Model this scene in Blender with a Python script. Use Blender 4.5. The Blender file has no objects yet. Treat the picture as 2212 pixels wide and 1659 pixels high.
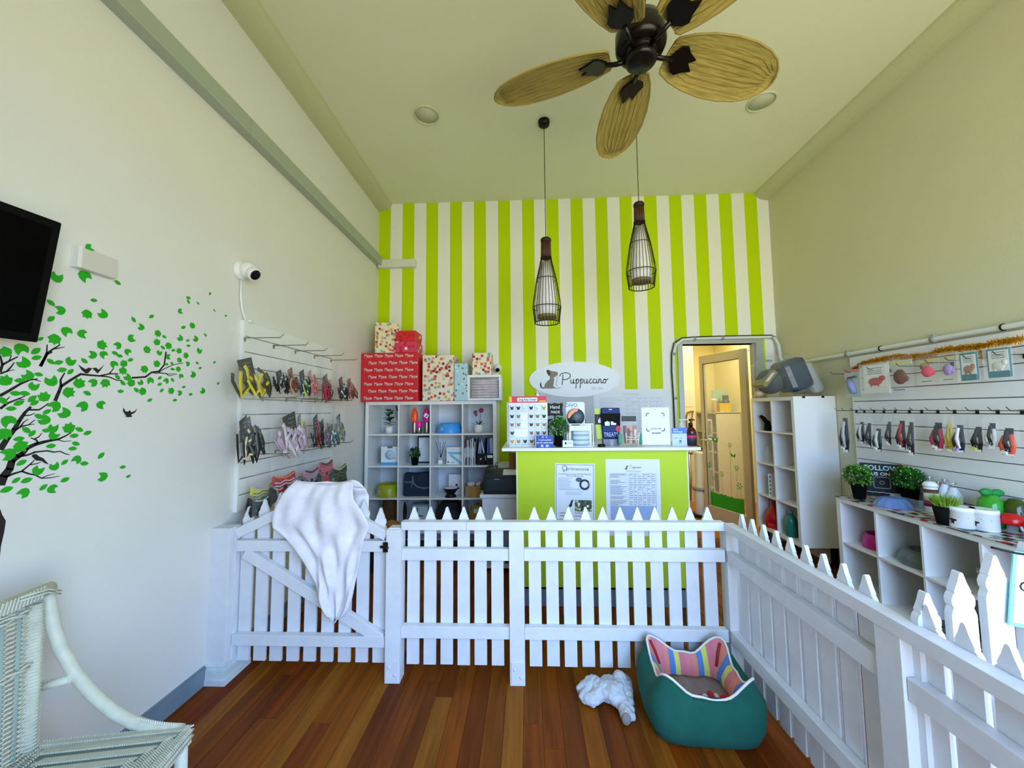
import bpy, math, random
from mathutils import Vector, Matrix
random.seed(7)
S = bpy.context.scene
COL = S.collection
PI = math.pi

# ---------------------------------------------------------------- camera, world, light, exposure
cam = bpy.data.cameras.new('camera'); camo = bpy.data.objects.new('camera', cam); COL.objects.link(camo)
cam.sensor_width = 36; cam.sensor_fit = 'HORIZONTAL'; cam.lens = 817.0 / 2212 * 36
cam.clip_start = 0.02; cam.clip_end = 60
def camera_matrix(pitch, yaw, roll, loc):
    cy, sy, cp, sp, cr, sr = math.cos(yaw), math.sin(yaw), math.cos(pitch), math.sin(pitch), math.cos(roll), math.sin(roll)
    M = Matrix(((cr,-sr,0),(sr,cr,0),(0,0,1))) @ Matrix(((1,0,0),(0,0,-1),(0,1,0))) @ Matrix(((1,0,0),(0,cp,sp),(0,-sp,cp))) @ Matrix(((cy,sy,0),(-sy,cy,0),(0,0,1)))
    R = Matrix((M[0], -M[1], -M[2])).transposed().to_4x4()
    return Matrix.Translation(loc) @ R
camo.matrix_world = camera_matrix(math.radians(3.9604), math.radians(2.20375), math.radians(-0.54014), (0, 0, 1.42))
S.camera = camo

W = bpy.data.worlds.new('sky'); S.world = W; W.use_nodes = True
nt = W.node_tree; nt.nodes.clear()
tc = nt.nodes.new('ShaderNodeTexCoord'); sx = nt.nodes.new('ShaderNodeSeparateXYZ')
rp = nt.nodes.new('ShaderNodeValToRGB'); bg = nt.nodes.new('ShaderNodeBackground'); wo = nt.nodes.new('ShaderNodeOutputWorld')
mr = nt.nodes.new('ShaderNodeMapRange'); mr.inputs[1].default_value = -1; mr.inputs[2].default_value = 1
nt.links.new(tc.outputs['Generated'], sx.inputs[0]); nt.links.new(sx.outputs[2], mr.inputs[0]); nt.links.new(mr.outputs[0], rp.inputs[0])
e = rp.color_ramp.elements
e[0].position = 0.0; e[0].color = (0.50, 0.51, 0.38, 1)
e[1].position = 0.495; e[1].color = (0.66, 0.66, 0.50, 1)
a = e.new(0.51); a.color = (0.46, 0.73, 1.22, 1)
a = e.new(1.0); a.color = (0.40, 0.66, 1.2, 1)
nt.links.new(rp.outputs[0], bg.inputs[0]); nt.links.new(bg.outputs[0], wo.inputs[0]); bg.inputs[1].default_value = 9.5

def area(name, loc, rot, sx_, sy_, power, col=(1,1,1), portal=False):
    l = bpy.data.lights.new(name, 'AREA'); l.shape = 'RECTANGLE'; l.size = sx_; l.size_y = sy_; l.energy = power; l.color = col
    if portal: l.cycles.is_portal = True
    o = bpy.data.objects.new(name, l); COL.objects.link(o); o.location = loc; o.rotation_euler = rot
    return o
area('shopfront_portal', (1.40, -0.62, 1.45), (PI/2, 0, 0), 2.5, 2.6, 10, portal=True)
area('back_room_ceiling_light', (2.7, 5.4, 2.72), (0, 0, 0), 1.0, 1.6, 34, (1.0, 0.95, 0.80))
S.view_settings.view_transform = 'Standard'; S.view_settings.look = 'None'
S.view_settings.exposure = 0.14; S.view_settings.gamma = 1.0; S.view_settings.use_curve_mapping = False

# ---------------------------------------------------------------- materials
def lin(c):
    return tuple(((v/12.92) if v <= .04045 else ((v+.055)/1.055)**2.4) for v in c)
def hx(h):
    h = h.lstrip('#'); return lin(tuple(int(h[i:i+2], 16)/255 for i in (0,2,4)))
MATS = {}
def mat(name, col='#ffffff', rough=.5, metal=0, noise=0, nscale=40, bump=0, bscale=200, alpha=1, trans=0, emit=0, coat=0, spec=None):
    if name in MATS: return MATS[name]
    m = bpy.data.materials.new(name); m.use_nodes = True; n = m.node_tree.nodes; L = m.node_tree.links
    b = n['Principled BSDF']; c = hx(col)
    b.inputs['Base Color'].default_value = (*c, 1); b.inputs['Roughness'].default_value = rough; b.inputs['Metallic'].default_value = metal
    b.inputs['Alpha'].default_value = alpha; b.inputs['Transmission Weight'].default_value = trans; b.inputs['Coat Weight'].default_value = coat
    if spec is not None: b.inputs['Specular IOR Level'].default_value = spec
    if emit: b.inputs['Emission Color'].default_value = (*c, 1); b.inputs['Emission Strength'].default_value = emit
    if noise or bump:
        t = n.new('ShaderNodeTexCoord')
    if noise:
        x = n.new('ShaderNodeTexNoise'); x.inputs['Scale'].default_value = nscale; x.inputs['Detail'].default_value = 3
        r = n.new('ShaderNodeValToRGB'); r.color_ramp.elements[0].position = .3; r.color_ramp.elements[1].position = .7
        r.color_ramp.elements[0].color = (*[v*(1-noise) for v in c], 1); r.color_ramp.elements[1].color = (*[min(1, v*(1+noise*.5)) for v in c], 1)
        L.new(t.outputs['Object'], x.inputs[0]); L.new(x.outputs[0], r.inputs[0]); L.new(r.outputs[0], b.inputs['Base Color'])
    if bump:
        y = n.new('ShaderNodeTexNoise'); y.inputs['Scale'].default_value = bscale; y.inputs['Detail'].default_value = 2
        u = n.new('ShaderNodeBump'); u.inputs['Strength'].default_value = bump; u.inputs['Distance'].default_value = .004
        L.new(t.outputs['Object'], y.inputs[0]); L.new(y.outputs[0], u.inputs['Height']); L.new(u.outputs[0], b.inputs['Normal'])
    MATS[name] = m; return m
def voro(name, base, cols, scale=40, size=.32, rough=.5, stretch=(1,1,1), cover=.8):
    m = bpy.data.materials.new(name); m.use_nodes = True; n = m.node_tree.nodes; L = m.node_tree.links; b = n['Principled BSDF']
    b.inputs['Roughness'].default_value = rough
    t = n.new('ShaderNodeTexCoord'); mp = n.new('ShaderNodeMapping'); mp.inputs['Scale'].default_value = stretch
    v = n.new('ShaderNodeTexVoronoi'); v.inputs['Scale'].default_value = scale; v.distance = 'CHEBYCHEV'
    L.new(t.outputs['Object'], mp.inputs[0]); L.new(mp.outputs[0], v.inputs['Vector'])
    lt = n.new('ShaderNodeMath'); lt.operation = 'LESS_THAN'; lt.inputs[1].default_value = size; L.new(v.outputs['Distance'], lt.inputs[0])
    s = n.new('ShaderNodeSeparateColor'); L.new(v.outputs['Color'], s.inputs[0])
    g = n.new('ShaderNodeMath'); g.operation = 'LESS_THAN'; g.inputs[1].default_value = cover; L.new(s.outputs[1], g.inputs[0])
    mu = n.new('ShaderNodeMath'); mu.operation = 'MULTIPLY'; L.new(lt.outputs[0], mu.inputs[0]); L.new(g.outputs[0], mu.inputs[1])
    r = n.new('ShaderNodeValToRGB'); r.color_ramp.interpolation = 'CONSTANT'
    r.color_ramp.elements[0].color = (*hx(cols[0]), 1); r.color_ramp.elements[1].position = 1/len(cols); r.color_ramp.elements[1].color = (*hx(cols[1]), 1)
    for i in range(2, len(cols)):
        q = r.color_ramp.elements.new(i/len(cols)); q.color = (*hx(cols[i]), 1)
    L.new(s.outputs[0], r.inputs[0])
    mx = n.new('ShaderNodeMix'); mx.data_type = 'RGBA'; mx.inputs[6].default_value = (*hx(base), 1); L.new(mu.outputs[0], mx.inputs[0]); L.new(r.outputs[0], mx.inputs[7])
    L.new(mx.outputs[2], b.inputs['Base Color']); MATS[name] = m; return m
def stripes(name, axis, period, phase, c1, c2, rough=.6, duty=.5, bump=.15):
    m = bpy.data.materials.new(name); m.use_nodes = True; n = m.node_tree.nodes; L = m.node_tree.links; b = n['Principled BSDF']
    b.inputs['Roughness'].default_value = rough; b.inputs['Specular IOR Level'].default_value = .15
    t = n.new('ShaderNodeTexCoord'); s = n.new('ShaderNodeSeparateXYZ'); L.new(t.outputs['Object'], s.inputs[0])
    a = n.new('ShaderNodeMath'); a.operation = 'ADD'; a.inputs[1].default_value = -phase; L.new(s.outputs[axis], a.inputs[0])
    d = n.new('ShaderNodeMath'); d.operation = 'DIVIDE'; d.inputs[1].default_value = period; L.new(a.outputs[0], d.inputs[0])
    f = n.new('ShaderNodeMath'); f.operation = 'FRACT'; L.new(d.outputs[0], f.inputs[0])
    g = n.new('ShaderNodeMath'); g.operation = 'LESS_THAN'; g.inputs[1].default_value = duty; L.new(f.outputs[0], g.inputs[0])
    mx = n.new('ShaderNodeMix'); mx.data_type = 'RGBA'; mx.inputs[6].default_value = (*hx(c2), 1); mx.inputs[7].default_value = (*hx(c1), 1)
    L.new(g.outputs[0], mx.inputs[0]); L.new(mx.outputs[2], b.inputs['Base Color'])
    if bump:
        y = n.new('ShaderNodeTexNoise'); y.inputs['Scale'].default_value = 150; u = n.new('ShaderNodeBump'); u.inputs['Strength'].default_value = bump; u.inputs['Distance'].default_value = .003
        L.new(t.outputs['Object'], y.inputs[0]); L.new(y.outputs[0], u.inputs['Height']); L.new(u.outputs[0], b.inputs['Normal'])
    MATS[name] = m; return m
def multistripe(name, axis, period, cols, rough=.9):
    m = bpy.data.materials.new(name); m.use_nodes = True; n = m.node_tree.nodes; L = m.node_tree.links; b = n['Principled BSDF']
    b.inputs['Roughness'].default_value = rough
    t = n.new('ShaderNodeTexCoord'); s = n.new('ShaderNodeSeparateXYZ'); L.new(t.outputs['Object'], s.inputs[0])
    d = n.new('ShaderNodeMath'); d.operation = 'DIVIDE'; d.inputs[1].default_value = period; L.new(s.outputs[axis], d.inputs[0])
    f = n.new('ShaderNodeMath'); f.operation = 'FRACT'; L.new(d.outputs[0], f.inputs[0])
    r = n.new('ShaderNodeValToRGB'); r.color_ramp.interpolation = 'CONSTANT'
    tot = sum(w for _, w in cols); acc = 0
    for i, (c, w) in enumerate(cols):
        q = r.color_ramp.elements[i] if i < 2 else r.color_ramp.elements.new(min(.999, acc/tot))
        q.position = acc/tot; q.color = (*hx(c), 1); acc += w
    L.new(f.outputs[0], r.inputs[0]); L.new(r.outputs[0], b.inputs['Base Color']); MATS[name] = m; return m
def wood(name, cols, axis=1, fine=1.0, rough=.35):
    m = bpy.data.materials.new(name); m.use_nodes = True; n = m.node_tree.nodes; L = m.node_tree.links; b = n['Principled BSDF']
    t = n.new('ShaderNodeTexCoord'); oi = n.new('ShaderNodeObjectInfo'); mp = n.new('ShaderNodeMapping')
    sc = [28*fine]*3; sc[axis] = 1.6*fine; mp.inputs['Scale'].default_value = sc
    ad = n.new('ShaderNodeVectorMath'); ad.operation = 'ADD'; mu = n.new('ShaderNodeMath'); mu.operation = 'MULTIPLY'; mu.inputs[1].default_value = 37
    L.new(oi.outputs['Random'], mu.inputs[0]); L.new(t.outputs['Object'], mp.inputs[0]); L.new(mp.outputs[0], ad.inputs[0]); L.new(mu.outputs[0], ad.inputs[1])
    x = n.new('ShaderNodeTexNoise'); x.inputs['Scale'].default_value = 1; x.inputs['Detail'].default_value = 4; x.inputs['Distortion'].default_value = .6; L.new(ad.outputs[0], x.inputs[0])
    r = n.new('ShaderNodeValToRGB'); k = len(cols)
    for i, c in enumerate(cols):
        q = r.color_ramp.elements[i] if i < 2 else r.color_ramp.elements.new(.99)
        q.position = i/(k-1); q.color = (*hx(c), 1)
    L.new(oi.outputs['Random'], r.inputs[0])
    mr = n.new('ShaderNodeMapRange'); mr.inputs[1].default_value = .3; mr.inputs[2].default_value = .7; mr.inputs[3].default_value = .62; mr.inputs[4].default_value = 1.25
    L.new(x.outputs[0], mr.inputs[0])
    mx = n.new('ShaderNodeVectorMath'); mx.operation = 'SCALE'; L.new(r.outputs[0], mx.inputs[0]); L.new(mr.outputs[0], mx.inputs['Scale'])
    L.new(mx.outputs[0], b.inputs['Base Color']); b.inputs['Roughness'].default_value = rough; b.inputs['Specular IOR Level'].default_value = .12
    u = n.new('ShaderNodeBump'); u.inputs['Strength'].default_value = .08; u.inputs['Distance'].default_value = .002; L.new(x.outputs[0], u.inputs['Height']); L.new(u.outputs[0], b.inputs['Normal'])
    MATS[name] = m; return m

# ---------------------------------------------------------------- mesh helpers
class MB:
    def __init__(s): s.v = []; s.f = []; s.mi = []; s.sm = []
    def add(s, vs, fs, mi=0, smooth=False):
        o = len(s.v); s.v += [tuple(v) for v in vs]
        for f in fs: s.f.append([i+o for i in f]); s.mi.append(mi); s.sm.append(smooth)
        return s
    def box(s, x0, y0, z0, x1, y1, z1, mi=0):
        return s.add([(x0,y0,z0),(x1,y0,z0),(x1,y1,z0),(x0,y1,z0),(x0,y0,z1),(x1,y0,z1),(x1,y1,z1),(x0,y1,z1)],
                     [(0,3,2,1),(4,5,6,7),(0,1,5,4),(1,2,6,5),(2,3,7,6),(3,0,4,7)], mi)
    def obox(s, c, ax, h, mi=0):
        c = Vector(c); A = [Vector(a).normalized()*k for a, k in zip(ax, h)]
        vs = [c + A[0]*i + A[1]*j + A[2]*k for k in (-1,1) for i, j in ((-1,-1),(1,-1),(1,1),(-1,1))]
        return s.add(vs, [(0,3,2,1),(4,5,6,7),(0,1,5,4),(1,2,6,5),(2,3,7,6),(3,0,4,7)], mi)
    def bar(s, a, b, w, t, up=(0,0,1), mi=0):
        a = Vector(a); b = Vector(b); d = b-a; x = d.normalized(); y = Vector(up).cross(x)
        if y.length < 1e-5: y = Vector((1,0,0)).cross(x)
        y.normalize(); z = x.cross(y)
        return s.obox((a+b)/2, (x, y, z), (d.length/2, t/2, w/2), mi)
    def prism(s, poly, axis, a, b, mi=0, smooth=False):
        n = len(poly)
        def P(u, w, h): return {'x': (h,u,w), 'y': (u,h,w), 'z': (u,w,h)}[axis]
        vs = [P(u, w, a) for u, w in poly] + [P(u, w, b) for u, w in poly]
        s.add(vs, [tuple(range(n))[::-1], tuple(range(n, 2*n))], mi)
        o = len(s.v) - 2*n
        for i in range(n):
            j = (i+1) % n; s.f.append([o+i, o+j, o+n+j, o+n+i]); s.mi.append(mi); s.sm.append(smooth)
        return s
    def tube(s, pts, r, n=8, mi=0, flat=None, closed=False, up=None):
        P = [Vector(p) for p in pts]; k = len(P)
        R = r if isinstance(r, (list, tuple)) else [r]*k
        o = len(s.v); prev = None
        for i, p in enumerate(P):
            if closed: d = P[(i+1) % k] - P[i-1]
            else: d = P[min(i+1, k-1)] - P[max(i-1, 0)]
            if d.length < 1e-9: d = Vector((0,0,1))
            d.normalize()
            if prev is None:
                u = Vector(up) if up else (Vector((0,0,1)) if abs(d.z) < .9 else Vector((1,0,0)))
            else: u = prev
            u = (u - d*u.dot(d))
            if u.length < 1e-6: u = d.orthogonal()
            u.normalize(); w = d.cross(u); prev = u
            for j in range(n):
                a = 2*PI*j/n; f = flat if flat else 1
                s.v.append(tuple(p + u*math.cos(a)*R[i] + w*math.sin(a)*R[i]*f))
        m = k if closed else k-1
        for i in range(m):
            for j in range(n):
                a = o+i*n+j; b = o+i*n+(j+1) % n; c = o+((i+1) % k)*n+(j+1) % n; d_ = o+((i+1) % k)*n+j
                s.f.append([a, b, c, d_]); s.mi.append(mi); s.sm.append(n > 4)
        if not closed:
            s.f.append(list(range(o, o+n))[::-1]); s.mi.append(mi); s.sm.append(False)
            s.f.append(list(range(o+(k-1)*n, o+k*n))); s.mi.append(mi); s.sm.append(False)
        return s
    def ribbon(s, pts, w, t, nrm, n=6, mi=0):
        return s.tube(pts, t, n, mi, flat=w/t, up=nrm)
    def lathe(s, prof, c=(0,0,0), n=24, mi=0, sx=1, sy=1, ripple=None, smooth=True):
        o = len(s.v); k = len(prof)
        for i, (r, z) in enumerate(prof):
            for j in range(n):
                a = 2*PI*j/n; q = r*(1+(ripple(a, i) if ripple else 0))
                s.v.append((c[0]+q*sx*math.cos(a), c[1]+q*sy*math.sin(a), c[2]+z))
        for i in range(k-1):
            for j in range(n):
                s.f.append([o+i*n+j, o+i*n+(j+1) % n, o+(i+1)*n+(j+1) % n, o+(i+1)*n+j]); s.mi.append(mi); s.sm.append(smooth)
        if prof[0][0] > 1e-6: s.f.append(list(range(o, o+n))[::-1]); s.mi.append(mi); s.sm.append(False)
        if prof[-1][0] > 1e-6: s.f.append(list(range(o+(k-1)*n, o+k*n))); s.mi.append(mi); s.sm.append(False)
        return s
    def ell(s, c, r, n=16, m=10, mi=0, lump=0, rnd=None):
        if not isinstance(r, (tuple, list)): r = (r,r,r)
        o = len(s.v); rg = rnd or random
        for i in range(m+1):
            t = PI*i/m
            for j in range(n):
                a = 2*PI*j/n; q = 1 + (rg.uniform(-lump, lump) if lump and 0 < i < m else 0)
                s.v.append((c[0]+r[0]*q*math.sin(t)*math.cos(a), c[1]+r[1]*q*math.sin(t)*math.sin(a), c[2]+r[2]*q*math.cos(t)))
        for i in range(m):
            for j in range(n):
                s.f.append([o+i*n+j, o+(i+1)*n+j, o+(i+1)*n+(j+1) % n, o+i*n+(j+1) % n]); s.mi.append(mi); s.sm.append(True)
        return s
    def xf(s, M, start=0):
        s.v[start:] = [tuple(M @ Vector(v)) for v in s.v[start:]]; return s
    def mesh(s, name, mats):
        me = bpy.data.meshes.new(name); me.from_pydata(s.v, [], s.f)
        if not isinstance(mats, (list, tuple)): mats = [mats]
        for m in mats: me.materials.append(m)
        me.polygons.foreach_set('material_index', s.mi); me.polygons.foreach_set('use_smooth', s.sm); me.update()
        return me
def link(name, me, parent=None, loc=None):
    o = bpy.data.objects.new(name, me); COL.objects.link(o)
    if parent: o.parent = parent
    if loc: o.location = loc
    return o
def wloc(o):
    p = Vector((0,0,0))
    while o: p = p + o.location; o = o.parent
    return p
def part(name, mb, m, parent, world=False, label=None, bevel=0, stuff=False):
    if world:
        w = wloc(parent); mb.v = [(v[0]-w.x, v[1]-w.y, v[2]-w.z) for v in mb.v]
    o = link(name, mb.mesh(name, m), parent)
    if label: o['label'] = label
    if stuff: o['kind'] = 'stuff'
    if bevel: bev(o, bevel)
    return o
def bev(o, w, seg=2):
    b = o.modifiers.new('bevel', 'BEVEL'); b.width = w; b.segments = seg; b.limit_method = 'ANGLE'; b.angle_limit = .6
def tag(o, label, cat, group=None, kind=None):
    if label: o['label'] = label
    if cat: o['category'] = cat
    if group: o['group'] = group
    if kind: o['kind'] = kind
    return o
def thing(name, label, cat, loc=(0,0,0), rz=0, group=None):
    o = bpy.data.objects.new(name, None); COL.objects.link(o); o.location = loc; o.rotation_euler = (0,0,rz); o.empty_display_size = .05
    return tag(o, label, cat, group)
def solo(name, mb, m, label, cat, group=None, bevel=0, kind=None):
    xs = [v[0] for v in mb.v]; ys = [v[1] for v in mb.v]; z0 = min(v[2] for v in mb.v)
    c = ((min(xs)+max(xs))/2, (min(ys)+max(ys))/2, z0)
    mb.v = [(v[0]-c[0], v[1]-c[1], v[2]-c[2]) for v in mb.v]
    o = link(name, mb.mesh(name, m), None, c)
    if bevel: bev(o, bevel)
    return tag(o, label, cat, group, kind)
def struct(name, mb, m, bevel=0):
    o = link(name, mb.mesh(name, m)); o['kind'] = 'structure'
    if bevel: bev(o, bevel)
    return o
def dup(o, loc=None, parent=None, label=None, **kw):
    c = o.copy(); COL.objects.link(c)
    if parent: c.parent = parent
    if loc: c.location = loc
    if label: c['label'] = label
    for ch in o.children: dup(ch, parent=c)
    return c
def text(s, size, M, m, parent, name='lettering', depth=.0006, shear=0, align='CENTER', bold=0, sx=1.0, label=None):
    cu = bpy.data.curves.new('t', 'FONT'); cu.body = s; cu.size = size; cu.extrude = depth; cu.shear = shear; cu.align_x = align; cu.align_y = 'CENTER'; cu.offset = bold; cu.resolution_u = 2
    to = bpy.data.objects.new('t', cu); COL.objects.link(to)
    dg = bpy.context.evaluated_depsgraph_get(); me = bpy.data.meshes.new_from_object(to.evaluated_get(dg))
    bpy.data.objects.remove(to); bpy.data.curves.remove(cu)
    me.transform(M @ Matrix.Diagonal((sx, 1, 1, 1))); me.materials.clear(); me.materials.append(m); me.name = name
    o = link(name, me, parent)
    if label: o['label'] = label
    return o
def FY(x, y, z):   # frame for text on a surface that faces the street (-y)
    return Matrix.Translation((x, y, z)) @ Matrix.Rotation(PI/2, 4, 'X')
def FX(x, y, z):   # on a surface that faces -x
    return Matrix.Translation((x, y, z)) @ Matrix.Rotation(-PI/2, 4, 'Z') @ Matrix.Rotation(PI/2, 4, 'X')
def lines(mb, x0, x1, z0, z1, n, y, h=.0022, rag=.35, rnd=None, mi=0, align='l'):
    rg = rnd or random
    for i in range(n):
        z = z0 + (z1-z0)*i/max(1, n-1); w = (x1-x0)*(1-rg.random()*rag); a = x0 if align == 'l' else (x0+x1-w)/2
        mb.box(a, y-.0006, z-h/2, a+w, y, z+h/2, mi)

white_paint = mat('white_paint', '#e2e3e6', .5, noise=.05, nscale=14, bump=.12, bscale=60)
white_lam = mat('white_laminate', '#efefec', .4)
white_pl = mat('white_plastic', '#f2f2f0', .35)
cream = mat('cream_wall_paint', '#e8e6df', .7, noise=.02, nscale=2.5, bump=.12, bscale=120)
ceilm = mat('ceiling_paint', '#e6e5c8', .8, bump=.1, bscale=120)
corn = mat('cornice_shaded_paint', '#c6c79e', .7)  # cornice shadow line put into the colour, darker than the ceiling
grey_sk = mat('grey_skirting_paint', '#7d8f9c', .5, noise=.1, nscale=8)
black = mat('black_plastic', '#09090b', .4, spec=.25)
blackm = mat('black_matte', '#0d0d0d', .8, spec=.15)
dark = mat('dark_metal', '#2b2b2b', .35, .8)
chrome = mat('chrome', '#c9c9c9', .2, 1)
brass = mat('hook_steel', '#9a9270', .35, .9)
paper = mat('white_paper', '#eef2f8', .7)
ink = mat('print_ink', '#5a6675', .8)
inkb = mat('black_ink', '#15151a', .7)
green_p = mat('lime_paint', '#c4dc34', .5, spec=.2)
clearb = mat('clear_bag_plastic', '#f4f7f5', .12, alpha=.065)
clearp = mat('clear_hard_plastic', '#e6f2f2', .08, alpha=.13)
leafm = mat('leaf_sticker_green', '#1fae12', .55, noise=.12, nscale=30)
barkm = mat('branch_sticker_dark', '#181014', .6)
# ---------------------------------------------------------------- setting
XL, XR, YB, ZC = -1.715, 2.766, 4.25, 3.86
YF = -0.70
floor_base = struct('floor', MB().box(-1.9, -1.0, -.08, 3.6, 7.4, -.006), mat('floor_gap_dark', '#1c0d05', .7))
fw = wood('red_hardwood', ['#642a05', '#834610', '#783006', '#8c4c0c', '#6c3408', '#84400a', '#935816', '#723606'], 1, rough=.5)
rg = random.Random(3)
nx = 0; x = XL + .01
while x < XR - .005:
    w = .088; y = -.65 + rg.uniform(-.6, 0)
    while y < YB + .05:
        l = rg.uniform(.95, 2.1); y1 = min(y+l, YB+.08); y0 = max(y, -.65)
        if y1 - y0 > .05:
            dz = rg.uniform(-.0006, .0006)
            o = part('floorboard', MB().box(x+.0007, y0+.0007, -.012, min(x+w, XR)-.0007, y1-.0007, dz), fw, floor_base); nx += 1
        y += l
    x += w
print('boards', nx)
bw = wood('honey_hardwood', ['#a8631c', '#b8742a', '#9b5518'], 1)
x = 1.5
struct('floor_back_room', MB().box(1.2, YB+.08, -.01, 3.5, 7.4, .001), bw)

struct('wall_left', MB().box(XL-.1, YF, 0, XL, YB+.12, 4.0), cream)
struct('wall_right', MB().box(XR, YF, 0, XR+.1, YB, 4.0), mat('cream_wall_paint_dimmed', '#d3cfae', .7, noise=.02, nscale=2.5, bump=.12, bscale=120))  # darker copy of the cream: this wall's dimmer light put into the colour
stripe_m = stripes('lime_and_white_striped_paint', 0, .2807, -1.713, '#c2de08', '#f3f3ec')
DX0, DX1, DZ = 1.70, 2.565, 2.135
wb = MB().box(XL, YB, 0, DX0, YB+.12, 4.0).box(DX0, YB, DZ, DX1, YB+.12, 4.0).box(DX1, YB, 0, XR+.1, YB+.12, 4.0)
struct('wall_back', wb, stripe_m)
struct('ceiling', MB().box(XL-.1, YF-.1, ZC, XR+.1, YB+.12, ZC+.1), ceilm)
# shopfront behind the camera: glazing between solid side piers and an unseen header added to hold back high sky
struct('wall_front', MB().box(XL-.1, YF-.1, 2.75, XR+.1, YF, 4.0).box(XL-.1, YF-.1, 0, .15, YF, 2.75).box(XR-.12, YF-.1, 0, XR+.1, YF, 2.75).box(XL, YF-.1, 0, XR, YF, .12), cream)
# cornices: a cove profile
def cove(name, x, s):
    pts = [(0, 0)] + [(.0 + .155*math.sin(t*PI/2/6), -.09*math.cos(t*PI/2/6)) for t in range(7)]
    mb = MB(); mb.prism([(x+s*a, ZC+b) for a, b in pts], 'y', YF, YB); return struct(name, mb, corn)
cove('trim_1', XL, 1); cove('trim_2', XR, -1)
mb = MB().box(XL, 0.9, 0, XL+.016, 2.02, .088).box(XL, 0.9, .088, XL+.010, 2.02, .094)
mb.box(XL, 2.2, 0, XL+.016, YB, .088)
struct('baseboard_left', mb, grey_sk)
struct('baseboard_right', MB().box(XR-.016, YF, 0, XR, YB, .09), white_paint)
struct('baseboard_back', MB().box(XL+.02, YB-.016, 0, DX0-.05, YB, .09), white_paint)

# door frame and the open glazed door leaf
alu = mat('champagne_aluminium', '#c2b79c', .45, .2); alul = mat('grey_aluminium_frame', '#b4b9b4', .4, .3)
mb = MB()
mb.box(DX0-.02, YB-.02, 0, DX0+.035, YB+.11, DZ+.045).box(DX1-.03, YB-.02, 0, DX1+.02, YB+.11, DZ+.045).box(DX0+.035, YB-.02, DZ, DX1-.03, YB+.11, DZ+.045)
mb.box(DX1-.045, YB+.02, 0, DX1-.03, YB+.06, DZ).box(DX1+.02, YB-.012, 0, DX1+.045, YB, DZ+.045).box(DX0-.03, YB-.012, DZ+.045, DX1+.045, YB, DZ+.07)
struct('trim_3', mb, alul)
dr = bpy.data.objects.new('door_1', None); COL.objects.link(dr); dr['kind'] = 'structure'
hx0, hy0 = 2.505, YB+.13; hx1, hy1 = 2.285, 5.04
dr.location = (hx0, hy0, 0); ang = math.atan2(hy1-hy0, hx1-hx0); dr.rotation_euler = (0,0,ang); DL = math.hypot(hx1-hx0, hy1-hy0)
part('door_frame', MB().box(0,-.02,.015,.085,.02,2.10).box(DL-.065,-.02,.015,DL,.02,2.10).box(.085,-.02,1.99,DL-.065,.02,2.10).box(.085,-.02,.015,DL-.065,.02,.20), alu, dr, bevel=.002)
part('door_pane', MB().box(.085,-.004,.20,DL-.065,.004,1.99), mat('door_glass', '#f4f8f0', .03, alpha=.12), dr)
part('weather_strip', MB().box(DL-.072,.021,.2,DL-.064,.024,2.0).box(.085,.021,1.985,DL-.065,.024,1.993), black, dr)
hd = MB(); hd.box(DL-.045,.02,.93,DL-.02,.03,1.10); hd.tube([(DL-.03,.03,1.02),(DL-.03,.07,1.02),(DL-.14,.07,1.015)], .009, 8)
hd.box(DL-.045,-.03,.93,DL-.02,-.02,1.10); hd.tube([(DL-.03,-.03,1.02),(DL-.03,-.07,1.02),(DL-.14,-.07,1.015)], .009, 8)
part('door_handle', hd, chrome, dr)
st = MB(); rgd = random.Random(5); pr_ = [(.12,.205)]
n = 60
for i in range(n+1):
    u = .12 + (DL-.065-.14)*i/n; pr_.append((u, .36 + rgd.uniform(0, .022)))
pr_.append((DL-.085, .205))
st.prism(pr_, 'y', .005, .0058)
part('grass_sticker', st, mat('green_sticker', '#0f9a1a', .5), dr)
fl = MB()
def flower(u, z, r):
    for k in range(6):
        a = k*PI/3; fl.prism([(u+math.cos(a-.25)*r*.3, z+math.sin(a-.25)*r*.3), (u+math.cos(a-.16)*r, z+math.sin(a-.16)*r), (u+math.cos(a+.16)*r, z+math.sin(a+.16)*r), (u+math.cos(a+.25)*r*.3, z+math.sin(a+.25)*r*.3)], 'y', .005, .0057)
    fl.bar((u, .0054, z), (u+rgd.uniform(-.02,.02), .0054, .38), .003, .0006, up=(0,1,0))
for u, z, r in ((.20,.72,.035),(.17,.52,.04),(.28,.98,.03),(.42,.62,.035),(.55,.55,.028),(.62,.70,.04)): flower(u, z, r)
for u, z, s_ in ((.50,1.02,.05),(.24,.86,.035),(.66,.96,.028)):
    fl.prism([(u,z),(u+s_,z+s_),(u+s_*.9,z),(u+s_*.5,z-s_*.5),(u,z-.01),(u-s_*.5,z-s_*.6),(u-s_*.8,z-.01),(u-s_,z+s_*.8)], 'y', .005, .0057)
part('flower_sticker', fl, MATS['green_sticker'], dr)
arm = MB(); arm.tube([(.12,-.05,2.115),(.33,-.18,2.115),(.02,-.30,2.115)], .008, 6)
part('closer_arm', arm, chrome, dr)

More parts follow.
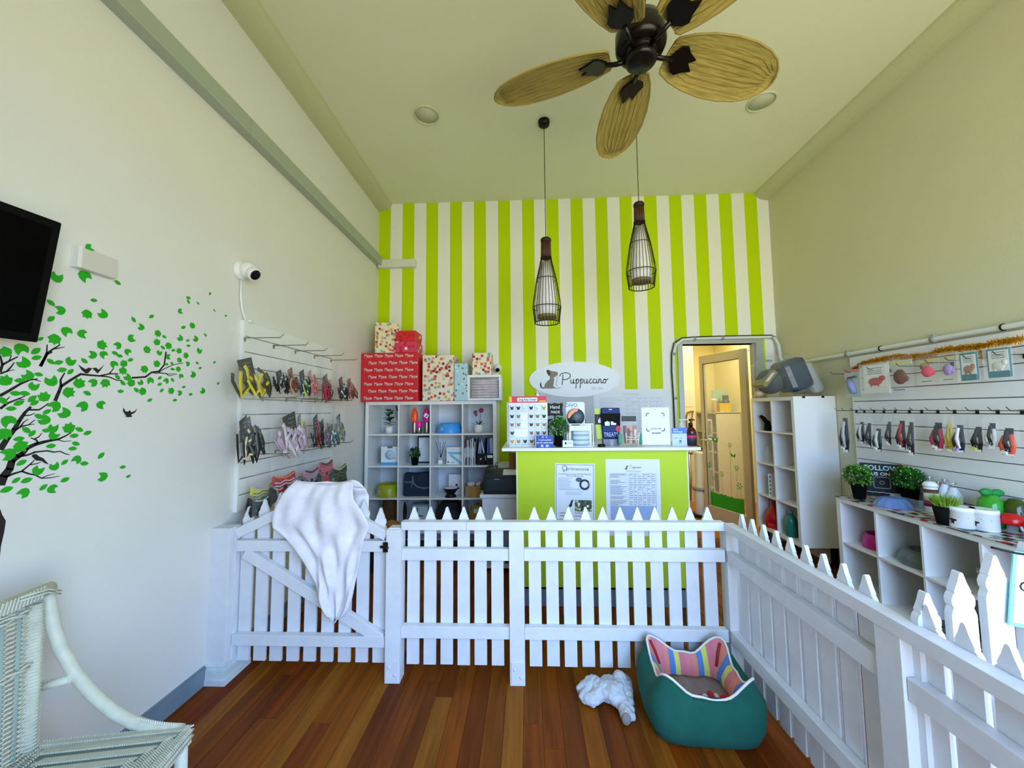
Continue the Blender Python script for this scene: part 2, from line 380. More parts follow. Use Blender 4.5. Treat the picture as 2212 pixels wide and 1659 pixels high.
# back room seen through the doorway
yw = mat('yellow_room_paint', '#efe2a4', .7)
pkw = mat('peach_room_paint', '#ecdcae', .7)
struct('wall_back_room_far', MB().box(2.62, 7.0, 0, 3.52, 7.1, 2.8), yw)
struct('wall_back_room_near', MB().box(1.2, 6.0, 0, 2.62, 7.1, 2.8), pkw)
struct('wall_back_room_right', MB().box(3.42, YB+.12, 0, 3.52, 7.1, 2.8), yw)
struct('wall_back_room_left', MB().box(1.2, YB+.12, 0, 1.3, 7.1, 2.8), yw)
struct('ceiling_back_room', MB().box(1.2, YB+.12, 2.75, 3.55, 7.1, 2.85), yw)
struct('wall_back_room_door_side', MB().box(XR+.1, YB, 0, 3.52, YB+.12, 2.8), yw)

# ---------------------------------------------------------------- cable trunking on the left wall and stub on the striped wall
tr = thing('cable_trunking', 'long grey-white square cable trunking running along left wall below the ceiling', 'trunking', (XL, 2.0, 3.10))
tm = mat('trunking_plastic', '#a9b3a2', .5)
part('trunking_length', MB().box(XL+.0005, YF+.005, 3.10, XL+.066, 2.118, 3.205), tm, tr, world=True, bevel=.002)
part('trunking_length', MB().box(XL+.0005, 2.121, 3.10, XL+.066, YB-.062, 3.205), tm, tr, world=True, bevel=.002)
t2 = thing('cable_trunking', 'short cable trunking stub on striped wall near the left corner', 'trunking', (-1.5, YB, 3.07))
part('trunking_length', MB().box(XL+.02, YB-.066, 3.075, -1.26, YB, 3.165), mat('trunking_plastic_light', '#dfe2d8', .5), t2, world=True, bevel=.002)

# ---------------------------------------------------------------- front fence, gate, side fence
def picket_poly(xc, z0, zt, w=.033):
    r = [(0,0),(.0045,-.0025),(.0075,-.011),(.012,-.026),(.020,-.045),(.0225,-.051),(.0205,-.054),(.027,-.062),(.031,-.073),(.030,-.086),(.0255,-.094),(.029,-.101),(.0325,-.112)]
    right = [(xc+a*w/.033, zt+b) for a, b in r[1:]]; left = [(xc-a*w/.033, zt+b) for a, b in r[1:]][::-1]
    return [(xc-w, z0)] + [(xc+w, z0)] + right[::-1] + [(xc, zt)] + left[::-1][::1][::-1][::-1]
def picket_poly(xc, z0, zt, w=.033):
    r = [(0,0),(.0045,-.0025),(.0075,-.011),(.012,-.026),(.020,-.045),(.0225,-.051),(.0205,-.054),(.027,-.062),(.031,-.073),(.030,-.086),(.0255,-.094),(.029,-.101),(.0325,-.112)]
    k = w/.033
    return [(xc-w, z0), (xc+w, z0), (xc+w, zt-.118)] + [(xc+a*k, zt+b) for a, b in r[::-1]] + [(xc-a*k, zt+b) for a, b in r[1:]] + [(xc-w, zt-.118)]
def picket(parent, xc, z0, zt, y0, y1, w=.033):
    return part('picket', MB().prism(picket_poly(xc, z0, zt, w), 'y', y0, y1), white_paint, parent, world=True)
YR = 2.066
def fence_post(parent, x0, x1, y0, y1, z1, shoe=True):
    mb = MB().box(x0, y0, 0.0, x1, y1, z1-.008); 
    mb.prism([(x0, z1-.008), (x1, z1-.008), (x1-.012, z1), (x0+.012, z1)], 'y', y0+.01, y1-.01)
    part('post', mb, white_paint, parent, world=True)
    if shoe:
        s = part('post_shoe', MB().box(x0+.006, y0-.005, .008, x1-.008, y0, .115), white_paint, parent, world=True, bevel=.001)
        cx = (x0+x1)/2
        for dx, z in ((-.016,.083),(.018,.045)):
            part('bolt', MB().lathe([(.008,0),(.008,.003),(.004,.005)], n=10).xf(Matrix.Translation((cx+dx, y0-.005, z)) @ Matrix.Rotation(PI/2, 4, 'X')), white_paint, s, world=True)
ff = thing('picket_fence', 'long white picket fence panel in front of lime counter', 'fence', (.18, YR+.03, 0))
fence_post(ff, -.762, -.682, YR-.012, YR+.062, .792)
fence_post(ff, -.103, -.025, YR-.012, YR+.062, .783)
fence_post(ff, 1.028, 1.096, YR-.006, YR+.062, .800, False)
part('rail', MB().box(-.682, YR-.012, .783, -.33, YR+.036, .826), white_paint, ff, world=True, bevel=.002)
part('rail', MB().box(-.329, YR-.012, .783, 1.022, YR+.036, .826), white_paint, ff, world=True, bevel=.002)
for z0, z1 in ((.621,.682),(.221,.283)):
    part('rail', MB().box(-.681, YR, z0, -.104, YR+.036, z1), white_paint, ff, world=True, bevel=.002)
    part('rail', MB().box(-.024, YR, z0, 1.022, YR+.036, z1), white_paint, ff, world=True, bevel=.002)
for i in range(6): picket(ff, -.628+.0917*i, .068+random.uniform(-.002,.002), .893, YR+.037, YR+.050)
for i in range(11): picket(ff, .033+.0925*i, .068+random.uniform(-.002,.002), .893, YR+.037, YR+.050)

gt = thing('picket_gate', 'white picket gate with arched top and diagonal brace', 'gate', (-1.18, YR+.03, 0))
gx = [-1.565,-1.475,-1.385,-1.29,-1.196,-1.10,-1.004,-.908,-.815]; gz = [.895,.933,.972,1.005,1.02,1.005,.972,.930,.888]
for x, z in zip(gx, gz): picket(gt, x, .072, z, YR+.037, YR+.050)
for a, b in (((-1.603,.757),(-1.19,.952)), ((-1.175,.952),(-.770,.748))):
    d = Vector((b[0]-a[0], 0, b[1]-a[1])); part('arch_rail', MB().bar((a[0],YR+.018,a[1]), (b[0],YR+.018,b[1]), .052, .036), white_paint, gt, world=True, bevel=.002)
part('rail', MB().box(-1.600, YR, .664, -.772, YR+.036, .722), white_paint, gt, world=True, bevel=.002)
part('rail', MB().box(-1.606, YR, .170, -.770, YR+.036, .226), white_paint, gt, world=True, bevel=.002)
part('brace', MB().bar((-1.555,YR+.018,.655), (-.79,YR+.018,.208), .060, .030), white_paint, gt, world=True, bevel=.002)
lt = MB(); lt.box(-.80, YR-.004, .69, -.77, YR, .698); lt.box(-.778, YR-.016, .668, -.752, YR-.012, .72); lt.tube([(-.79,YR-.02,.694),(-.745,YR-.022,.694)], .004, 6); lt.tube([(-.776,YR-.012,.70),(-.766,YR-.03,.71),(-.758,YR-.03,.702)], .004, 6)
part('latch', lt, dark, gt, world=True)
# wall post with a skirting wrap
wp = thing('wall_post', 'white boxed post fixed to the left wall beside the gate', 'post', (-1.66, 2.08, 0))
part('post', MB().box(XL, 2.035, 0, -1.612, 2.115, .795), white_paint, wp, world=True, bevel=.002)
part('gate_stop', MB().box(-1.612, 2.075, 0, -1.606, 2.115, .79), white_paint, wp, world=True)
sk = MB()
for z0, z1, o_ in ((0,.028,.026),(.028,.075,.021),(.075,.09,.015),(.09,.098,.009)): sk.box(XL, 2.035-o_, z0, -1.612+o_*.9, 2.20, z1)
part('skirting', sk, mat('skirting_light_paint', '#d9e3e4', .5, noise=.08, nscale=20), wp, world=True)

# side fence: rails face the camera's side (-x), pickets behind them
sf = thing('side_picket_fence', 'white side picket fence running from corner towards the camera', 'fence', (1.06, 1.3, 0))
XS = 1.028
part('rail', MB().box(XS-.012, .45, .783, XS+.036, YR-.013, .826), white_paint, sf, world=True, bevel=.002)
for z0, z1 in ((.621,.682),(.221,.283)):
    part('rail', MB().box(XS, 1.212, z0, XS+.036, YR-.001, z1), white_paint, sf, world=True, bevel=.002)
    part('rail', MB().box(XS, .45, z0, XS+.036, 1.128, z1), white_paint, sf, world=True, bevel=.002)
part('post', MB().box(XS-.008, 1.13, 0, XS+.066, 1.21, .782), white_paint, sf, world=True, bevel=.002)
ys = [1.985-.0875*i for i in range(9)] + [1.098-.086*i for i in range(7)]
for y in ys:
    part('picket', MB().prism(picket_poly(y, .07, .888), 'x', XS+.037, XS+.052), white_paint, sf, world=True)
# second gate beyond the side fence
g2 = thing('picket_gate', 'brightly lit white picket gate behind the side fence at right edge', 'gate', (1.5, 1.13, 0))
for i in range(9):
    z = .893 + .165*math.sin(PI*(i+.35)/9.0)
    picket(g2, 1.084+.0922*i, .075, z, 1.11, 1.130)
part('rail', MB().box(1.05, 1.131, .64, 1.86, 1.165, .70), white_paint, g2, world=True)
part('rail', MB().box(1.05, 1.131, .17, 1.86, 1.165, .23), white_paint, g2, world=True)
cdm = mat('teal_laminate_border', '#7fc9bd', .3); pinkk = mat('magenta_ink', '#b04bb0', .6)
cd = thing('hanging_notice', 'laminated notice with teal border tied to the right-hand gate', 'sign', (1.368, 1.10, .822))
cd.rotation_euler = (0, math.radians(9), 0)
part('card', MB().box(-.095,-.002,.0,.14,.002,.195), cdm, cd)
part('paper', MB().box(-.086,-.0026,.010,.13,-.002,.187), paper, cd)
text('KEEP', .036, FY(-.060,-.003,.155) , pinkk, cd, bold=.0006, align='LEFT')
text('CLOSED', .036, FY(-.078,-.003,.105), inkb, cd, bold=.0006, align='LEFT')
part('string', MB().tube([(-.15,.0,.195),(-.085,-.003,.19),(.0,-.003,.192)], .003, 6), black, cd)

# white cloth over the gate
def cloth():
    mb = MB(); L = [(.0,[-1.285,-.965]),(.04,[-1.315,-.95]),(.10,[-1.345,-.935]),(.16,[-1.372,-.885]),(.215,[-1.378,-.853]),(.245,[-1.375,-.845]),(.27,[-1.335,-.858]),(.30,[-1.30,-.872]),(.36,[-1.245,-.885]),(.42,[-1.20,-.895]),(.48,[-1.165,-.905]),(.54,[-1.13,-.915]),(.60,[-1.12,-.925]),(.66,[-1.10,-.94]),(.70,[-1.075,-.965]),(.715,[-1.055,-.985]),(.72,[-1.04,-1.00])]
    top = 1.045; rows = []
    NU = 40; NV = 44
    def ext(t):
        for (a, e0), (b, e1) in zip(L, L[1:]):
            if a <= t <= b:
                k = (t-a)/(b-a); return e0[0]*(1-k)+e1[0]*k, e0[1]*(1-k)+e1[1]*k
        return L[-1][1]
    vs = []
    for j in range(NV+1):
        t = .72*j/NV; x0, x1 = ext(t)
        for i in range(NU+1):
            u = i/NU; x = x0+(x1-x0)*u
            z = top - t*.995 - .02*math.sin(PI*u)*max(0, 1-t/.25)
            fold = .014*math.sin(u*9+t*8+1) + .012*math.sin(u*17-t*12) + .008*math.sin(u*31+t*16) + .006*math.sin(t*22+u*6)
            edge = min(1, min(u, 1-u)*6)
            y = YR-.022 - .018*min(1, t*5) - fold*(.3+.7*min(1, t*4))*(.4+.6*edge)
            if t < .06: y += (.06-t)*.60
            y = min(y, YR-.004 if t > .05 else YR+.03)
            vs.append((x, y, z + (.01*math.sin(u*9) if t > .3 else 0)))
    fs = [(j*(NU+1)+i, (j+1)*(NU+1)+i, (j+1)*(NU+1)+i+1, j*(NU+1)+i+1) for j in range(NV) for i in range(NU)]
    mb.add(vs, fs, 0, True)
    # back flap hanging behind the pickets
    vs = []
    for j in range(13):
        t = j/12
        for i in range(25):
            u = i/24; x = -1.30 + .40*u + .02*math.sin(t*3)*(1 if u > .5 else -1)*.0
            x = -1.16+( x+1.16)*(1-.0*t)
            zt = 1.045 - .02*math.sin(PI*u) - (.05*abs(u-.5)*2)**1
            y = YR+.03 + .045*min(1, t*4) + .008*math.sin(u*20)
            vs.append((x, y, zt - t*.30*(1-.35*abs(2*u-1))))
    o = len(mb.v)
    fs = [(j*25+i, j*25+i+1, (j+1)*25+i+1, (j+1)*25+i) for j in range(12) for i in range(24)]
    mb.add(vs, fs, 0, True)
    # the fold over the picket tips joins front and back sheets
    vs = []
    for k in range(5):
        for i in range(25):
            u = i/24; a = k/4
            x = (-1.285+.32*u)*(1-a) + (-1.30+.40*u)*a
            vs.append((x, (YR+.018)*(1-a) + (YR+.03)*a, 1.045 + .012*math.sin(PI*a) - (.05*abs(u-.5)*2)*a - .02*math.sin(PI*u)))
    mb.add(vs, [(k*25+i, k*25+i+1, (k+1)*25+i+1, (k+1)*25+i) for k in range(4) for i in range(24)], 0, True)
    return mb
o = solo('draped_cloth', cloth(), mat('white_cotton', '#eeeaf0', .9, noise=.10, nscale=16, bump=.3, bscale=70), 'crumpled white cloth hung over the arched gate top', 'cloth')
sd = o.modifiers.new('thick', 'SOLIDIFY'); sd.thickness = .003
# ---------------------------------------------------------------- cube shelf in the back left corner
def cube_shelf(name, label, x0, x1, y0, y1, z0, z1, nx, nz, axis='x', back=True, group=None):
    """open towards -y (axis x) or towards -x (axis y: cells run along y)"""
    t = thing(name, label, 'shelf', ((x0+x1)/2, (y0+y1)/2, z0), group=group)
    F = .034; D = .014
    if axis == 'x':
        part('side_panel', MB().box(x0,y0,z0,x0+F,y1,z1-F), white_lam, t, world=True); part('side_panel', MB().box(x1-F,y0,z0,x1,y1,z1-F), white_lam, t, world=True)
        part('top_panel', MB().box(x0,y0,z1-F,x1,y1,z1), white_lam, t, world=True); part('bottom_panel', MB().box(x0+F,y0,z0,x1-F,y1,z0+F), white_lam, t, world=True)
        for i in range(1, nx):
            x = x0+F/2+(x1-x0-F)*i/nx; part('divider', MB().box(x-D/2,y0+.002,z0+F,x+D/2,y1,z1-F), white_lam, t, world=True)
        for k in range(1, nz):
            z = z0+F/2+(z1-z0-F)*k/nz
            for i in range(nx):
                a = x0+F/2+(x1-x0-F)*i/nx + D/2; b = x0+F/2+(x1-x0-F)*(i+1)/nx - D/2
                part('shelf_board', MB().box(a,y0+.003,z-D/2,b,y1,z+D/2), white_lam, t, world=True)
        part('back_panel', MB().box(x0+F,y1-.006,z0+F,x1-F,y1-.001,z1-F), mat('back_panel_white', '#e4e8ec', .6), t, world=True)
        if z0 > .05:
            for x in (x0+.06, x1-.06):
                for y in (y0+.05, y1-.05): part('leg', MB().box(x-.02,y-.02,0,x+.02,y+.02,z0), blackm, t, world=True)
    else:
        part('side_panel', MB().box(x0,y0,z0,x1,y0+F,z1-F), white_lam, t, world=True); part('side_panel', MB().box(x0,y1-F,z0,x1,y1,z1-F), white_lam, t, world=True)
        part('top_panel', MB().box(x0,y0,z1-F,x1,y1,z1), white_lam, t, world=True); part('bottom_panel', MB().box(x0,y0+F,z0,x1,y1-F,z0+F), white_lam, t, world=True)
        for i in range(1, nx):
            y = y0+F/2+(y1-y0-F)*i/nx; part('divider', MB().box(x0+.002,y-D/2,z0+F,x1,y+D/2,z1-F), white_lam, t, world=True)
        for k in range(1, nz):
            z = z0+F/2+(z1-z0-F)*k/nz
            for i in range(nx):
                a = y0+F/2+(y1-y0-F)*i/nx + D/2; b = y0+F/2+(y1-y0-F)*(i+1)/nx - D/2
                part('shelf_board', MB().box(x0+.003,a,z-D/2,x1,b,z+D/2), white_lam, t, world=True)
        if z0 > .05:
            for y in (y0+.06, y1-.06):
                for x in (x0+.05, x1-.05): part('leg', MB().box(x-.02,y-.02,0,x+.02,y+.02,z0), blackm, t, world=True)
    return t
KY = 3.86; KX0, KX1, KZ0, KZ1 = -1.668, -.312, .190, 1.520
cube_shelf('cube_shelf', 'large white cube shelf with sixteen cells in the left back corner', KX0, KX1, KY, 4.225, KZ0, KZ1, 4, 4)
zrow = [KZ0+.017+(KZ1-KZ0-.034)*k/4+.007 for k in (3,2,1,0)]; zrow[3] = KZ0+.034

def wrap_box(name, label, cat, x0, x1, z0, z1, y0, dep, m, rz=0, group=None):
    t = thing(name, label, cat, ((x0+x1)/2, y0+dep/2, z0), rz, group)
    w = (x1-x0)/2; h = z1-z0
    part('wrapped_box', MB().box(-w,-dep/2,0,w,dep/2,h), m, t, bevel=.004)
    part('paper_fold', MB().prism([(-w+.002,0),(-w*.2,.003),(w*.2,.003),(w-.002,0),(w*.1,.0045)], 'z', h*.999, h+.0006) if False else MB().box(-w*.96,-.006,h,w*.96,.006,h+.0012), m, t)
    part('tape', MB().box(-.012,-.02,h+.0012,.012,.02,h+.0016), mat('clear_tape', '#f3efe2', .3), t)
    return t
redw = mat('red_wrap_paper', '#d81f2c', .45); 
conf = voro('cream_confetti_wrap', '#efe3cb', ['#c9432f','#7fb0ad','#d9a15f','#8b1f2e','#e4b9a8','#d76a2b'], 30, .40, .5, cover=.85)
conf2 = voro('cream_confetti_wrap_warm', '#ecdcb4', ['#c9432f','#7fb0ad','#d9a15f','#8b1f2e','#b98a5e'], 32, .38, .5, cover=.85)
bluw = voro('pale_blue_wrap', '#b5d6dc', ['#3b6f7c','#20333c','#e9f4f4','#b4494e'], 40, .34, .5, cover=.55)
santa = voro('red_white_wrap', '#e01a26', ['#ffffff','#f2f2f2','#b8111c'], 22, .30, .5, cover=.45)
santap = voro('pinkish_red_white_wrap', '#e23a5e', ['#ffffff','#f6d4da','#c21f3e'], 22, .30, .5, cover=.5)
bz = 1.5205
A = wrap_box('gift_box', 'large red gift box covered in meow lettering on the cube shelf', 'gift box', -1.736+.03, -1.112, bz, 2.025, 3.83, .34, redw)
mw = mat('white_print', '#f7e9e4', .6); my = mat('orange_print', '#f0803a', .6)
base = text('Meow', .085, Matrix.Identity(4), mw, None, name='meow', bold=.0002)
bm = base.data; bpy.data.objects.remove(base)
vs = [v.co.copy() for v in bm.vertices]; fs = [tuple(p.vertices) for p in bm.polygons]
mb = MB(); mbo = MB()
for r in range(7):
    for c in range(7):
        cx = -.33 + c*.107 + (.045 if r % 2 else 0); cz = .035 + r*.073
        pts = [Vector((cx+v.x*.40, -.1706+v.z*.5, cz+v.y*.60)) for v in vs]
        if min(p.x for p in pts) < -.295 or max(p.x for p in pts) > .295 or cz > .485: 
            continue
        mb.add(pts, fs)
        for q in range(3): mbo.bar((cx-.022+q*.018, -.1705, cz-.032), (cx-.012+q*.018, -.1705, cz-.018+.004*(q % 2)), .006, .0008, up=(0,1,0))
part('white_lettering', mb, mw, A, stuff=True); part('orange_scribble', mbo, my, A, stuff=True)
wrap_box('gift_box', 'cream confetti gift box standing turned on the red meow box', 'gift box', -1.608, -1.372, 2.027, 2.350, 3.86, .20, conf2, math.radians(20))
wrap_box('gift_box', 'red gift box with white figures, topmost of the small pair', 'gift box', -1.352, -1.145, 2.143, 2.256, 3.84, .24, santa)
wrap_box('gift_box', 'pinkish red gift box under the bright red box with figures', 'gift box', -1.352, -1.140, 2.027, 2.142, 3.835, .25, santap)
wrap_box('gift_box', 'tall cream confetti gift box right of the red meow box', 'gift box', -1.070, -.745, bz, 1.995, 3.84, .28, conf)
wrap_box('gift_box', 'narrow pale blue gift box between confetti box and drawer', 'gift box', -.738, -.602, bz, 1.905, 3.83, .26, bluw)
H = thing('drawer_unit', 'white plastic drawer holding folded towels on the shelf end', 'drawer unit', (-.43, 3.98, bz))
fr = MB().box(-.175,-.16,0,.175,-.13,.025).box(-.175,-.16,.235,.175,-.13,.262).box(-.175,-.16,.025,-.148,-.13,.235).box(.148,-.16,.025,.175,-.13,.235).box(-.17,-.13,0,.17,.16,.012).box(-.17,-.13,.25,.17,.16,.262).box(-.17,-.13,.012,-.16,.16,.25).box(.16,-.13,.012,.17,.16,.25)
part('frame', fr, white_pl, H, bevel=.006)
tw = MB()
for k in range(7):
    z = .03+k*.027
    tw.tube([(-.135,-.10,z+.013),(-.05,-.115,z+.011+.003*(k%2)),(.05,-.112,z+.014),(.135,-.10,z+.012)], .0135, 8, flat=1.0)
    tw.box(-.135,-.10,z,.135,.10,z+.024)
part('folded_towels', tw, mat('pink_white_towel', '#dcc5cf', .95, noise=.25, nscale=22), H)
part('drawer_front', MB().box(-.147,-.150,.026,.147,-.146,.234), mat('drawer_clear_plastic', '#f6f2f4', .15, alpha=.12), H)
wrap_box('gift_box', 'small cream confetti gift box on the white drawer unit', 'gift box', -.560, -.362, bz+.2635, 2.018, 3.88, .22, conf)

# ------- plants and pots
leafg = mat('leaf_green_dark', '#1f5a1c', .5, noise=.3, nscale=40); leafb = mat('leaf_green_fresh', '#3f8a25', .5, noise=.3, nscale=40)
soil = mat('dark_soil', '#20140d', .95)
def leaf(mb, p, d, L, w, mi=0, fold=.2):
    p = Vector(p); d = Vector(d).normalized(); s = d.cross(Vector((0,0,1)))
    if s.length < .1: s = Vector((1,0,0))
    s.normalize(); n = s.cross(d)
    a = p; b = p+d*L*.35+s*w+n*fold*w; c = p+d*L*.35-s*w+n*fold*w; e_ = p+d*L*.7+s*w*.7+n*fold*w; f = p+d*L*.7-s*w*.7+n*fold*w; g = p+d*L - n*L*.08
    m1 = p+d*L*.35; m2 = p+d*L*.7
    mb.add([a,b,c,e_,f,g,m1,m2], [(0,6,1),(0,2,6),(1,6,7,3),(2,4,7,6),(3,7,5),(4,5,7)], mi, True)
def bush(label, loc, R, H, potr, poth, potm, n=420, seed=1, lm=None, flowers=True, L=.022):
    rg = random.Random(seed); t = thing('potted_plant', label, 'plant', loc)
    p = part('pot', MB().lathe([(potr*.72,0),(potr,poth),(potr*1.03,poth),(potr*1.03,poth*.93),(potr*.9,poth*.93),(potr*.86,poth*.85)], n=20), potm, t)
    part('soil', MB().lathe([(.0001,poth*.86),(potr*.9,poth*.86)], n=16), soil, t)
    st = MB(); lv = MB(); fw_ = MB()
    for i in range(26):
        a = rg.uniform(0, 2*PI); el = rg.uniform(.25, 1.45)
        tip = Vector((math.cos(a)*math.cos(el)*R*.85, math.sin(a)*math.cos(el)*R*.85, poth+H*.35+math.sin(el)*H*.5))
        st.tube([(0,0,poth*.86), tip*.5+Vector((0,0,poth*.45)), tip], .0018, 4)
    for i in range(n):
        a = rg.uniform(0, 2*PI); z = rg.uniform(-.75, 1); r = math.sqrt(1-z*z)*rg.uniform(.75, 1)
        c = Vector((math.cos(a)*r*R, math.sin(a)*r*R, poth+H*.42+z*H*.5))
        d = Vector((math.cos(a)*r+rg.uniform(-.5,.5), math.sin(a)*r+rg.uniform(-.5,.5), z+rg.uniform(-.3,.6)))
        leaf(lv, c-d.normalized()*L*.5, d, L*rg.uniform(.8,1.3), L*.32, 0)
        if flowers and i % 9 == 0: fw_.ell(c+Vector((math.cos(a)*r, math.sin(a)*r, z))*.008, (.004,.004,.003), 6, 4)
    part('stem', st, leafg, t, stuff=True); part('foliage', lv, lm or leafb, t, stuff=True)
    if flowers: part('blossom', fw_, mat('white_blossom', '#eef2dc', .7), t, stuff=True)
    return t
ceramic = mat('white_ceramic', '#eeeeee', .25)
yc = KY+.13
# cell 1,1 : leafy plant in ceramic pot and dry twig
t = thing('potted_plant', 'small dark leafy plant in a white cylinder pot, top left cell', 'plant', (-1.462, yc, zrow[0]))
part('pot', MB().lathe([(.036,0),(.040,.075),(.034,.075),(.032,.06)], n=20), ceramic, t)
part('soil', MB().lathe([(.0001,.06),(.033,.06)], n=12), soil, t)
part('stem', MB().tube([(0,0,.06),(.004,0,.12),(-.006,0,.17),(.01,0,.22)], .0025, 5), mat('brown_stem', '#4c3a20', .8), t)
rg = random.Random(4); 
for i in range(24):
    a = i*2.4; z = .09 + .0062*i; lv = MB(); leaf(lv, (.012*math.cos(a), .012*math.sin(a), z), (math.cos(a), math.sin(a)-.5, rg.uniform(-.1,.9)), .062, .026); part('leaf', lv, leafg, t)
tw_ = MB().tube([(.0,0,0),(-.02,-.01,.10),(-.045,-.01,.19),(-.05,0,.25),(-.055,0,.28)], .0022, 5).tube([(-.03,-.01,.14),(-.055,-.01,.19),(-.062,-.01,.23)], .0015, 5)
for q in range(5): tw_.ell((-.055+.004*q,0,.285-.010*q), (.006,.004,.009), 6, 5)
tw_.v = [(v[0]-1.345, v[1]+yc+.02, v[2]+zrow[0]) for v in tw_.v]
solo('dry_twig', tw_, mat('dry_twig_brown', '#3a2b20', .8), 'dry brown twig leaning in the top left shelf cell', 'twig')
# cell 1,2 : three travel bottles
steel = mat('brushed_steel', '#8c8582', .25, 1)
def travel_bottle(x, m, label, h=.26, r=.031, tagc=False, small=False):
    t = thing('pet_water_bottle', label, 'bottle', (x, yc-.03, zrow[0]), group='pet water bottles in the shelf')
    if small:
        part('steel_body', MB().lathe([(.026,0),(.029,.01),(.031,.072),(.028,.08)], n=20), steel, t)
        part('cap', MB().lathe([(.034,.062),(.036,.075),(.037,.112),(.030,.124),(.0001,.126)], n=20), m, t); return
    part('steel_body', MB().lathe([(r*.86,0),(r*.9,.01),(r,.115),(r*.95,.12)], n=20), steel, t)
    part('trough_cap', MB().lathe([(r*1.02,.105),(r*1.22,.135),(r*1.28,.175),(r*1.12,.215),(r*.7,.247),(r*.35,.262),(.0001,.268)], n=20, sy=.8), m, t)
    part('lid_tip', MB().lathe([(.007,.258),(.009,.268),(.005,.276)], n=10), m, t)
    if tagc:
        q = part('swing_tag', MB().obox((.006,-.036,.185), ((1,0,-.5),(0,1,0),(.5,0,1)), (.024,.001,.02)), paper, t)
        part('tag_mark', MB().obox((.008,-.0375,.182), ((1,0,.8),(0,1,0),(-.8,0,1)), (.014,.0006,.004)), inkb, q)
orangep = mat('orange_plastic', '#ff5a14', .3); magp = mat('magenta_plastic', '#d4148c', .3)
travel_bottle(-1.185, orangep, 'tall orange-capped steel pet bottle in the upper shelf cell', .26)
travel_bottle(-1.135, mat('hot_pink_plastic', '#f01c9c', .3), 'short hot pink capped steel bottle between two tall ones', small=True)
travel_bottle(-1.055, magp, 'tall magenta-capped steel pet bottle with a white swing tag', tagc=True)
# cell 1,3 blue bowl
def dog_bowl(label, loc, r, h, m, badge=True, inner=None, rz=0, n=40):
    t = thing('pet_bowl', label, 'bowl', loc, rz)
    part('bowl_body', MB().lathe([(r,0),(r*1.0,.006),(r*.93,h*.55),(r*.80,h*.97),(r*.76,h),(r*.70,h*.97),(r*.62,h*.5),(r*.5,h*.3),(.0001,h*.28)], n=n), m, t)
    if badge:
        a = -PI/2 - .55
        q = part('badge', MB().box(-.026,-.0015,-.011,.026,.0005,.011).xf(Matrix.Translation((r*.965*math.cos(a), r*.965*math.sin(a), h*.45)) @ Matrix.Rotation(a+PI/2, 4, 'Z') @ Matrix.Rotation(-.17, 4, 'X')), paper, t)
        part('badge_mark', MB().box(-.022,-.0025,-.008,-.010,-.0015,.008).box(-.006,-.0025,-.004,.022,-.0015,.003).xf(Matrix.Translation((r*.965*math.cos(a), r*.965*math.sin(a), h*.45)) @ Matrix.Rotation(a+PI/2, 4, 'Z') @ Matrix.Rotation(-.17, 4, 'X')), inkb, q)
    return t
dog_bowl('sky blue round pet bowl alone in its upper shelf cell', (-.818, yc+.02, zrow[0]), .135, .105, mat('sky_blue_plastic', '#3fa0ee', .35))
# cell 1,4 orchid
t = thing('potted_orchid', 'dark magenta orchid in a rounded white pot, top right cell', 'plant', (-.508, yc, zrow[0]))
part('pot', MB().lathe([(.030,0),(.043,.012),(.049,.045),(.046,.080),(.040,.088),(.036,.086),(.036,.07)], n=24), ceramic, t)
part('soil', MB().lathe([(.0001,.074),(.037,.074)], n=12), soil, t)
part('stem', MB().tube([(0,0,.075),(.012,0,.13),(.02,0,.19),(.02,0,.225),(0,0,.235),(-.02,0,.225)], .0025, 6), leafg, t)
for d, L in (((-.9,-.2,.25),.10),((.9,-.2,.3),.09),((-.5,-.3,.7),.075),((.3,.5,.5),.08)):
    lv = MB(); leaf(lv, (0,0,.078), d, L, .017); part('leaf', lv, leafg, t)
orch = mat('orchid_magenta', '#7d0f47', .5)
for cx, cz, r in ((.028,.235,.027),(-.035,.215,.022),(-.028,.185,.015)):
    fb = MB()
    for k in range(5):
        a = k*2*PI/5+.3; fb.ell((cx+math.cos(a)*r*.55, -.008, cz+math.sin(a)*r*.55), (r*.5,.004,r*.42), 8, 5)
    q = part('flower', fb, orch, t); part('flower_centre', MB().ell((cx,-.013,cz), .0045, 6, 5), mat('orchid_pale', '#e9a0c4', .5), q)
# row 2
t = thing('boxed_product', 'white box picturing a round pet fountain, left cell of second row', 'box', (-1.435, yc, zrow[1]))
part('carton', MB().box(-.095,-.05,0,.095,.07,.19), white_pl, t, bevel=.001)
part('blue_band', MB().box(-.0951,-.0505,.0,.0951,-.05,.028), mat('band_sky_blue', '#4fa8e0', .4), t)
part('printed_picture', MB().lathe([(.0001,0),(.052,0),(.052,.0006),(.0001,.0006)], n=28).xf(Matrix.Translation((0,-.0505,.105)) @ Matrix.Rotation(PI/2,4,'X')), mat('print_pale_blue', '#b9d3e6', .5), t)
part('hanger_slot', MB().box(-.028,-.051,.172,.028,-.05,.19), mat('slot_grey', '#6d706b', .5), t)
part('printed_marks', MB().box(.03,-.051,.075,.055,-.0505,.081).box(.03,-.051,.062,.06,-.0505,.067).box(-.004,-.0515,.102,.004,-.0505,.110), ink, t)
fr = thing('picture_frame', 'black framed blank picture leaning in second row cell', 'picture frame', (-1.085, yc+.10, zrow[1]+.001))
part('frame', MB().box(-.10,-.008,0,.085,.004,.012).box(-.10,-.008,.272,.085,.004,.284).box(-.10,-.008,.012,-.088,.004,.272).box(.073,-.008,.012,.085,.004,.272), black, fr)
part('print', MB().box(-.088,-.004,.012,.073,0,.272), paper, fr)
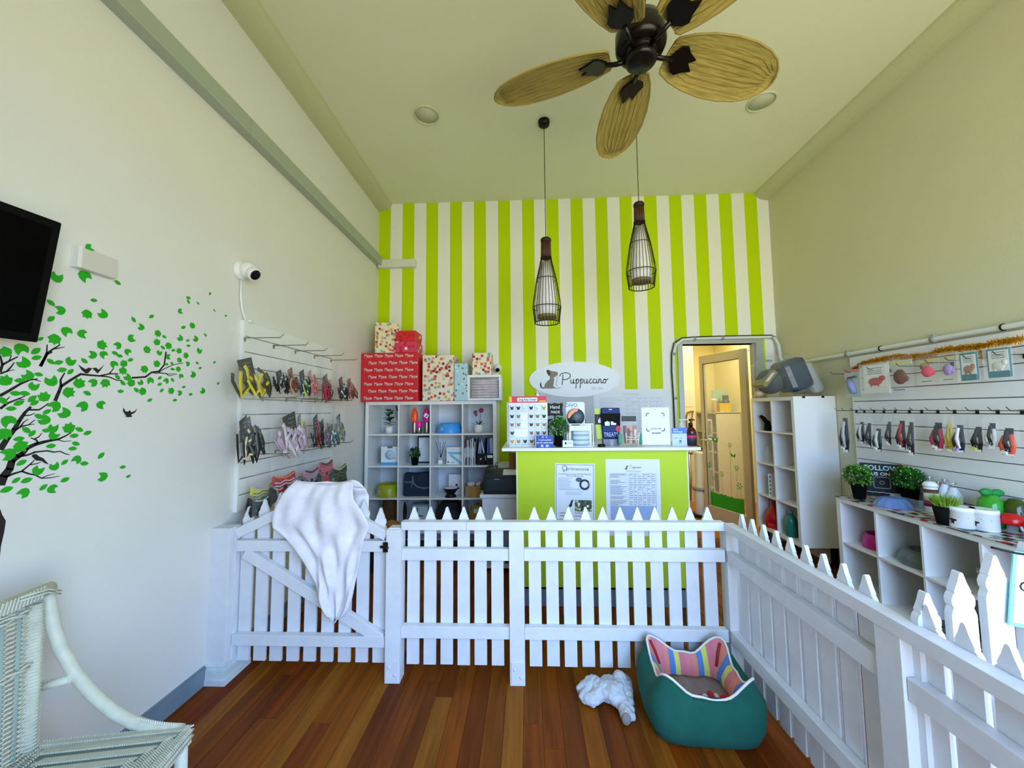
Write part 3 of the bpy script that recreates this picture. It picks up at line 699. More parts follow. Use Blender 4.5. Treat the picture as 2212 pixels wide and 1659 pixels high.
bush('white flowering plant in a black pot before the framed picture', (-1.168, yc-.06, zrow[1]), .06, .10, .042, .085, blackm, 150, 9, leafg, True, .03)
t = thing('reed_diffuser', 'reed diffuser with dark sticks in a labelled glass bottle', 'diffuser', (-.905, yc-.02, zrow[1]))
part('bottle', MB().box(-.024,-.024,0,.024,.024,.052).lathe([(.014,.052),(.010,.06),(.011,.068)], n=12), mat('frosted_glass', '#dfe6e6', .15, trans=.3), t, bevel=.003)
part('bottle_label', MB().box(-.02,-.0250,.008,.02,-.024,.045), paper, t)
for dx, dy in ((-.055,0),(-.028,.02),(.0,-.02),(.028,.01),(.052,-.01)):
    part('reed', MB().tube([(0,0,.06),(dx,dy,.235)], .0022, 5), mat('reed_dark', '#3a2c24', .8), t)
t = thing('boxed_product', 'white and aqua carton beside the reed diffuser', 'box', (-.765, yc+.03, zrow[1]))
part('carton', MB().box(-.085,-.03,0,.095,.05,.175), white_pl, t, bevel=.001)
part('aqua_print', MB().prism([(-.085,.125),(.095,.125),(.095,.10),(-.05,.10)], 'y', -.031, -.03).prism([(-.06,.095),(-.02,.095),(.09,.005),(.05,.005)], 'y', -.031, -.03), mat('aqua_print', '#7fc3d8', .5), t)
part('printed_marks', MB().box(-.075,-.031,.015,-.06,-.03,.028).box(-.04,-.031,.015,.0,-.03,.02), inkb, t)
# folders / magazines row 2 col 4
bx = -.66; rg = random.Random(11)
cols_ = ['#3d4f63','#b7c6cf','#31405c','#c94b3c','#e8e8e4','#5b7b52','#26324a','#d8dfe6','#7f97b8','#e8e0cc','#364a8c','#c7ced4']
for i, c in enumerate(cols_):
    w = rg.uniform(.006,.012); h = rg.uniform(.235,.275) if i > 1 else .17
    names = ['slate','pale grey','navy','red','off-white','green','dark navy','ice white','blue-grey','cream','royal blue','silver grey']
    order = ['first','second','third','fourth','fifth','sixth','seventh','eighth','ninth','tenth','eleventh','twelfth']
    t = thing('magazine', names[i]+' magazine spine, '+order[i]+' from the left in the folder cell', 'magazine', (bx+w/2, yc, zrow[1]), group='magazines in the second row cell')
    part('cover', MB().box(-w/2,-.07,0,w/2,.10,h), mat('mag_'+c[1:], c, .5), t); part('spine_print', MB().box(-w*.25,-.0706,h*.3,w*.25,-.07,h*.7), paper, t)
    bx += w+.0012
for k, (x, pc, pn) in enumerate(((-.520,'#8fb3e6','pale blue'),(-.425,'#4a86e0','bright blue'))):
    t = thing('magazine_file', 'black magazine file with %s folders standing in it' % pn, 'file box', (x+.04, yc, zrow[1]))
    mb = MB(); mb.prism([(-.07,0),(.12,0),(.12,.26),(.05,.26),(-.07,.115)], 'x', -.042, -.039).prism([(-.07,0),(.12,0),(.12,.26),(.05,.26),(-.07,.115)], 'x', .039, .042).box(-.042,-.07,0,.042,-.067,.115).box(-.042,-.07,0,.042,.12,.003)
    part('file_case', mb, black, t)
    for j in range(4):
        part('folder', MB().obox((-.025+.017*j,.02,.135+.005*j), ((1,0,(.12 if k == 0 else .03)*(j-1)),(0,1,0),(-(.12 if k == 0 else .03)*(j-1),0,1)), (.005,.07,.125)), mat('folder_'+pc[1:]+str(j), ['#9db9e4','#c3d0e0','#5d7fb8','#dde6f2'][j] if k == 0 else ['#4a86e0','#3f78d2','#e6ecf4','#bcd0ec'][j], .5), t)
    part('file_label', MB().obox((0,-.0712,.085 if k else .06), ((1,0,.5 if not k else 0),(0,1,0),(0,0,1)), (.028 if k else .010,.0008,.014 if k else .006)), paper, t)
# row 3
dog_bowl('large olive-lime pet bowl in the left cell of third row', (-1.463, yc+.0, zrow[2]), .125, .125, mat('olive_lime_plastic', '#a3a61a', .35))
t = thing('tote_bag', 'navy fabric tote bag with grey straps in third row cell', 'bag', (-1.14, yc, zrow[2]))
nav = mat('navy_fabric', '#14283c', .85, noise=.15, nscale=60)
mb = MB(); mb.prism([(-.150,0),(.145,.005),(.148,.25),(.05,.243),(-.05,.235),(-.138,.24)], 'y', -.05, .03)
part('bag_body', mb, nav, t, bevel=.012)
gs = mat('grey_webbing', '#5c6a76', .8)
part('strap', MB().tube([(-.05,-.054,.20),(-.045,-.058,.14),(0,-.06,.10),(.06,-.058,.085),(.13,-.054,.09)], .0025, 6, flat=4, up=(0,1,0)), gs, t)
part('strap', MB().tube([(-.05,-.055,.215),(-.058,-.058,.12),(-.065,-.055,.09)], .002, 6, flat=4, up=(0,1,0)), gs, t)
part('pocket_band', MB().box(-.136,-.0525,.140,-.06,-.05,.155), gs, t)
t = thing('boxed_product', 'white carton printed with a dog face behind the black bowl', 'box', (-.765, yc+.09, zrow[2]+.0)); 
part('carton', MB().box(-.075,-.02,0,.10,.05,.205), white_pl, t)
mb = MB()
for a, b, r in ((0,.115,.012),(-.03,.145,.004),(.03,.145,.004),(-.022,.125,.003),(.022,.125,.003),(.045,.12,.004),(-.05,.11,.004)): mb.lathe([(.0001,0),(r,0),(r,.0006),(.0001,.0006)], n=10).xf(Matrix.Identity(4))
mb = MB()
for a, b, r in ((0.01,.095,.014),(-.03,.135,.004),(.035,.135,.004),(-.015,.12,.003),(.03,.12,.003),(.055,.11,.004),(-.045,.105,.004)): mb.prism([(a+r*math.cos(q*PI/5), b+r*.8*math.sin(q*PI/5)) for q in range(10)], 'y', -.0206, -.02)
part('printed_face', mb, inkb, t)
t = thing('pet_bowl', 'black footed bowl with white spotted inside in third row', 'bowl', (-.795, yc-.05, zrow[2]))
part('bowl_body', MB().lathe([(.062,0),(.058,.006),(.040,.03),(.060,.055),(.080,.085),(.083,.092),(.078,.09),(.055,.06),(.0001,.045)], n=28), black, t)
part('bowl_lining', MB().lathe([(.077,.091),(.054,.062),(.0001,.047)], n=28), voro('spotted_lining', '#eef0f4', ['#1a2340','#1a2340'], 45, .3, .4, cover=.4), t)
part('rim_knob', MB().ell((.084,-.01,.088), .009, 8, 6), black, t)
t = thing('cardboard_box', 'small open cardboard box of white slippers beside the printer', 'box', (-.56, yc, zrow[2]))
cb = mat('cardboard', '#b08a55', .85, noise=.1, nscale=20)
part('carton', MB().box(-.075,-.08,0,.12,-.077,.11).box(-.075,.08,0,.12,.083,.11).box(-.078,-.08,0,-.075,.083,.12).box(.12,-.08,0,.123,.083,.11).box(-.075,-.08,0,.12,.083,.003), cb, t)
part('tape_band', MB().box(.0,-.0808,0,.03,-.08,.11), mat('tape_tan', '#c8923f', .5), t)
part('slippers', MB().ell((-.03,0,.115), (.045,.05,.032), 12, 8).ell((.06,0,.115), (.045,.05,.028), 12, 8), mat('fluffy_white', '#e6e6e6', .95, bump=.5), t)
# row 4
t = thing('cushion_roll', 'brown cushion roll standing in the bottom left cell', 'cushion', (-1.45, yc+.05, zrow[3]))
part('cushion_body', MB().lathe([(.075,0),(.095,.02),(.10,.15),(.09,.26),(.05,.30),(.0001,.305)], n=20, sy=.8), mat('brown_fabric', '#5c3c16', .9, noise=.2, nscale=30), t)
part('dark_cushion', MB().ell((.115,.02,.13), (.045,.06,.12), 14, 10), mat('dark_brown_fabric', '#2c130a', .9), t)
t = thing('boxed_product', 'grey-green carton with paw prints in bottom row', 'box', (-1.105, yc, zrow[3]))
part('carton', MB().box(-.09,-.06,0,.09,.07,.235), mat('carton_grey_green', '#7e9793', .6), t)
part('printed_panel', MB().box(-.08,-.061,.03,.08,-.06,.215), mat('carton_print_pale', '#b9c8c6', .6), t)
mb = MB(); rg = random.Random(8)
for k in range(9):
    a, b = rg.uniform(-.06,.06), rg.uniform(.05,.2); mb.prism([(a+.011*math.cos(q*PI/4), b+.009*math.sin(q*PI/4)) for q in range(8)], 'y', -.062, -.061)
part('paw_prints', mb, mat('print_slate', '#3e4f58', .7), t)
t = thing('pet_carrier', 'black mesh dome pet carrier in the bottom row', 'carrier', (-.815, yc+.02, zrow[3]))
part('dome', MB().ell((0,0,.10), (.145,.13,.19), 24, 14), mat('black_mesh', '#0d0f11', .6, bump=.6, bscale=300), t)
for k in range(5): part('rib', MB().tube([(.03+.02*k,-.13*math.cos(q*.25-.2),.10+.19*math.sin(.5+q*.25)) for q in range(4)], .003, 5), dark, t)
t = thing('filled_bag', 'clear bag of yellow and orange treats in bottom right cell', 'bag', (-.53, yc, zrow[3]))
part('bag_body', MB().ell((0,0,.12), (.08,.05,.12), 16, 10, lump=.06), voro('treat_mix', '#9a8c3c', ['#d8a830','#7d8890','#c96a2a','#e0e0dc'], 22, .45, .3, cover=.9), t)
part('bag_top', MB().prism([(-.06,.20),(.06,.20),(.08,.265),(-.08,.26)], 'y', -.01, .01), clearb, t)
# brown soft thing on the floor behind the gate post
solo('plush_cushion', MB().ell((-1.33,3.62,.50), (.0,.0,.0)) if False else MB().lathe([(.06,0),(.08,.03),(.075,.08),(.0001,.11)], (-1.27,3.55,.305), 20), mat('tan_plush', '#a06a34', .95, bump=.6, bscale=90), 'tan plush cushion in front of the cube shelf', 'cushion')
solo('low_stool', MB().box(-1.42,3.40,.27,-1.1,3.72,.304).box(-1.41,3.41,0,-1.38,3.44,.27).box(-1.14,3.41,0,-1.11,3.44,.27).box(-1.41,3.68,0,-1.38,3.71,.27).box(-1.14,3.68,0,-1.11,3.71,.27), mat('dark_wood', '#2a1a10', .6), 'low dark stool under the tan plush cushion', 'stool')

# ---------------------------------------------------------------- printer and cabinet
cz = .677
t = thing('side_cabinet', 'white bedside cabinet with one drawer under the black printer', 'cabinet', (-.19, 3.60, 0))
cw = mat('cabinet_white', '#e9e9ee', .5)
part('cabinet_body', MB().box(-.215,-.19,.04,-.20,.19,cz-.03).box(.20,-.19,.04,.215,.19,cz-.03).box(-.2,.18,.04,.2,.19,cz-.03).box(-.2,-.19,.04,.2,.19,.06).box(-.2,-.19,.42,.2,.19,.435), cw, t)
part('cabinet_top', MB().box(-.235,-.21,cz-.03,.235,.2,cz), cw, t, bevel=.004)
dwr = part('drawer', MB().box(-.20,-.195,.44,.20,-.18,cz-.035), cw, t)
part('drawer_moulding', MB().box(-.15,-.2,.475,.15,-.195,.482).box(-.15,-.2,.645,.15,-.195,.652).box(-.15,-.2,.482,-.143,-.195,.645).box(.143,-.2,.482,.15,-.195,.645), cw, dwr)
part('stored_items', MB().box(-.15,-.1,.06,-.09,.05,.30).box(-.02,-.14,.06,.16,.1,.12).ell((-.12,-.1,.33),(.03,.03,.04),10,8), mat('stored_dark', '#33302e', .6), t)
for sx_ in (-1,1):
    for sy_ in (-1,1): part('leg', MB().box(sx_*.2-.015,sy_*.17-.015,0,sx_*.2+.015,sy_*.17+.015,.04), cw, t)
t = thing('printer', 'black multifunction printer on the white side cabinet', 'printer', (-.18, 3.60, cz+.001))
pm = mat('printer_black', '#101418', .35); pm2 = mat('printer_slate', '#1e2c3a', .3)
part('printer_body', MB().prism([(-.20,0),(.19,0),(.19,.20),(-.08,.20),(-.20,.165)], 'x', -.215, .22), pm, t, bevel=.012)
part('front_cover', MB().box(-.185,-.206,.03,.20,-.20,.135), pm2, t, bevel=.005)
part('handle_slot', MB().box(-.12,-.209,.128,-.07,-.206,.137), mat('slot_light', '#7f8c98', .4), t)
part('side_tray', MB().box(-.255,-.12,.02,-.216,.05,.08), pm, t, bevel=.01)
part('paper_sheet', MB().obox((.09,-.155,.186), ((1,0,0),(0,.96,.28),(0,-.28,.96)), (.13,.055,.0015)), paper, t)
part('paper_stack', MB().prism([(0,.19),(.18,.19),(.19,.235),(.06,.235)], 'x', -.10, .2), mat('grey_tray', '#a8acb4', .5), t, bevel=.004)
part('cable', MB().tube([(-.10,.05,.24),(-.115,.02,.25),(-.12,-.02,.235),(-.105,-.03,.20)], .003, 6), black, t)

# ---------------------------------------------------------------- counter
ct = thing('reception_counter', 'lime green reception counter with a white top', 'counter', (.545, 3.1, 0))
CT = 1.141
part('front_panel', MB().box(-.078,2.852,.135,1.168,2.87,CT-.022), green_p, ct, world=True)
edge = mat('white_edge_band', '#f3f6ee', .5)
part('edge_strip', MB().box(-.084,2.851,.0,-.078,3.35,CT-.022), edge, ct, world=True); part('edge_strip', MB().box(1.168,2.851,.0,1.176,3.35,CT-.022), edge, ct, world=True)
part('side_panel', MB().box(-.078,2.87,0,-.06,3.35,CT-.022), white_lam, ct, world=True); part('side_panel', MB().box(1.15,2.87,0,1.168,3.35,CT-.022), white_lam, ct, world=True)
part('kick_board', MB().box(-.078,2.856,0,1.168,2.87,.132), grey_sk, ct, world=True); part('kick_trim', MB().box(-.078,2.850,.122,1.168,2.856,.135), black, ct, world=True)
part('worktop', MB().box(-.188,2.80,CT-.022,1.250,3.38,CT), mat('worktop_white', '#eef0f2', .35), ct, world=True, bevel=.002)
solo('leather_pouch', MB().box(-.170,3.50,.879,-.085,3.54,1.03).box(-.15,3.495,.879,-.130,3.50,1.03), mat('tan_leather', '#8a5f1d', .5), 'tan leather pouch with a dark strap standing on the printer', 'pouch')
# posters on the counter front
def poster(name, label, x0, x1, z0, z1, y, rot=0, cat='poster'):
    t = thing(name, label, cat, ((x0+x1)/2, y, z0)); t.rotation_euler = (0, rot, 0); w = (x1-x0)/2
    part('sheet', MB().box(-w,-.0012,0,w,0,z1-z0), paper, t); return t, w, z1-z0
p1, w, h = poster('poster', 'blue-white product poster with a dog lead picture taped on counter', .196, .487, .605, 1.022, 2.8515, math.radians(1.2))
part('border', MB().box(-w+.008,-.0018,.008,w-.008,-.0012,.011).box(-w+.008,-.0018,h-.011,w-.008,-.0012,h-.008).box(-w+.008,-.0018,.008,-w+.011,-.0012,h-.008).box(w-.011,-.0018,.008,w-.008,-.0012,h-.008), ink, p1)
text('primenove', .034, FY(.02,-.0016,h-.040), ink, p1, sx=1.15)
part('logo_ring', MB().tube([(-.075+.017*math.cos(a*PI/8),-.003,h-.034+.017*math.sin(a*PI/8)) for a in range(16)], .0022, 5, closed=True).bar((-.078,-.003,h-.05),(-.082,-.003,h-.066),.005,.001), ink, p1)
text('Is introducing its new range of RETRACTABLE dog', .0115, FY(0,-.0016,h-.078), inkb, p1); text('Products straight from Italy', .0115, FY(0,-.0016,h-.091), inkb, p1)
mb = MB(); lines(mb, -w+.022, -w+.13, h-.108, h-.175, 9, -.0013, .0016, .3, random.Random(1)); lines(mb, -w+.022, w-.02, h-.185, h-.192, 2, -.0013, .0016, .1, random.Random(2)); lines(mb, -.07, .08, h-.208, h-.226, 3, -.0013, .0013, .5, random.Random(3))
part('text_lines', mb, ink, p1, stuff=True)
part('picture', MB().tube([(.072+.032*math.cos(a*PI/10),-.004,h-.152+.032*math.sin(a*PI/10)) for a in range(20)], .007, 6, closed=True, flat=.3), mat('print_navy', '#232b40', .6), p1)
part('picture', MB().prism([(.03+.024*math.cos(a*PI/7), h-.118+.017*math.sin(a*PI/7)) for a in range(14)], 'y', -.0022, -.0012), mat('print_slate2', '#556270', .6), p1)
part('picture', MB().tube([(.10,-.0062,h-.135),(.106,-.0062,h-.15),(.10,-.0062,h-.165)], .006, 5, flat=.3), mat('print_pink', '#d98a94', .6), p1)
part('picture', MB().prism([(-.035,.125),(-.025,.150),(-.010,.155),(-.018,.128),(-.020,.110),(-.034,.098),(-.045,.108)], 'y', -.0022, -.0012), mat('print_navy2', '#1b2238', .6), p1)
part('photo', MB().box(.0,-.002,.070,.125,-.0012,.152), voro('printed_photo', '#4c5a34', ['#c9cfd2','#27402e','#1d2a2c','#d0c04a','#eef0ee','#6d7f8a'], 60, .5, .6), p1)
text('IT IS NICE', .010, FY(-.11,-.0016,.056), inkb, p1, align='LEFT', bold=.0003); text('IT IS FUNCTIONAL', .010, FY(-.11,-.0016,.036), inkb, p1, align='LEFT', bold=.0003)
text('IT LOOKS LIKE A PEN', .010, FY(.0,-.0016,.058), inkb, p1, align='LEFT', bold=.0003); text('IT IS COLOURFUL', .010, FY(.0,-.0016,.036), inkb, p1, align='LEFT', bold=.0003)
part('tape', MB().bar((-w-.014,-.002,h-.008),(-w+.022,-.002,h+.014),.012,.0006,up=(0,1,0)).bar((w-.01,-.002,h+.002),(w+.014,-.002,h-.004),.010,.0006,up=(0,1,0)), mat('clear_tape2', '#f5f9ea', .2), p1)

def dog_logo(mb, x, z, s, y0, y1):
    pts = [(-.30,-.40),(.20,-.40),(.22,-.34),(.12,-.30),(.16,-.10),(.18,.06),(.14,.12),(.20,.13),(.34,.24),(.36,.36),(.26,.40),(.10,.42),(.02,.46),(-.04,.40),(-.06,.26),(-.02,.12),(-.02,.05),(-.16,-.06),(-.27,-.20),(-.30,-.33),(-.40,-.34),(-.46,-.22),(-.44,-.12),(-.50,-.20),(-.48,-.34),(-.38,-.41)]
    mb.prism([(x+a*s, z+b*s) for a, b in pts], 'y', y0, y1)
def strokes(word_pts, mb, M, r, flat=.3):
    for st in word_pts:
        P = []
        for i in range(len(st)-1):
            p0 = Vector(st[max(i-1,0)]+(0,)); p1 = Vector(st[i]+(0,)); p2 = Vector(st[i+1]+(0,)); p3 = Vector(st[min(i+2,len(st)-1)]+(0,))
            for k in range(4):
                t = k/4; P.append(.5*((2*p1)+(-p0+p2)*t+(2*p0-5*p1+4*p2-p3)*t*t+(-p0+3*p1-3*p2+p3)*t**3))
        P.append(Vector(st[-1]+(0,)))
        mb.tube([M @ p for p in P], r*flat, 6, flat=1/flat, up=M.to_3x3() @ Vector((0,0,1)))
# cursive wordmark, x-height 1
def cur_u(x): return [(x,.9),(x-.02,.35),(x+.14,.02),(x+.36,.25),(x+.50,.95)], [(x+.50,.95),(x+.47,.30),(x+.58,.03),(x+.76,.3)]
def cur_p(x): return [(x,.5),(x+.12,.95),(x+.08,.2),(x-.02,-1.0)], [(x+.08,.45),(x+.28,.95),(x+.50,.75),(x+.42,.15),(x+.14,.08)]
def cur_c(x): return ([(x+.45,.75),(x+.25,.92),(x+.02,.5),(x+.16,.05),(x+.42,.12),(x+.62,.4)],)
def cur_i(x): return ([(x+.02,.9),(x,.3),(x+.12,.03),(x+.3,.35)], [(x+.05,1.30),(x+.07,1.36)])
def cur_n(x): return ([(x,.9),(x,.05)], [(x,.45),(x+.22,.92),(x+.40,.7),(x+.38,.25),(x+.52,.03),(x+.68,.3)])
def cur_o(x): return ([(x+.3,.92),(x+.04,.6),(x+.10,.1),(x+.36,.05),(x+.52,.5),(x+.36,.9),(x+.30,.75),(x+.62,.72),(x+.9,1.0)],)
P_ = [[(0,1.9),(-.05,1.0),(-.16,-.05),(-.06,-.08)], [(-.62,1.55),(-.3,2.05),(.5,2.3),(1.25,1.95),(1.15,1.25),(.4,.85),(-.1,.95)]]
def wordmark(mb, M, r):
    S_ = list(P_); x = 1.35
    for L in 'uppuccino':
        fn = {'u': cur_u, 'p': cur_p, 'c': cur_c, 'i': cur_i, 'n': cur_n, 'o': cur_o}[L]
        S_ += [list(s) for s in fn(x)]; x += {'u': .86, 'p': .74, 'c': .62, 'i': .38, 'n': .74, 'o': .8}[L]
    strokes(S_, mb, M, r); return x
# price list on counter
p2, w, h = poster('poster', 'white price list poster with a pale blue footer on the counter', .572, .966, .500, 1.052, 2.8515, math.radians(.4))
mb = MB(); dog_logo(mb, -.045, h-.062, .034, -.0022, -.0012); part('dog_emblem', mb, mat('emblem_brown', '#6b5044', .7), p2)
mb = MB(); wordmark(mb, Matrix.Translation((-.018,-.0016,h-.066)) @ Matrix.Rotation(PI/2,4,'X') @ Matrix.Scale(.0105,4), .09/1 * .0105 * 1.0); part('wordmark', mb, ink, p2)
mb = MB(); 
lines(mb, -.05, .06, h-.085, h-.092, 2, -.0013, .0014, .1, random.Random(3), align='c')
def table(mb, x0, x1, z0, z1, nr, y, seed, cols=6, hc=.42):
    rg = random.Random(seed)
    zs = [z0+(z1-z0)*k/nr for k in range(nr+1)]
    for z in zs: mb.box(x0, y-.0005, z-.0005, x1, y, z+.0005)
    xs = [x0, x0+(x1-x0)*hc] + [x0+(x1-x0)*(hc+(1-hc)*k/cols) for k in range(1, cols+1)]
    for x in xs: mb.box(x-.0005, y-.0005, min(z0,z1), x+.0005, y, max(z0,z1))
    for a, b in zip(zs, zs[1:]):
        d = b-a
        for q in range(2):
            if rg.random() < .85: zz = a+d*(.28+.38*q); mb.box(x0+.003, y-.0006, zz-.0012, x0+(x1-x0)*hc*rg.uniform(.4,.9), y, zz+.0012)
        for c in range(1, cols+1):
            if rg.random() < .8: zz = a+d*.35; mb.box(xs[c]+.003, y-.0006, zz-.0016, xs[c]+(xs[c+1]-xs[c])*rg.uniform(.5,.85), y, zz+.0016)
table(mb, -w+.03, w-.03, h-.105, .215, 15, -.0013, 5)
part('price_table', mb, ink, p2, stuff=True)
part('blue_footer', MB().box(-w+.03,-.0019,.06,w-.03,-.0013,.213), mat('footer_blue', '#9fb9e6', .7), p2)
# price list on the wall, grey board and oval sign
p3, w, h = poster('poster', 'large white price list sheet on striped wall behind the counter', .757, 1.560, 1.00, 1.640, YB-.001)
mb = MB(); lines(mb, -.09, .09, h-.05, h-.062, 2, -.0013, .002, .1, random.Random(4), align='c'); table(mb, -w+.055, w-.06, h-.09, .05, 12, -.0013, 9); part('price_table', mb, mat('faint_ink', '#9aa6bb', .8), p3, stuff=True)
solo('grey_board', MB().box(.10,YB-.008,1.05,.745,YB-.0005,1.60), mat('board_pale_grey', '#cfd2d6', .7), 'plain pale grey board on the wall below oval sign', 'board')
ov = thing('oval_sign', 'white oval sign with a sitting dog and brown cursive name', 'sign', (.533, YB-.012, 1.757))
def ring(r1, r2, n=64): return [(r1*math.cos(2*PI*k/n), r2*math.sin(2*PI*k/n)) for k in range(n)]
part('sign_board', MB().prism(ring(.503,.200), 'y', -.006, .010), mat('sign_white', '#eef3fb', .4), ov)
mb = MB(); dog_logo(mb, -.265, -.005, .235, -.0085, -.006); part('dog_emblem', mb, mat('emblem_grey_brown', '#8a8078', .6), ov)
mb = MB(); mb.prism([(-.31,.105),(-.285,.112),(-.27,.10),(-.262,.06),(-.28,.04),(-.30,.07)], 'y', -.0092, -.0085); mb.prism([(-.37,-.02),(-.385,-.055),(-.375,-.09),(-.36,-.096),(-.366,-.06)], 'y', -.0092, -.0085); part('dog_shading', mb, mat('emblem_dark', '#3c3430', .6), ov)
part('leash', MB().tube([(-.185,.075,0),(-.187,.02,0),(-.20,-.03,0),(-.205,-.06,0),(-.195,-.072,0),(-.188,-.06,0)], .0016, 5).xf(Matrix.Translation((0,-.009,0)) @ Matrix.Rotation(PI/2,4,'X')), mat('emblem_dark2', '#5a504a', .6), ov)
part('grass_patch', MB().prism([(-.23,-.098),(-.17,-.088),(-.135,-.094),(-.20,-.104)], 'y', -.0085, -.006), mat('pale_green_print', '#b9cfa0', .7), ov)
mb = MB(); s_ = .0535; wordmark(mb, Matrix.Translation((-.125,-.0065,-.048)) @ Matrix.Rotation(PI/2,4,'X') @ Matrix.Diagonal((.0640, s_, s_, 1)), .0050); part('cursive_name', mb, mat('name_dark_brown', '#2c2422', .5), ov)
text('PET SPA', .040, FY(.255,-.0068,-.108), mat('name_pale_green', '#b8c8b0', .6), ov, sx=.9)
# ---------------------------------------------------------------- things on the counter
cy_ = 2.93; CT += .0008
t = thing('key_cover_rack', 'white display board of dog key covers with a red header', 'display rack', (.012, cy_+.02, CT))
part('board', MB().box(-.152,0,.0,.148,.012,.335), white_pl, t)
part('side_panel', MB().box(-.168,.0,.0,-.152,.05,.34), mat('side_grey', '#b6babf', .5), t)
part('base_tray', MB().box(-.150,-.03,0,.146,0,.010), white_pl, t)
hd = part('header', MB().box(-.152,-.004,.335,.140,.004,.385), mat('header_red', '#e03044', .5), t)
part('header_label', MB().box(-.085,-.0052,.345,.07,-.004,.374), paper, hd); text('Dog Key Cover', .023, FY(-.007,-.0056,.359), inkb, hd, bold=.0003, sx=.92)
part('header_picture', MB().box(-.150,-.0052,.340,-.128,-.004,.384).box(.085,-.0052,.340,.135,-.004,.352), mat('header_print', '#f0c23c', .6), hd)
rg = random.Random(21)
packm = mat('pack_ice', '#d4e6f2', .3); fc = [mat('face_'+c[1:], c, .6) for c in ('#8a6a3a','#5c4a3a','#e0b23c','#30343c','#c88a50','#f4f4f2','#b0805c')]
miss = {(1,2),(2,2),(3,1),(3,2),(4,5)}
for r in range(5):
    part('rail', MB().box(-.148,-.006,.262-.064*r,.144,-.001,.265-.064*r), white_lam, t)
    for c in range(6):
        if (r, c) in miss: continue
        x = -.127+.0495*c; z = .267-.064*r
        q = part('key_cover_pack', MB().box(x-.021,-.009,z,x+.021,-.002,z+.054), packm, t)
        f = MB(); m_ = fc[rg.randrange(7)]; f.ell((x,-.011,z+.024),(.012,.004,.011),10,6); f.ell((x-.010,-.011,z+.034),(.005,.003,.006),6,4); f.ell((x+.010,-.011,z+.034),(.005,.003,.006),6,4)
        part('dog_face', f, m_, q); part('eyes', MB().ell((x-.005,-.0155,z+.026),.0018,6,4).ell((x+.005,-.0155,z+.026),.0018,6,4).ell((x,-.0155,z+.019),.0022,6,4), inkb, q)
t = thing('key_cover_topper', 'little brown and white dog face perched above the red header', 'figurine', (.085, cy_+.02, CT+.386))
part('face', MB().ell((0,0,.010),(.012,.008,.012),12,8), paper, t); part('ear', MB().ell((-.012,0,.018),(.006,.004,.007),8,6), fc[0], t); part('ear', MB().ell((.012,0,.018),(.006,.004,.007),8,6), fc[0], t)
def plaque(w, h, lobes=1):
    P = []
    q = [(-1,.55),(-1.0,.9),(-.85,1.0),(-.55,.88),(-.2,.9),(0,1.05),(.2,.9),(.55,.88),(.85,1.0),(1,.9),(1,.55),(.92,.2),(.98,0),(.92,-.2),(1,-.55),(1,-.9),(.85,-1),(.55,-.88),(.2,-.9),(0,-1.05),(-.2,-.9),(-.55,-.88),(-.85,-1),(-1,-.9),(-1,-.55),(-.92,-.2),(-.98,0),(-.92,.2)]
    return [(a*w, b*h) for a, b in q][::-1]
chalk = mat('chalkboard_black', '#16191a', .7); chw = mat('chalk_white', '#eef2f0', .8)
t = thing('chalk_plaque', 'small scalloped chalk plaque reading Hand MADE', 'sign', (.222, 3.02, CT+.225))
part('plaque', MB().prism(plaque(.064,.053), 'y', -.004, .004, 0), chalk, t).location = (0,0,.055)
text('Hand', .038, FY(.0,-.0046,.074), chw, t, bold=.0003, sx=.95); text('MADE', .028, FY(.003,-.0046,.034), chw, t, bold=.0004, sx=.95)
part('post', MB().box(-.006,.004,-.225,.006,.012,.06), blackm, t)
t = thing('picture_frame', 'black frame with white script behind the flowering plant', 'picture frame', (.30, 3.04, CT))
part('frame', MB().box(-.135,-.006,0,.165,.008,.016).box(-.135,-.006,.189,.165,.008,.205).box(-.135,-.006,.016,-.125,.008,.189).box(.125,-.006,.016,.165,.008,.189), black, t)
part('print', MB().box(-.125,-.002,.016,.125,.004,.189), mat('print_ice', '#cfdfe4', .6), t)
part('script_print', MB().tube([(-.11,-.004,.17),(-.08,-.005,.15),(-.05,-.004,.18),(-.02,-.005,.15),(.0,-.004,.18),(.04,-.005,.16)], .004, 5), inkb, t)
bush('round plant with white blossoms in a black pot on the counter', (.242, 2.90, CT), .082, .15, .036, .082, blackm, 520, 3, leafb, True, .020)
t = thing('stand_card', 'blue extra points card standing at the front of the counter', 'card', (.130, 2.835, CT))
part('card', MB().prism([(-.066,0),(.066,0),(.060,.088),(-.064,.088)], 'y', -.002, .002), mat('card_royal_blue', '#2447a8', .5), t)
text('3 extra points', .0165, FY(0,-.0026,.056), paper, t, bold=.0003); text('per $1 spent here', .0165, FY(0,-.0026,.036), paper, t, bold=.0003)
part('card_print', MB().box(-.02,-.0026,.072,-.008,-.002,.081).box(.008,-.0026,.072,.018,-.002,.081).prism([(-.03,.004),(-.01,.004),(-.012,.022),(-.028,.020)], 'y', -.0026,-.002).prism([(.005,.004),(.03,.004),(.026,.022),(.008,.02)], 'y', -.0026,-.002), mat('card_print_pale', '#b9d0f4', .5), t)
part('card_back', MB().prism([(-.07,0),(-.062,0),(-.064,.088),(-.07,.08)], 'y', .002, .02), paper, t)
t = thing('card_holder', 'stack of white business cards in a low holder', 'card holder', (.300, 2.835, CT))
part('holder', MB().box(-.042,-.012,0,.042,.02,.018).box(-.042,.016,.018,.042,.02,.045), clearp, t)
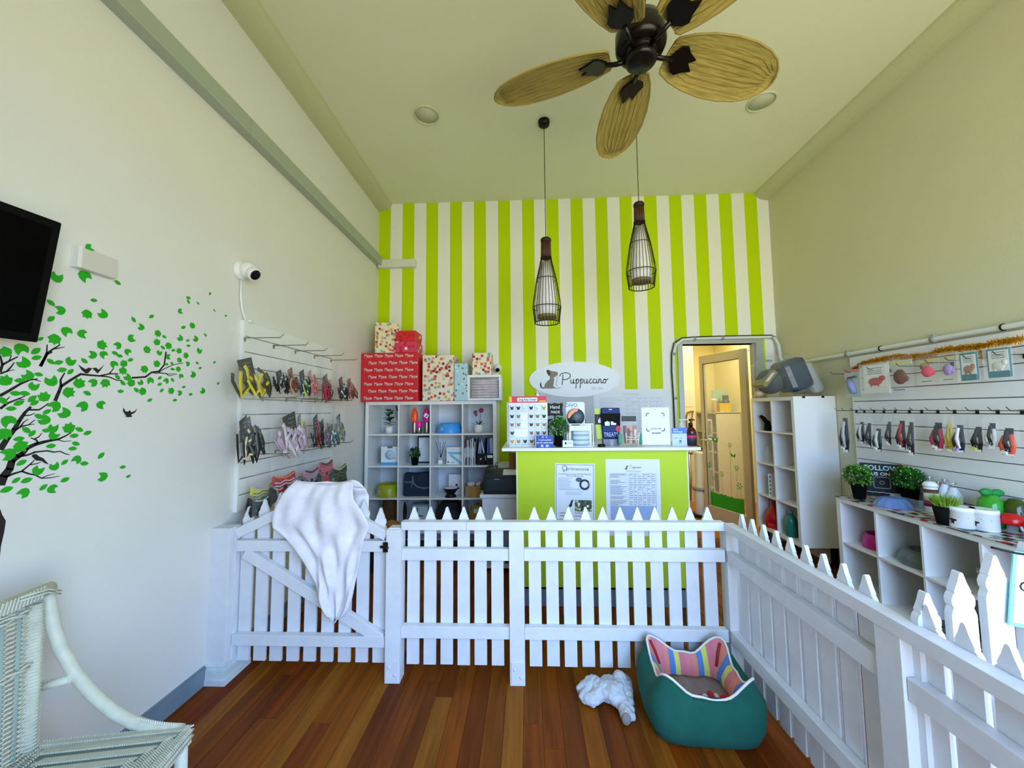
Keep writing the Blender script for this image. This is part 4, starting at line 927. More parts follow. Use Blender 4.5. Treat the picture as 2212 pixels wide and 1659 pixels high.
part('cards', MB().box(-.038,-.008,.004,.038,.014,.052), paper, t); part('card_mark', MB().prism([(-.022,.022),(-.012,.022),(-.010,.034),(-.016,.042),(-.022,.036)], 'y', -.009, -.008), inkb, t); text('Puppuccino', .0085, FY(.012,-.0085,.033), ink, t)
t = thing('tub_holder', 'clear framed box holding stacked pale dental tubs', 'product box', (.412, 2.93, CT))
part('frame', MB().box(-.092,-.04,0,.088,-.034,.006).box(-.092,-.04,.166,.088,-.034,.172).box(-.092,-.04,.006,-.086,-.034,.166).box(.082,-.04,.006,.088,-.034,.166).box(-.09,.03,0,.085,.034,.17), white_pl, t)
part('header_card', MB().box(-.088,-.034,.118,.06,-.028,.158), paper, t)
for k in range(3):
    q = part('tub', MB().lathe([(.060,.008+.036*k),(.064,.014+.036*k),(.064,.034+.036*k),(.066,.036+.036*k),(.066,.042+.036*k)], (-.002,0,0), 28, sy=.45), mat('tub_pale_blue', '#cfe0ea', .25), t)
    part('tub_band', MB().lathe([(.0646,.014+.036*k),(.0646,.018+.036*k)], (-.002,0,0), 28, sy=.45), mat('tub_teal', '#4a96b4', .4), q)
t = thing('product_card', 'white lead card with round navy and orange case', 'lead pack', (.378, 2.97, CT+.165))
part('card', MB().prism([(-.072,-.16),(.072,-.16),(.072,.160),(.060,.172),(-.062,.172),(-.074,.160)], 'y', .0, .003), paper, t)
text('DIVO', .042, FY(-.030,-.0006,.146), mat('divo_grey', '#7390a2', .6), t, sx=.9, bold=.0008)
part('lead_case', MB().lathe([(.0001,0),(.062,.0),(.066,-.006),(.066,-.026),(.058,-.032),(.0001,-.034)], n=36).xf(Matrix.Translation((.0,0,.055)) @ Matrix.Rotation(-PI/2,4,'X')), mat('case_dark_teal', '#183440', .35), t)
ob = [(.064*math.cos(a), .055+.064*math.sin(a)) for a in [PI*1.05-PI*.62*k/12 for k in range(13)]] + [(.012,.100),(-.012,.092),(-.032,.075),(-.05,.05)]
part('orange_shell', MB().prism(ob[::-1], 'y', -.040, -.030), mat('case_orange', '#f08a3c', .35), t)
part('lead_clip', MB().tube([(-.018,-.045,.03),(-.010,-.047,.012),(-.018,-.045,-.004),(-.022,-.045,-.02),(-.010,-.045,-.03),(-.006,-.045,-.012)], .005, 6), black, t)
t = thing('treat_pouch', 'lime and black narrow treat pouch behind the blue pouch', 'pouch', (.560, 3.00, CT+.05))
part('pouch_top', MB().box(-.03,-.008,.190,.035,.008,.235), mat('pouch_lime', '#b5cc1e', .4), t); part('pouch_band', MB().box(-.028,-.009,.11,.035,.009,.19), black, t)
part('pouch_body', MB().prism([(-.018,.0),(.035,0),(.035,.11),(-.026,.11)], 'y', -.010, .010), MATS['pouch_lime'], t); part('pouch_mark', MB().prism([(-.005,.125),(.03,.12),(.03,.15),(.015,.17),(-.004,.148)], 'y', -.0105, -.009), chw, t)
t = thing('treat_pouch', 'large navy treat pouch with a glossy black middle', 'pouch', (.647, 2.98, CT+.052))
navy = mat('pouch_navy', '#0c2a70', .45, spec=.2)
part('pouch_body', MB().prism([(-.062,0),(.064,0),(.070,.09),(.074,.17),(.072,.236),(-.068,.238),(-.074,.17),(-.068,.09)], 'y', -.016, .014), navy, t, bevel=.006)
part('black_band', MB().prism([(-.068,.10),(.070,.10),(.0745,.195),(-.0735,.195)], 'y', -.0185, -.015), mat('gloss_black', '#050608', .5, spec=.08), t)
text('TREATS', .044, FY(0,-.0168,.030), mat('print_sky', '#b9d2f2', .5), t, sx=.72); part('white_emblem', MB().prism([(-.045,.10),(-.01,.10),(-.008,.128),(-.03,.136),(-.048,.125)], 'y', -.0195, -.0185).prism([(.0,.105),(.04,.105),(.04,.12),(.02,.122),(.018,.132),(.0,.132)], 'y', -.0195, -.0185), chw, t)
part('red_roundel', MB().prism([(.055+.018*math.cos(a*PI/9), .075+.024*math.sin(a*PI/9)) for a in range(18)][::-1], 'y', -.0185, -.016), mat('roundel_red', '#d21c2a', .5), t)
part('hang_hole', MB().box(-.012,-.0165,.222,.012,-.0155,.228), chw, t)
solo('grey_box', MB().box(.585,2.95,CT,.708,3.02,CT+.050), mat('box_slate_grey', '#7f8698', .6), 'slate grey box carrying the navy treat pouch', 'box', bevel=.002)
solo('black_puck', MB().lathe([(.028,0),(.030,.008),(.026,.018),(.0001,.020)], (.555,2.88,CT), 24), black, 'small black round puck between tubs and grey box', 'puck')
solo('glass_bottle', MB().lathe([(.012,0),(.014,.01),(.010,.03),(.012,.042),(.006,.052),(.0001,.053)], (.628,2.86,CT), 16), clearp, 'tiny clear glass bottle in front of the slate box', 'bottle')
t = thing('chew_bag', 'clear bag of brown chews with a dark header in holder', 'bag', (.778, 2.93, CT+.0))
part('header_card', MB().box(-.056,-.004,.185,.052,.004,.225), mat('header_dark_olive', '#22261a', .5), t)
part('chews', MB().prism([(-.040,.02),(.048,.02),(.050,.15),(-.044,.152)], 'y', -.014, .012), voro('chew_mix', '#9a6a5c', ['#5c3426','#c99a86','#3a1d16','#e4c6b6'], 45, .5, .5, (1,1,.35)), t)
part('clear_bag', MB().prism([(-.050,.004),(.056,.004),(.056,.185),(-.055,.186)], 'y', -.018, .016), clearb, t)
part('wire_holder', MB().tube([(-.035,-.03,.10),(-.030,-.035,.004),(.055,-.035,.004),(.066,-.03,.10)], .004, 6).tube([(-.033,-.034,.05),(.058,-.034,.05)], .003, 6).tube([(-.034,-.034,.075),(.03,-.036,.06),(.06,-.034,.085)], .003, 6), chw, t)
for x in (-.076,.082):
    solo('green_tube', MB().box(.778+x-.015,2.90,CT+.012,.778+x+.015,2.93,CT+.092), mat('tube_sea_green', '#3f9c84', .4), 'sea green padded tube %s the chew bag' % ('left of' if x < 0 else 'right of'), 'tube', group='green tubes beside the chews', bevel=.012)
t = thing('scan_stand', 'clear acrylic stand with a white scan me sheet', 'sign', (.968, 2.90, CT))
part('acrylic', MB().box(-.108,-.004,.0,.104,.0,.292).box(-.10,-.004,0,.10,.06,.004), clearp, t)
part('sheet', MB().box(-.105,-.0052,.010,.101,-.004,.285), paper, t)
br = MB()
for sx_, sz in ((-1,1),(1,1),(-1,-1),(1,-1)):
    cx, cz_ = -.004+sx_*.066, .178+sz*.066; br.tube([(cx-sx_*.022,-.0058,cz_),(cx-sx_*.006,-.0058,cz_),(cx,-.0058,cz_-sz*.006),(cx,-.0058,cz_-sz*.022)], .0032, 5, flat=.3)
part('corner_marks', br, mat('mark_slate', '#39424e', .6), t)
text('SCAN ME', .019, FY(-.002,-.0054,.129), mat('mark_slate'), t); text('MOOBAR', .0125, FY(.0,-.0054,.096), inkb, t, bold=.0006, sx=1.2)
part('hang_tab', MB().prism([(-.015,.270),(.012,.270),(.0,.276),(-.006,.276)], 'y', -.0056,-.005), mat('tab_aqua', '#9cc9d8', .5), t)
t = thing('surcharge_card', 'blue-headed card surcharge notice next to scan sheet', 'sign', (1.146, 2.91, CT))
part('card', MB().box(-.058,-.003,0,.056,.0,.130), mat('card_pale_blue', '#c3d6f4', .5), t); part('blue_header', MB().box(-.058,-.0036,.092,.054,-.003,.134), mat('header_blue', '#4a78cc', .5), t)
text('Card', .017, FY(-.032,-.004,.122), paper, t, bold=.0004); text('Surcharge', .017, FY(-.014,-.004,.105), paper, t, bold=.0004)
part('printed_marks', MB().box(-.006,-.0036,.028,.010,-.003,.042).box(-.04,-.0036,.054,-.022,-.003,.058).box(0,-.0036,.054,.012,-.003,.058).box(-.010,-.0036,.018,.014,-.003,.022), mat('print_blue', '#3a62b4', .6), t)
part('card_side', MB().box(.058,-.001,0,.066,.03,.118), paper, t)
def pump(t, z, m, L=.04, s=1): 
    part('pump', MB().tube([(0,0,z),(0,0,z+.022*s)], .004*s, 8).tube([(-.010*s,0,z+.024*s),(L*.6,0,z+.026*s),(L,0,z+.022*s)], [.007*s,.005*s,.003*s], 8), m, t)
t = thing('pump_bottle', 'white sanitiser pump behind the card surcharge notice', 'bottle', (1.216, 3.05, CT))
part('bottle_body', MB().lathe([(.03,0),(.033,.005),(.033,.12),(.014,.155),(.014,.17)], n=20), white_pl, t); part('pump', MB().tube([(0,0,.17),(0,0,.185)], .006, 8).tube([(-.02,0,.19),(.045,0,.19),(.06,0,.212)], .005, 8), white_pl, t)
t = thing('pump_bottle', 'amber pump bottle with a pink band at counter end', 'bottle', (1.233, 2.92, CT))
amb = mat('amber_glass', '#4a0f0a', .12)
part('bottle_body', MB().lathe([(.034,0),(.037,.004),(.038,.10),(.034,.118),(.020,.135),(.013,.142)], n=28), amb, t)
part('bottle_label', MB().lathe([(.0384,.012),(.0384,.092)], n=28), mat('label_dark_slate', '#1c2b38', .5), t); part('pink_band', MB().lathe([(.0388,.058),(.0388,.080)], n=28), mat('band_magenta', '#d0286a', .5), t)
part('collar', MB().lathe([(.015,.140),(.016,.165),(.012,.17)], n=16), black, t); pump(t, .168, black, .034)
solo('wooden_block', MB().box(1.215,3.12,CT,1.247,3.15,CT+.055), mat('dark_wood'), 'small dark wooden block behind the amber bottle', 'block')
# a second camera on the striped wall
def dome_cam(label, loc, rz, look):
    t = thing('security_camera', label, 'camera', loc, rz)
    part('base', MB().lathe([(.046,0),(.048,.006),(.045,.018),(.03,.024)], n=28).xf(Matrix.Rotation(PI/2,4,'X')), white_pl, t)
    part('ball', MB().ell((0,-.045,0), .040, 24, 16), white_pl, t)
    d = Vector(look).normalized(); R = d.to_track_quat('Z','Y').to_matrix().to_4x4()
    q = part('lens_hood', MB().lathe([(.031,.012),(.033,.045),(.031,.052),(.027,.052)], n=24).xf(Matrix.Translation((0,-.045,0)) @ R), white_pl, t)
    part('lens', MB().lathe([(.026,.0522),(.018,.0545),(.0001,.055)], n=20).xf(Matrix.Translation((0,-.045,0)) @ R), black, t)
    return t
c1 = dome_cam('white dome security camera on the left wall with its cable', (XL, 2.155, 2.272), PI/2, (-.12,-.78,-.5)); c1.scale = (1.2,1.2,1.2)
t = thing('camera_cable', 'white cable dropping from left wall camera to slatwall', 'cable', (XL+.01, 2.2, 2.0))
part('cable_run', MB().tube([(-1.7, 2.152, 2.21),(-1.7, 2.153, 2.114),(-1.7, 2.169, 2.034),(-1.7, 2.194, 1.984),(-1.69, 2.224, 1.971)], .006, 8), white_pl, t, world=True)
part('cable_plug', MB().ell((-1.69, 2.227, 1.98), (.012,.02,.012), 10, 6), white_pl, t, world=True)
dome_cam('small white dome camera on the striped wall above drawer unit', (-.325, YB, 1.895), 0, (.1,-.8,-.55))
# ---------------------------------------------------------------- wall box, television
tb = thing('wall_box', 'plain white rectangular box on left wall beside the television', 'wall box', (XL, 1.36, 2.0))
part('box_body', MB().box(XL,1.335,1.975,XL+.032,1.462,2.055), mat('box_offwhite', '#d9d3c8', .5), tb, world=True, bevel=.003)
part('box_end', MB().box(XL,1.322,1.975,XL+.034,1.336,2.056), white_pl, tb, world=True)
tv = thing('television', 'black flat television on the left wall at picture edge', 'television', (-1.62, .80, 1.66))
a1 = Vector((-1.622,1.183,1.659)); a2 = Vector((-1.568,1.183,2.068)); 
dirv = Vector((-1.65-(-1.568), -.60, 0)); dirv = Vector((-.075,-.62,.0)); up = (a2-a1).normalized(); dv = dirv.normalized(); nrm = dv.cross(up).normalized()
if nrm.x < 0: nrm = -nrm
cen = a1 + dv*.36 + up*.206
part('tv_frame', MB().obox(cen - nrm*.02, (dv, up, nrm), (.36,.206,.02)), mat('tv_bezel_black', '#040405', .5, spec=.12), tv, world=True, bevel=.004)
part('tv_screen', MB().obox(cen + nrm*.0006, (dv, up, nrm), (.338,.180,.0008)), mat('screen_black', '#010102', .3, spec=.08), tv, world=True)
part('bracket', MB().bar(tuple(cen-nrm*.04), (XL+.005, cen.y, cen.z), .06, .06), black, tv, world=True)

# ---------------------------------------------------------------- tree decal on the left wall
dx = XL + .0008
tree = thing('tree_decal', 'dark branches of the tree sticker on the left wall', 'wall sticker', (XL, 1.2, 1.3))
BR = [([(1.311, 1.471), (1.32, 1.503), (1.325, 1.523), (1.353, 1.549), (1.383, 1.574), (1.416, 1.573), (1.449, 1.573), (1.483, 1.585), (1.516, 1.588)], 0.005600000000000001, 0.0022500000000000003), ([(1.325, 1.523), (1.322, 1.547), (1.333, 1.574)], 0.004, 0.0018000000000000002), ([(1.483, 1.585), (1.499, 1.61)], 0.0024000000000000002, 0.00135), ([(1.449, 1.573), (1.483, 1.572), (1.515, 1.56), (1.534, 1.562)], 0.0028000000000000004, 0.00135), ([(1.573, 1.576), (1.631, 1.585), (1.657, 1.608), (1.692, 1.617), (1.716, 1.65), (1.721, 1.713)], 0.004, 0.00315), ([(1.717, 1.679), (1.721, 1.713)], 0.0024000000000000002, 0.0009000000000000001), ([(1.657, 1.608), (1.684, 1.606), (1.717, 1.631), (1.763, 1.656), (1.813, 1.671)], 0.0024000000000000002, 0.00135), ([(1.692, 1.609), (1.73, 1.61), (1.742, 1.6), (1.784, 1.612)], 0.0024000000000000002, 0.00108), ([(1.73, 1.607), (1.778, 1.615)], 0.0016, 0.0009000000000000001), ([(1.262, 1.591), (1.271, 1.618), (1.278, 1.636), (1.291, 1.646)], 0.0048000000000000004, 0.0027), ([(1.262, 1.592), (1.271, 1.618), (1.276, 1.638), (1.293, 1.656), (1.313, 1.676)], 0.0048000000000000004, 0.0018000000000000002), ([(1.276, 1.638), (1.276, 1.67)], 0.0024000000000000002, 0.00135), ([(1.293, 1.657), (1.31, 1.663), (1.327, 1.67)], 0.0024000000000000002, 0.00108), ([(1.161, 1.561), (1.165, 1.584), (1.18, 1.598), (1.201, 1.616)], 0.004, 0.0018000000000000002), ([(1.165, 1.584), (1.158, 1.614)], 0.0032, 0.0018000000000000002), ([(1.18, 1.598), (1.185, 1.618)], 0.0016, 0.0009000000000000001), ([(1.162, 1.555), (1.177, 1.564), (1.186, 1.579), (1.193, 1.595)], 0.0032, 0.00135), ([(1.177, 1.564), (1.195, 1.571)], 0.0016, 0.0009000000000000001), ([(1.166, 1.483), (1.187, 1.501), (1.212, 1.524), (1.236, 1.54), (1.257, 1.545)], 0.0048000000000000004, 0.0018000000000000002), ([(1.248, 1.542), (1.266, 1.537)], 0.0016, 0.0009000000000000001), ([(1.169, 1.441), (1.184, 1.458), (1.204, 1.47), (1.227, 1.484)], 0.004, 0.00135), ([(1.178, 1.45), (1.181, 1.468), (1.189, 1.48)], 0.0024000000000000002, 0.0009000000000000001), ([(1.209, 1.474), (1.227, 1.472)], 0.0016, 0.0009000000000000001), ([(1.177, 1.309), (1.191, 1.342), (1.207, 1.372), (1.217, 1.399), (1.23, 1.427), (1.244, 1.447)], 0.0088, 0.0036000000000000003), ([(1.242, 1.437), (1.267, 1.437), (1.279, 1.447), (1.292, 1.461)], 0.0032, 0.00135), ([(1.228, 1.417), (1.246, 1.419), (1.256, 1.426)], 0.0024000000000000002, 0.0009000000000000001), ([(1.21, 1.37), (1.224, 1.381), (1.242, 1.385), (1.258, 1.402)], 0.0032, 0.00108), ([(1.221, 1.379), (1.229, 1.395), (1.24, 1.405)], 0.0024000000000000002, 0.0009000000000000001), ([(1.239, 1.385), (1.258, 1.387)], 0.0016, 0.0009000000000000001), ([(1.184, 1.195), (1.19, 1.22), (1.203, 1.241), (1.207, 1.268), (1.221, 1.281), (1.232, 1.288), (1.243, 1.306), (1.264, 1.317), (1.287, 1.323), (1.306, 1.327), (1.327, 1.329), (1.347, 1.339), (1.366, 1.351)], 0.012, 0.0018000000000000002), ([(1.271, 1.318), (1.267, 1.331), (1.251, 1.34)], 0.0032, 0.00135), ([(1.26, 1.335), (1.272, 1.342), (1.28, 1.355)], 0.0024000000000000002, 0.0009000000000000001), ([(1.328, 1.328), (1.345, 1.32), (1.368, 1.321)], 0.0016, 0.0009000000000000001), ([(1.221, 1.279), (1.245, 1.282), (1.266, 1.29), (1.298, 1.291), (1.319, 1.284), (1.336, 1.285), (1.353, 1.274), (1.366, 1.269)], 0.0032, 0.00135), ([(1.258, 1.288), (1.264, 1.293)], 0.0016, 0.0009000000000000001), ([(1.193, 1.216), (1.213, 1.224), (1.234, 1.229), (1.253, 1.248), (1.265, 1.262)], 0.004, 0.00135), ([(1.253, 1.248), (1.272, 1.249), (1.283, 1.253)], 0.002, 0.0009000000000000001), ([(1.234, 1.229), (1.252, 1.218), (1.271, 1.21), (1.288, 1.196), (1.314, 1.193), (1.34, 1.195)], 0.0028000000000000004, 0.00108), ([(1.289, 1.197), (1.307, 1.203), (1.325, 1.206)], 0.0016, 0.0009000000000000001)]
for pts, r0, r1 in BR:
    n = len(pts); mb = MB()
    P = [Vector((dx, y, z)) for y, z in pts]
    for i in range(n-1):
        d = (P[i+1]-P[i]); s = Vector((1,0,0)).cross(d).normalized(); ra = r0+(r1-r0)*i/(n-1); rb = r0+(r1-r0)*(i+1)/(n-1)
        e = d.normalized()*min(ra,rb)*.3
        vs = [P[i]-s*ra-e, P[i]+s*ra-e, P[i+1]+s*rb+e, P[i+1]-s*rb+e]; o = len(mb.v)
        mb.add(vs + [v+Vector((.0005,0,0)) for v in vs], [(0,1,2,3),(7,6,5,4),(0,4,5,1),(1,5,6,2),(2,6,7,3),(3,7,4,0)])
    part('branch', mb, barkm, tree, world=True)
TR = [(1.148, 1.096), (1.177, 1.125), (1.188, 1.115), (1.194, 1.095), (1.204, 1.073), (1.202, 1.037), (1.197, 0.994), (1.196, 0.878), (1.163, 0.837)]
part('trunk', MB().prism(TR, 'x', dx, dx+.0006), barkm, tree, world=True)
LV = [(1.384, 2.073, 0.015, 1), (1.29, 1.922, 0.0194, 1), (1.374, 1.955, 0.022, 1), (1.492, 1.971, 0.0123, 0), (1.41, 1.871, 0.0114, 0), (1.277, 1.823, 0.0132, 0), (1.305, 1.804, 0.0167, 1), (1.281, 1.765, 0.0132, 0), (1.39, 1.811, 0.0176, 2), (1.445, 1.826, 0.0185, 1), (1.565, 1.831, 0.0123, 0), (1.598, 1.806, 0.015, 1), (1.642, 1.864, 0.0123, 0), (1.824, 2.006, 0.0123, 0), (1.825, 1.987, 0.0106, 0), (1.881, 1.994, 0.0088, 0), (1.952, 2.067, 0.0097, 0), (1.986, 1.984, 0.0079, 0), (2.066, 1.974, 0.0088, 0), (1.784, 1.925, 0.0132, 1), (1.804, 1.849, 0.0123, 0), (1.855, 1.869, 0.0158, 2), (1.935, 1.837, 0.0097, 0), (1.329, 1.728, 0.0176, 1), (1.295, 1.694, 0.0194, 2), (1.256, 1.687, 0.0088, 0), (1.38, 1.729, 0.0167, 1), (1.449, 1.698, 0.0185, 2), (1.507, 1.707, 0.015, 1), (1.562, 1.746, 0.0167, 1), (1.676, 1.793, 0.0158, 2), (1.708, 1.783, 0.0106, 0), (1.675, 1.751, 0.0158, 2), (1.79, 1.793, 0.0158, 1), (1.877, 1.806, 0.0158, 1), (1.832, 1.788, 0.0097, 0), (1.838, 1.762, 0.0106, 0), (1.731, 1.744, 0.0167, 2), (1.704, 1.731, 0.0114, 0), (1.631, 1.708, 0.0167, 2), (1.69, 1.704, 0.0132, 1), (1.757, 1.726, 0.0106, 0), (1.788, 1.728, 0.0141, 2), (1.904, 1.747, 0.0158, 1), (1.827, 1.711, 0.015, 2), (1.734, 1.69, 0.0132, 1), (1.792, 1.683, 0.0132, 2), (1.893, 1.681, 0.0097, 0), (2.002, 1.698, 0.0097, 0), (1.912, 1.656, 0.0097, 0), (1.17, 1.628, 0.0167, 2), (1.207, 1.642, 0.0194, 1), (1.246, 1.642, 0.015, 0), (1.249, 1.619, 0.0132, 0), (1.217, 1.598, 0.0185, 1), (1.289, 1.611, 0.0123, 0), (1.312, 1.61, 0.0132, 0), (1.35, 1.619, 0.0167, 1), (1.392, 1.627, 0.0123, 0), (1.418, 1.655, 0.0158, 1), (1.457, 1.66, 0.015, 1), (1.499, 1.673, 0.0123, 0), (1.518, 1.664, 0.0114, 0), (1.549, 1.685, 0.0141, 1), (1.562, 1.653, 0.0114, 0), (1.498, 1.625, 0.015, 1), (1.537, 1.634, 0.015, 2), (1.68, 1.651, 0.0158, 2), (1.726, 1.654, 0.0097, 0), (1.754, 1.661, 0.0097, 0), (1.838, 1.67, 0.0123, 1), (1.176, 1.533, 0.0176, 2), (1.23, 1.556, 0.0167, 1), (1.258, 1.561, 0.0114, 0), (1.21, 1.536, 0.0123, 0), (1.249, 1.519, 0.015, 1), (1.296, 1.542, 0.0194, 1), (1.324, 1.584, 0.0141, 0), (1.35, 1.58, 0.0123, 0), (1.381, 1.538, 0.0194, 2), (1.426, 1.545, 0.0158, 1), (1.47, 1.546, 0.0176, 2), (1.349, 1.502, 0.0194, 2), (1.409, 1.502, 0.0132, 0), (1.534, 1.603, 0.0158, 2), (1.515, 1.574, 0.0123, 0), (1.537, 1.551, 0.0123, 0), (1.554, 1.578, 0.015, 1), (1.572, 1.554, 0.0167, 2), (1.611, 1.559, 0.0123, 1), (1.624, 1.62, 0.0167, 2), (1.653, 1.569, 0.0158, 1), (1.697, 1.586, 0.0106, 0), (1.698, 1.556, 0.0106, 0), (1.729, 1.575, 0.0132, 1), (1.761, 1.582, 0.0106, 0), (1.53, 1.515, 0.0114, 0), (1.594, 1.524, 0.0123, 0), (1.622, 1.52, 0.0167, 2), (1.71, 1.528, 0.0106, 0), (1.758, 1.529, 0.0158, 2), (1.802, 1.521, 0.0132, 1), (1.823, 1.551, 0.0097, 0), (1.872, 1.619, 0.0167, 1), (1.805, 1.603, 0.0123, 1), (1.789, 1.638, 0.0132, 2), (1.758, 1.634, 0.0106, 0), (1.864, 1.516, 0.0106, 0), (1.935, 1.538, 0.0158, 1), (2.033, 1.584, 0.0097, 0), (1.656, 1.481, 0.0114, 0), (1.779, 1.484, 0.0106, 0), (1.202, 1.492, 0.0132, 0), (1.225, 1.493, 0.0132, 0), (1.279, 1.483, 0.0176, 2), (1.253, 1.461, 0.0123, 0), (1.246, 1.475, 0.0141, 0), (1.173, 1.467, 0.0132, 0), (1.212, 1.46, 0.0141, 0), (1.194, 1.441, 0.0123, 0), (1.309, 1.45, 0.0194, 1), (1.341, 1.426, 0.0194, 1), (1.396, 1.451, 0.0194, 1), (1.46, 1.456, 0.0167, 1), (1.289, 1.43, 0.0123, 0), (1.268, 1.414, 0.0132, 0), (1.284, 1.402, 0.0176, 1), (1.19, 1.398, 0.0194, 1), (1.182, 1.358, 0.0194, 2), (1.237, 1.368, 0.0132, 0), (1.253, 1.355, 0.0123, 0), (1.291, 1.363, 0.0114, 0), (1.312, 1.371, 0.0158, 1), (1.315, 1.345, 0.0158, 1), (1.359, 1.369, 0.0194, 2), (1.391, 1.362, 0.0132, 0), (1.419, 1.347, 0.0132, 0), (1.376, 1.339, 0.0132, 0), (1.22, 1.339, 0.0132, 0), (1.226, 1.313, 0.0194, 2), (1.308, 1.307, 0.0132, 0), (1.383, 1.309, 0.0123, 0), (1.374, 1.291, 0.0123, 0), (1.196, 1.291, 0.0202, 1), (1.231, 1.258, 0.0132, 0), (1.323, 1.233, 0.015, 1), (1.278, 1.225, 0.0167, 1), (1.352, 1.243, 0.0114, 0), (1.389, 1.248, 0.0158, 1), (1.415, 1.23, 0.0132, 0), (1.472, 1.253, 0.0141, 0), (1.557, 1.195, 0.0114, 0), (1.482, 1.169, 0.0185, 1), (1.582, 1.152, 0.0097, 0), (1.221, 1.201, 0.0114, 0), (1.248, 1.196, 0.0141, 0), (1.357, 1.178, 0.0132, 0), (1.199, 1.175, 0.015, 0), (1.242, 1.155, 0.0167, 1), (1.295, 1.163, 0.0123, 0), (1.322, 1.151, 0.0158, 1)]
def leaf_mesh(kind, v):
    if kind == 0: P = [(-1.05,0),(-.6,.42),(0,.62),(.6,.45),(1.1,0),(.6,-.45),(0,-.6),(-.6,-.42)]
    elif kind == 1: P = [(-.95,-.1),(-.85,.6),(-.5,.85),(.0,1.05),(.02,.42),(.3,.2),(1.05,.28),(.8,-.3),(.4,-.75),(-.1,-.95),(-.65,-.75)]
    else: P = [(-1,-.05),(-.75,.45),(-.62,.95),(-.2,.72),(.15,1.05),(.38,.62),(.92,.62),(.72,.1),(.95,-.35),(.4,-.72),(-.1,-.92),(-.62,-.6)]
    me = MB().prism([(a,b) for a, b in P], 'x', 0, .0006/.02).mesh('leaf', leafm); return me
LM = [leaf_mesh(k, 0) for k in range(3)]
rg = random.Random(2)
for y, z, s, k in LV:
    o = link('leaf', LM[k], tree); o.location = (XL+.0010+rg.uniform(0,.0004)-XL, y-1.2, z-1.3); o.scale = (.02, s*1.08, s*1.08); o.rotation_euler = (rg.uniform(0, 2*PI) if k else rg.uniform(-.9,.9), 0, 0)
def bird(pts, label):
    solo('bird_decal', MB().prism(pts, 'x', dx+.001, dx+.0016), barkm, label, 'wall sticker', group='bird stickers on the left wall')
bird([(1.373, 1.609), (1.386, 1.589), (1.399, 1.578), (1.407, 1.58), (1.42, 1.6), (1.407, 1.602), (1.398, 1.594)], 'left bird of the pair on the upper branch')
bird([(1.461, 1.62), (1.449, 1.596), (1.44, 1.582), (1.43, 1.592), (1.42, 1.6), (1.432, 1.605), (1.443, 1.597)], 'right bird of the pair on the upper branch')
bird([(1.545, 1.447), (1.544, 1.432), (1.555, 1.416), (1.561, 1.41), (1.551, 1.412), (1.561, 1.406), (1.58, 1.406), (1.583, 1.412), (1.575, 1.414), (1.594, 1.426), (1.603, 1.442), (1.592, 1.432), (1.579, 1.426), (1.57, 1.436), (1.567, 1.43), (1.554, 1.43)], 'dark bird sticker in flight right of the branches')
bird([(1.256, 1.278), (1.26, 1.283), (1.268, 1.283), (1.277, 1.273), (1.288, 1.266), (1.305, 1.242), (1.295, 1.247), (1.283, 1.258), (1.27, 1.26), (1.262, 1.269)], 'dark bird sticker perched on the lower branch')
# ---------------------------------------------------------------- slatwalls with hooks and bagged goods
def slatwall(label, x0, x1, ya, yb, z0, z1, n, wall):
    t = thing('slatwall_panel', label, 'slatwall', (wall, (ya+yb)/2, z0))
    s = 1 if x1 > x0 else -1
    a, b = sorted((x0, x0+s*.006)); part('backing', MB().box(a, ya, z0, b, yb, z1), mat('slat_gap_grey', '#6d716a', .8), t, world=True)
    h = (z1-z0)/n
    a, b = sorted((x0+s*.006, x1))
    for k in range(n): part('slat', MB().box(a, ya, z0+h*k+.003, b, yb, z0+h*(k+1)-.003), white_lam, t, world=True)
    a, b = sorted((x0, x1+s*.002)); part('edge_trim', MB().box(a, min(ya,yb)-.012, z0, b, min(ya,yb), z1), white_pl, t, world=True)
    return t
slatwall('white slatwall panel on the left wall behind bagged harnesses', XL+.001, XL+.022, 2.19, 3.24, .842, 1.976, 12, XL)
slatwall('long white slatwall panel on the right wall behind hanging goods', XR-.001, XR-.022, .70, 3.30, .62, 1.842, 13, XR)
def hook(label, y, z, s, L, wall, group, r=.003, mt=None):
    t = thing('display_hook', label, 'hook', (wall, y, z), group=group); x = wall+s*.024
    part('peg', MB().tube([(x,y,z),(x+s*L,y,z),(x+s*(L+.02),y,z+.02)], r, 6), mt or brass, t, world=True)
    part('hook_plate', MB().box(min(x-s*.002,x+s*.002),y-.008,z-.022,max(x-s*.002,x+s*.002),y+.008,z+.004), mt or brass, t, world=True)
rows = ((1.868, [2.187, 2.449, 2.687, 2.937, 3.192]), (1.515, [2.36,2.60,2.78,2.96,3.13]), (1.165, [2.30,2.50,2.74,2.93,3.12]))
rn = ('top','middle','bottom'); on = ('first','second','third','fourth','fifth')
for i, (z, yl) in enumerate(rows):
    for k, y in enumerate(yl): hook('%s steel hook from the left in the %s row of the left slatwall' % (on[k], rn[i]), y, z, 1, .22, XL, 'hooks on the left slatwall')
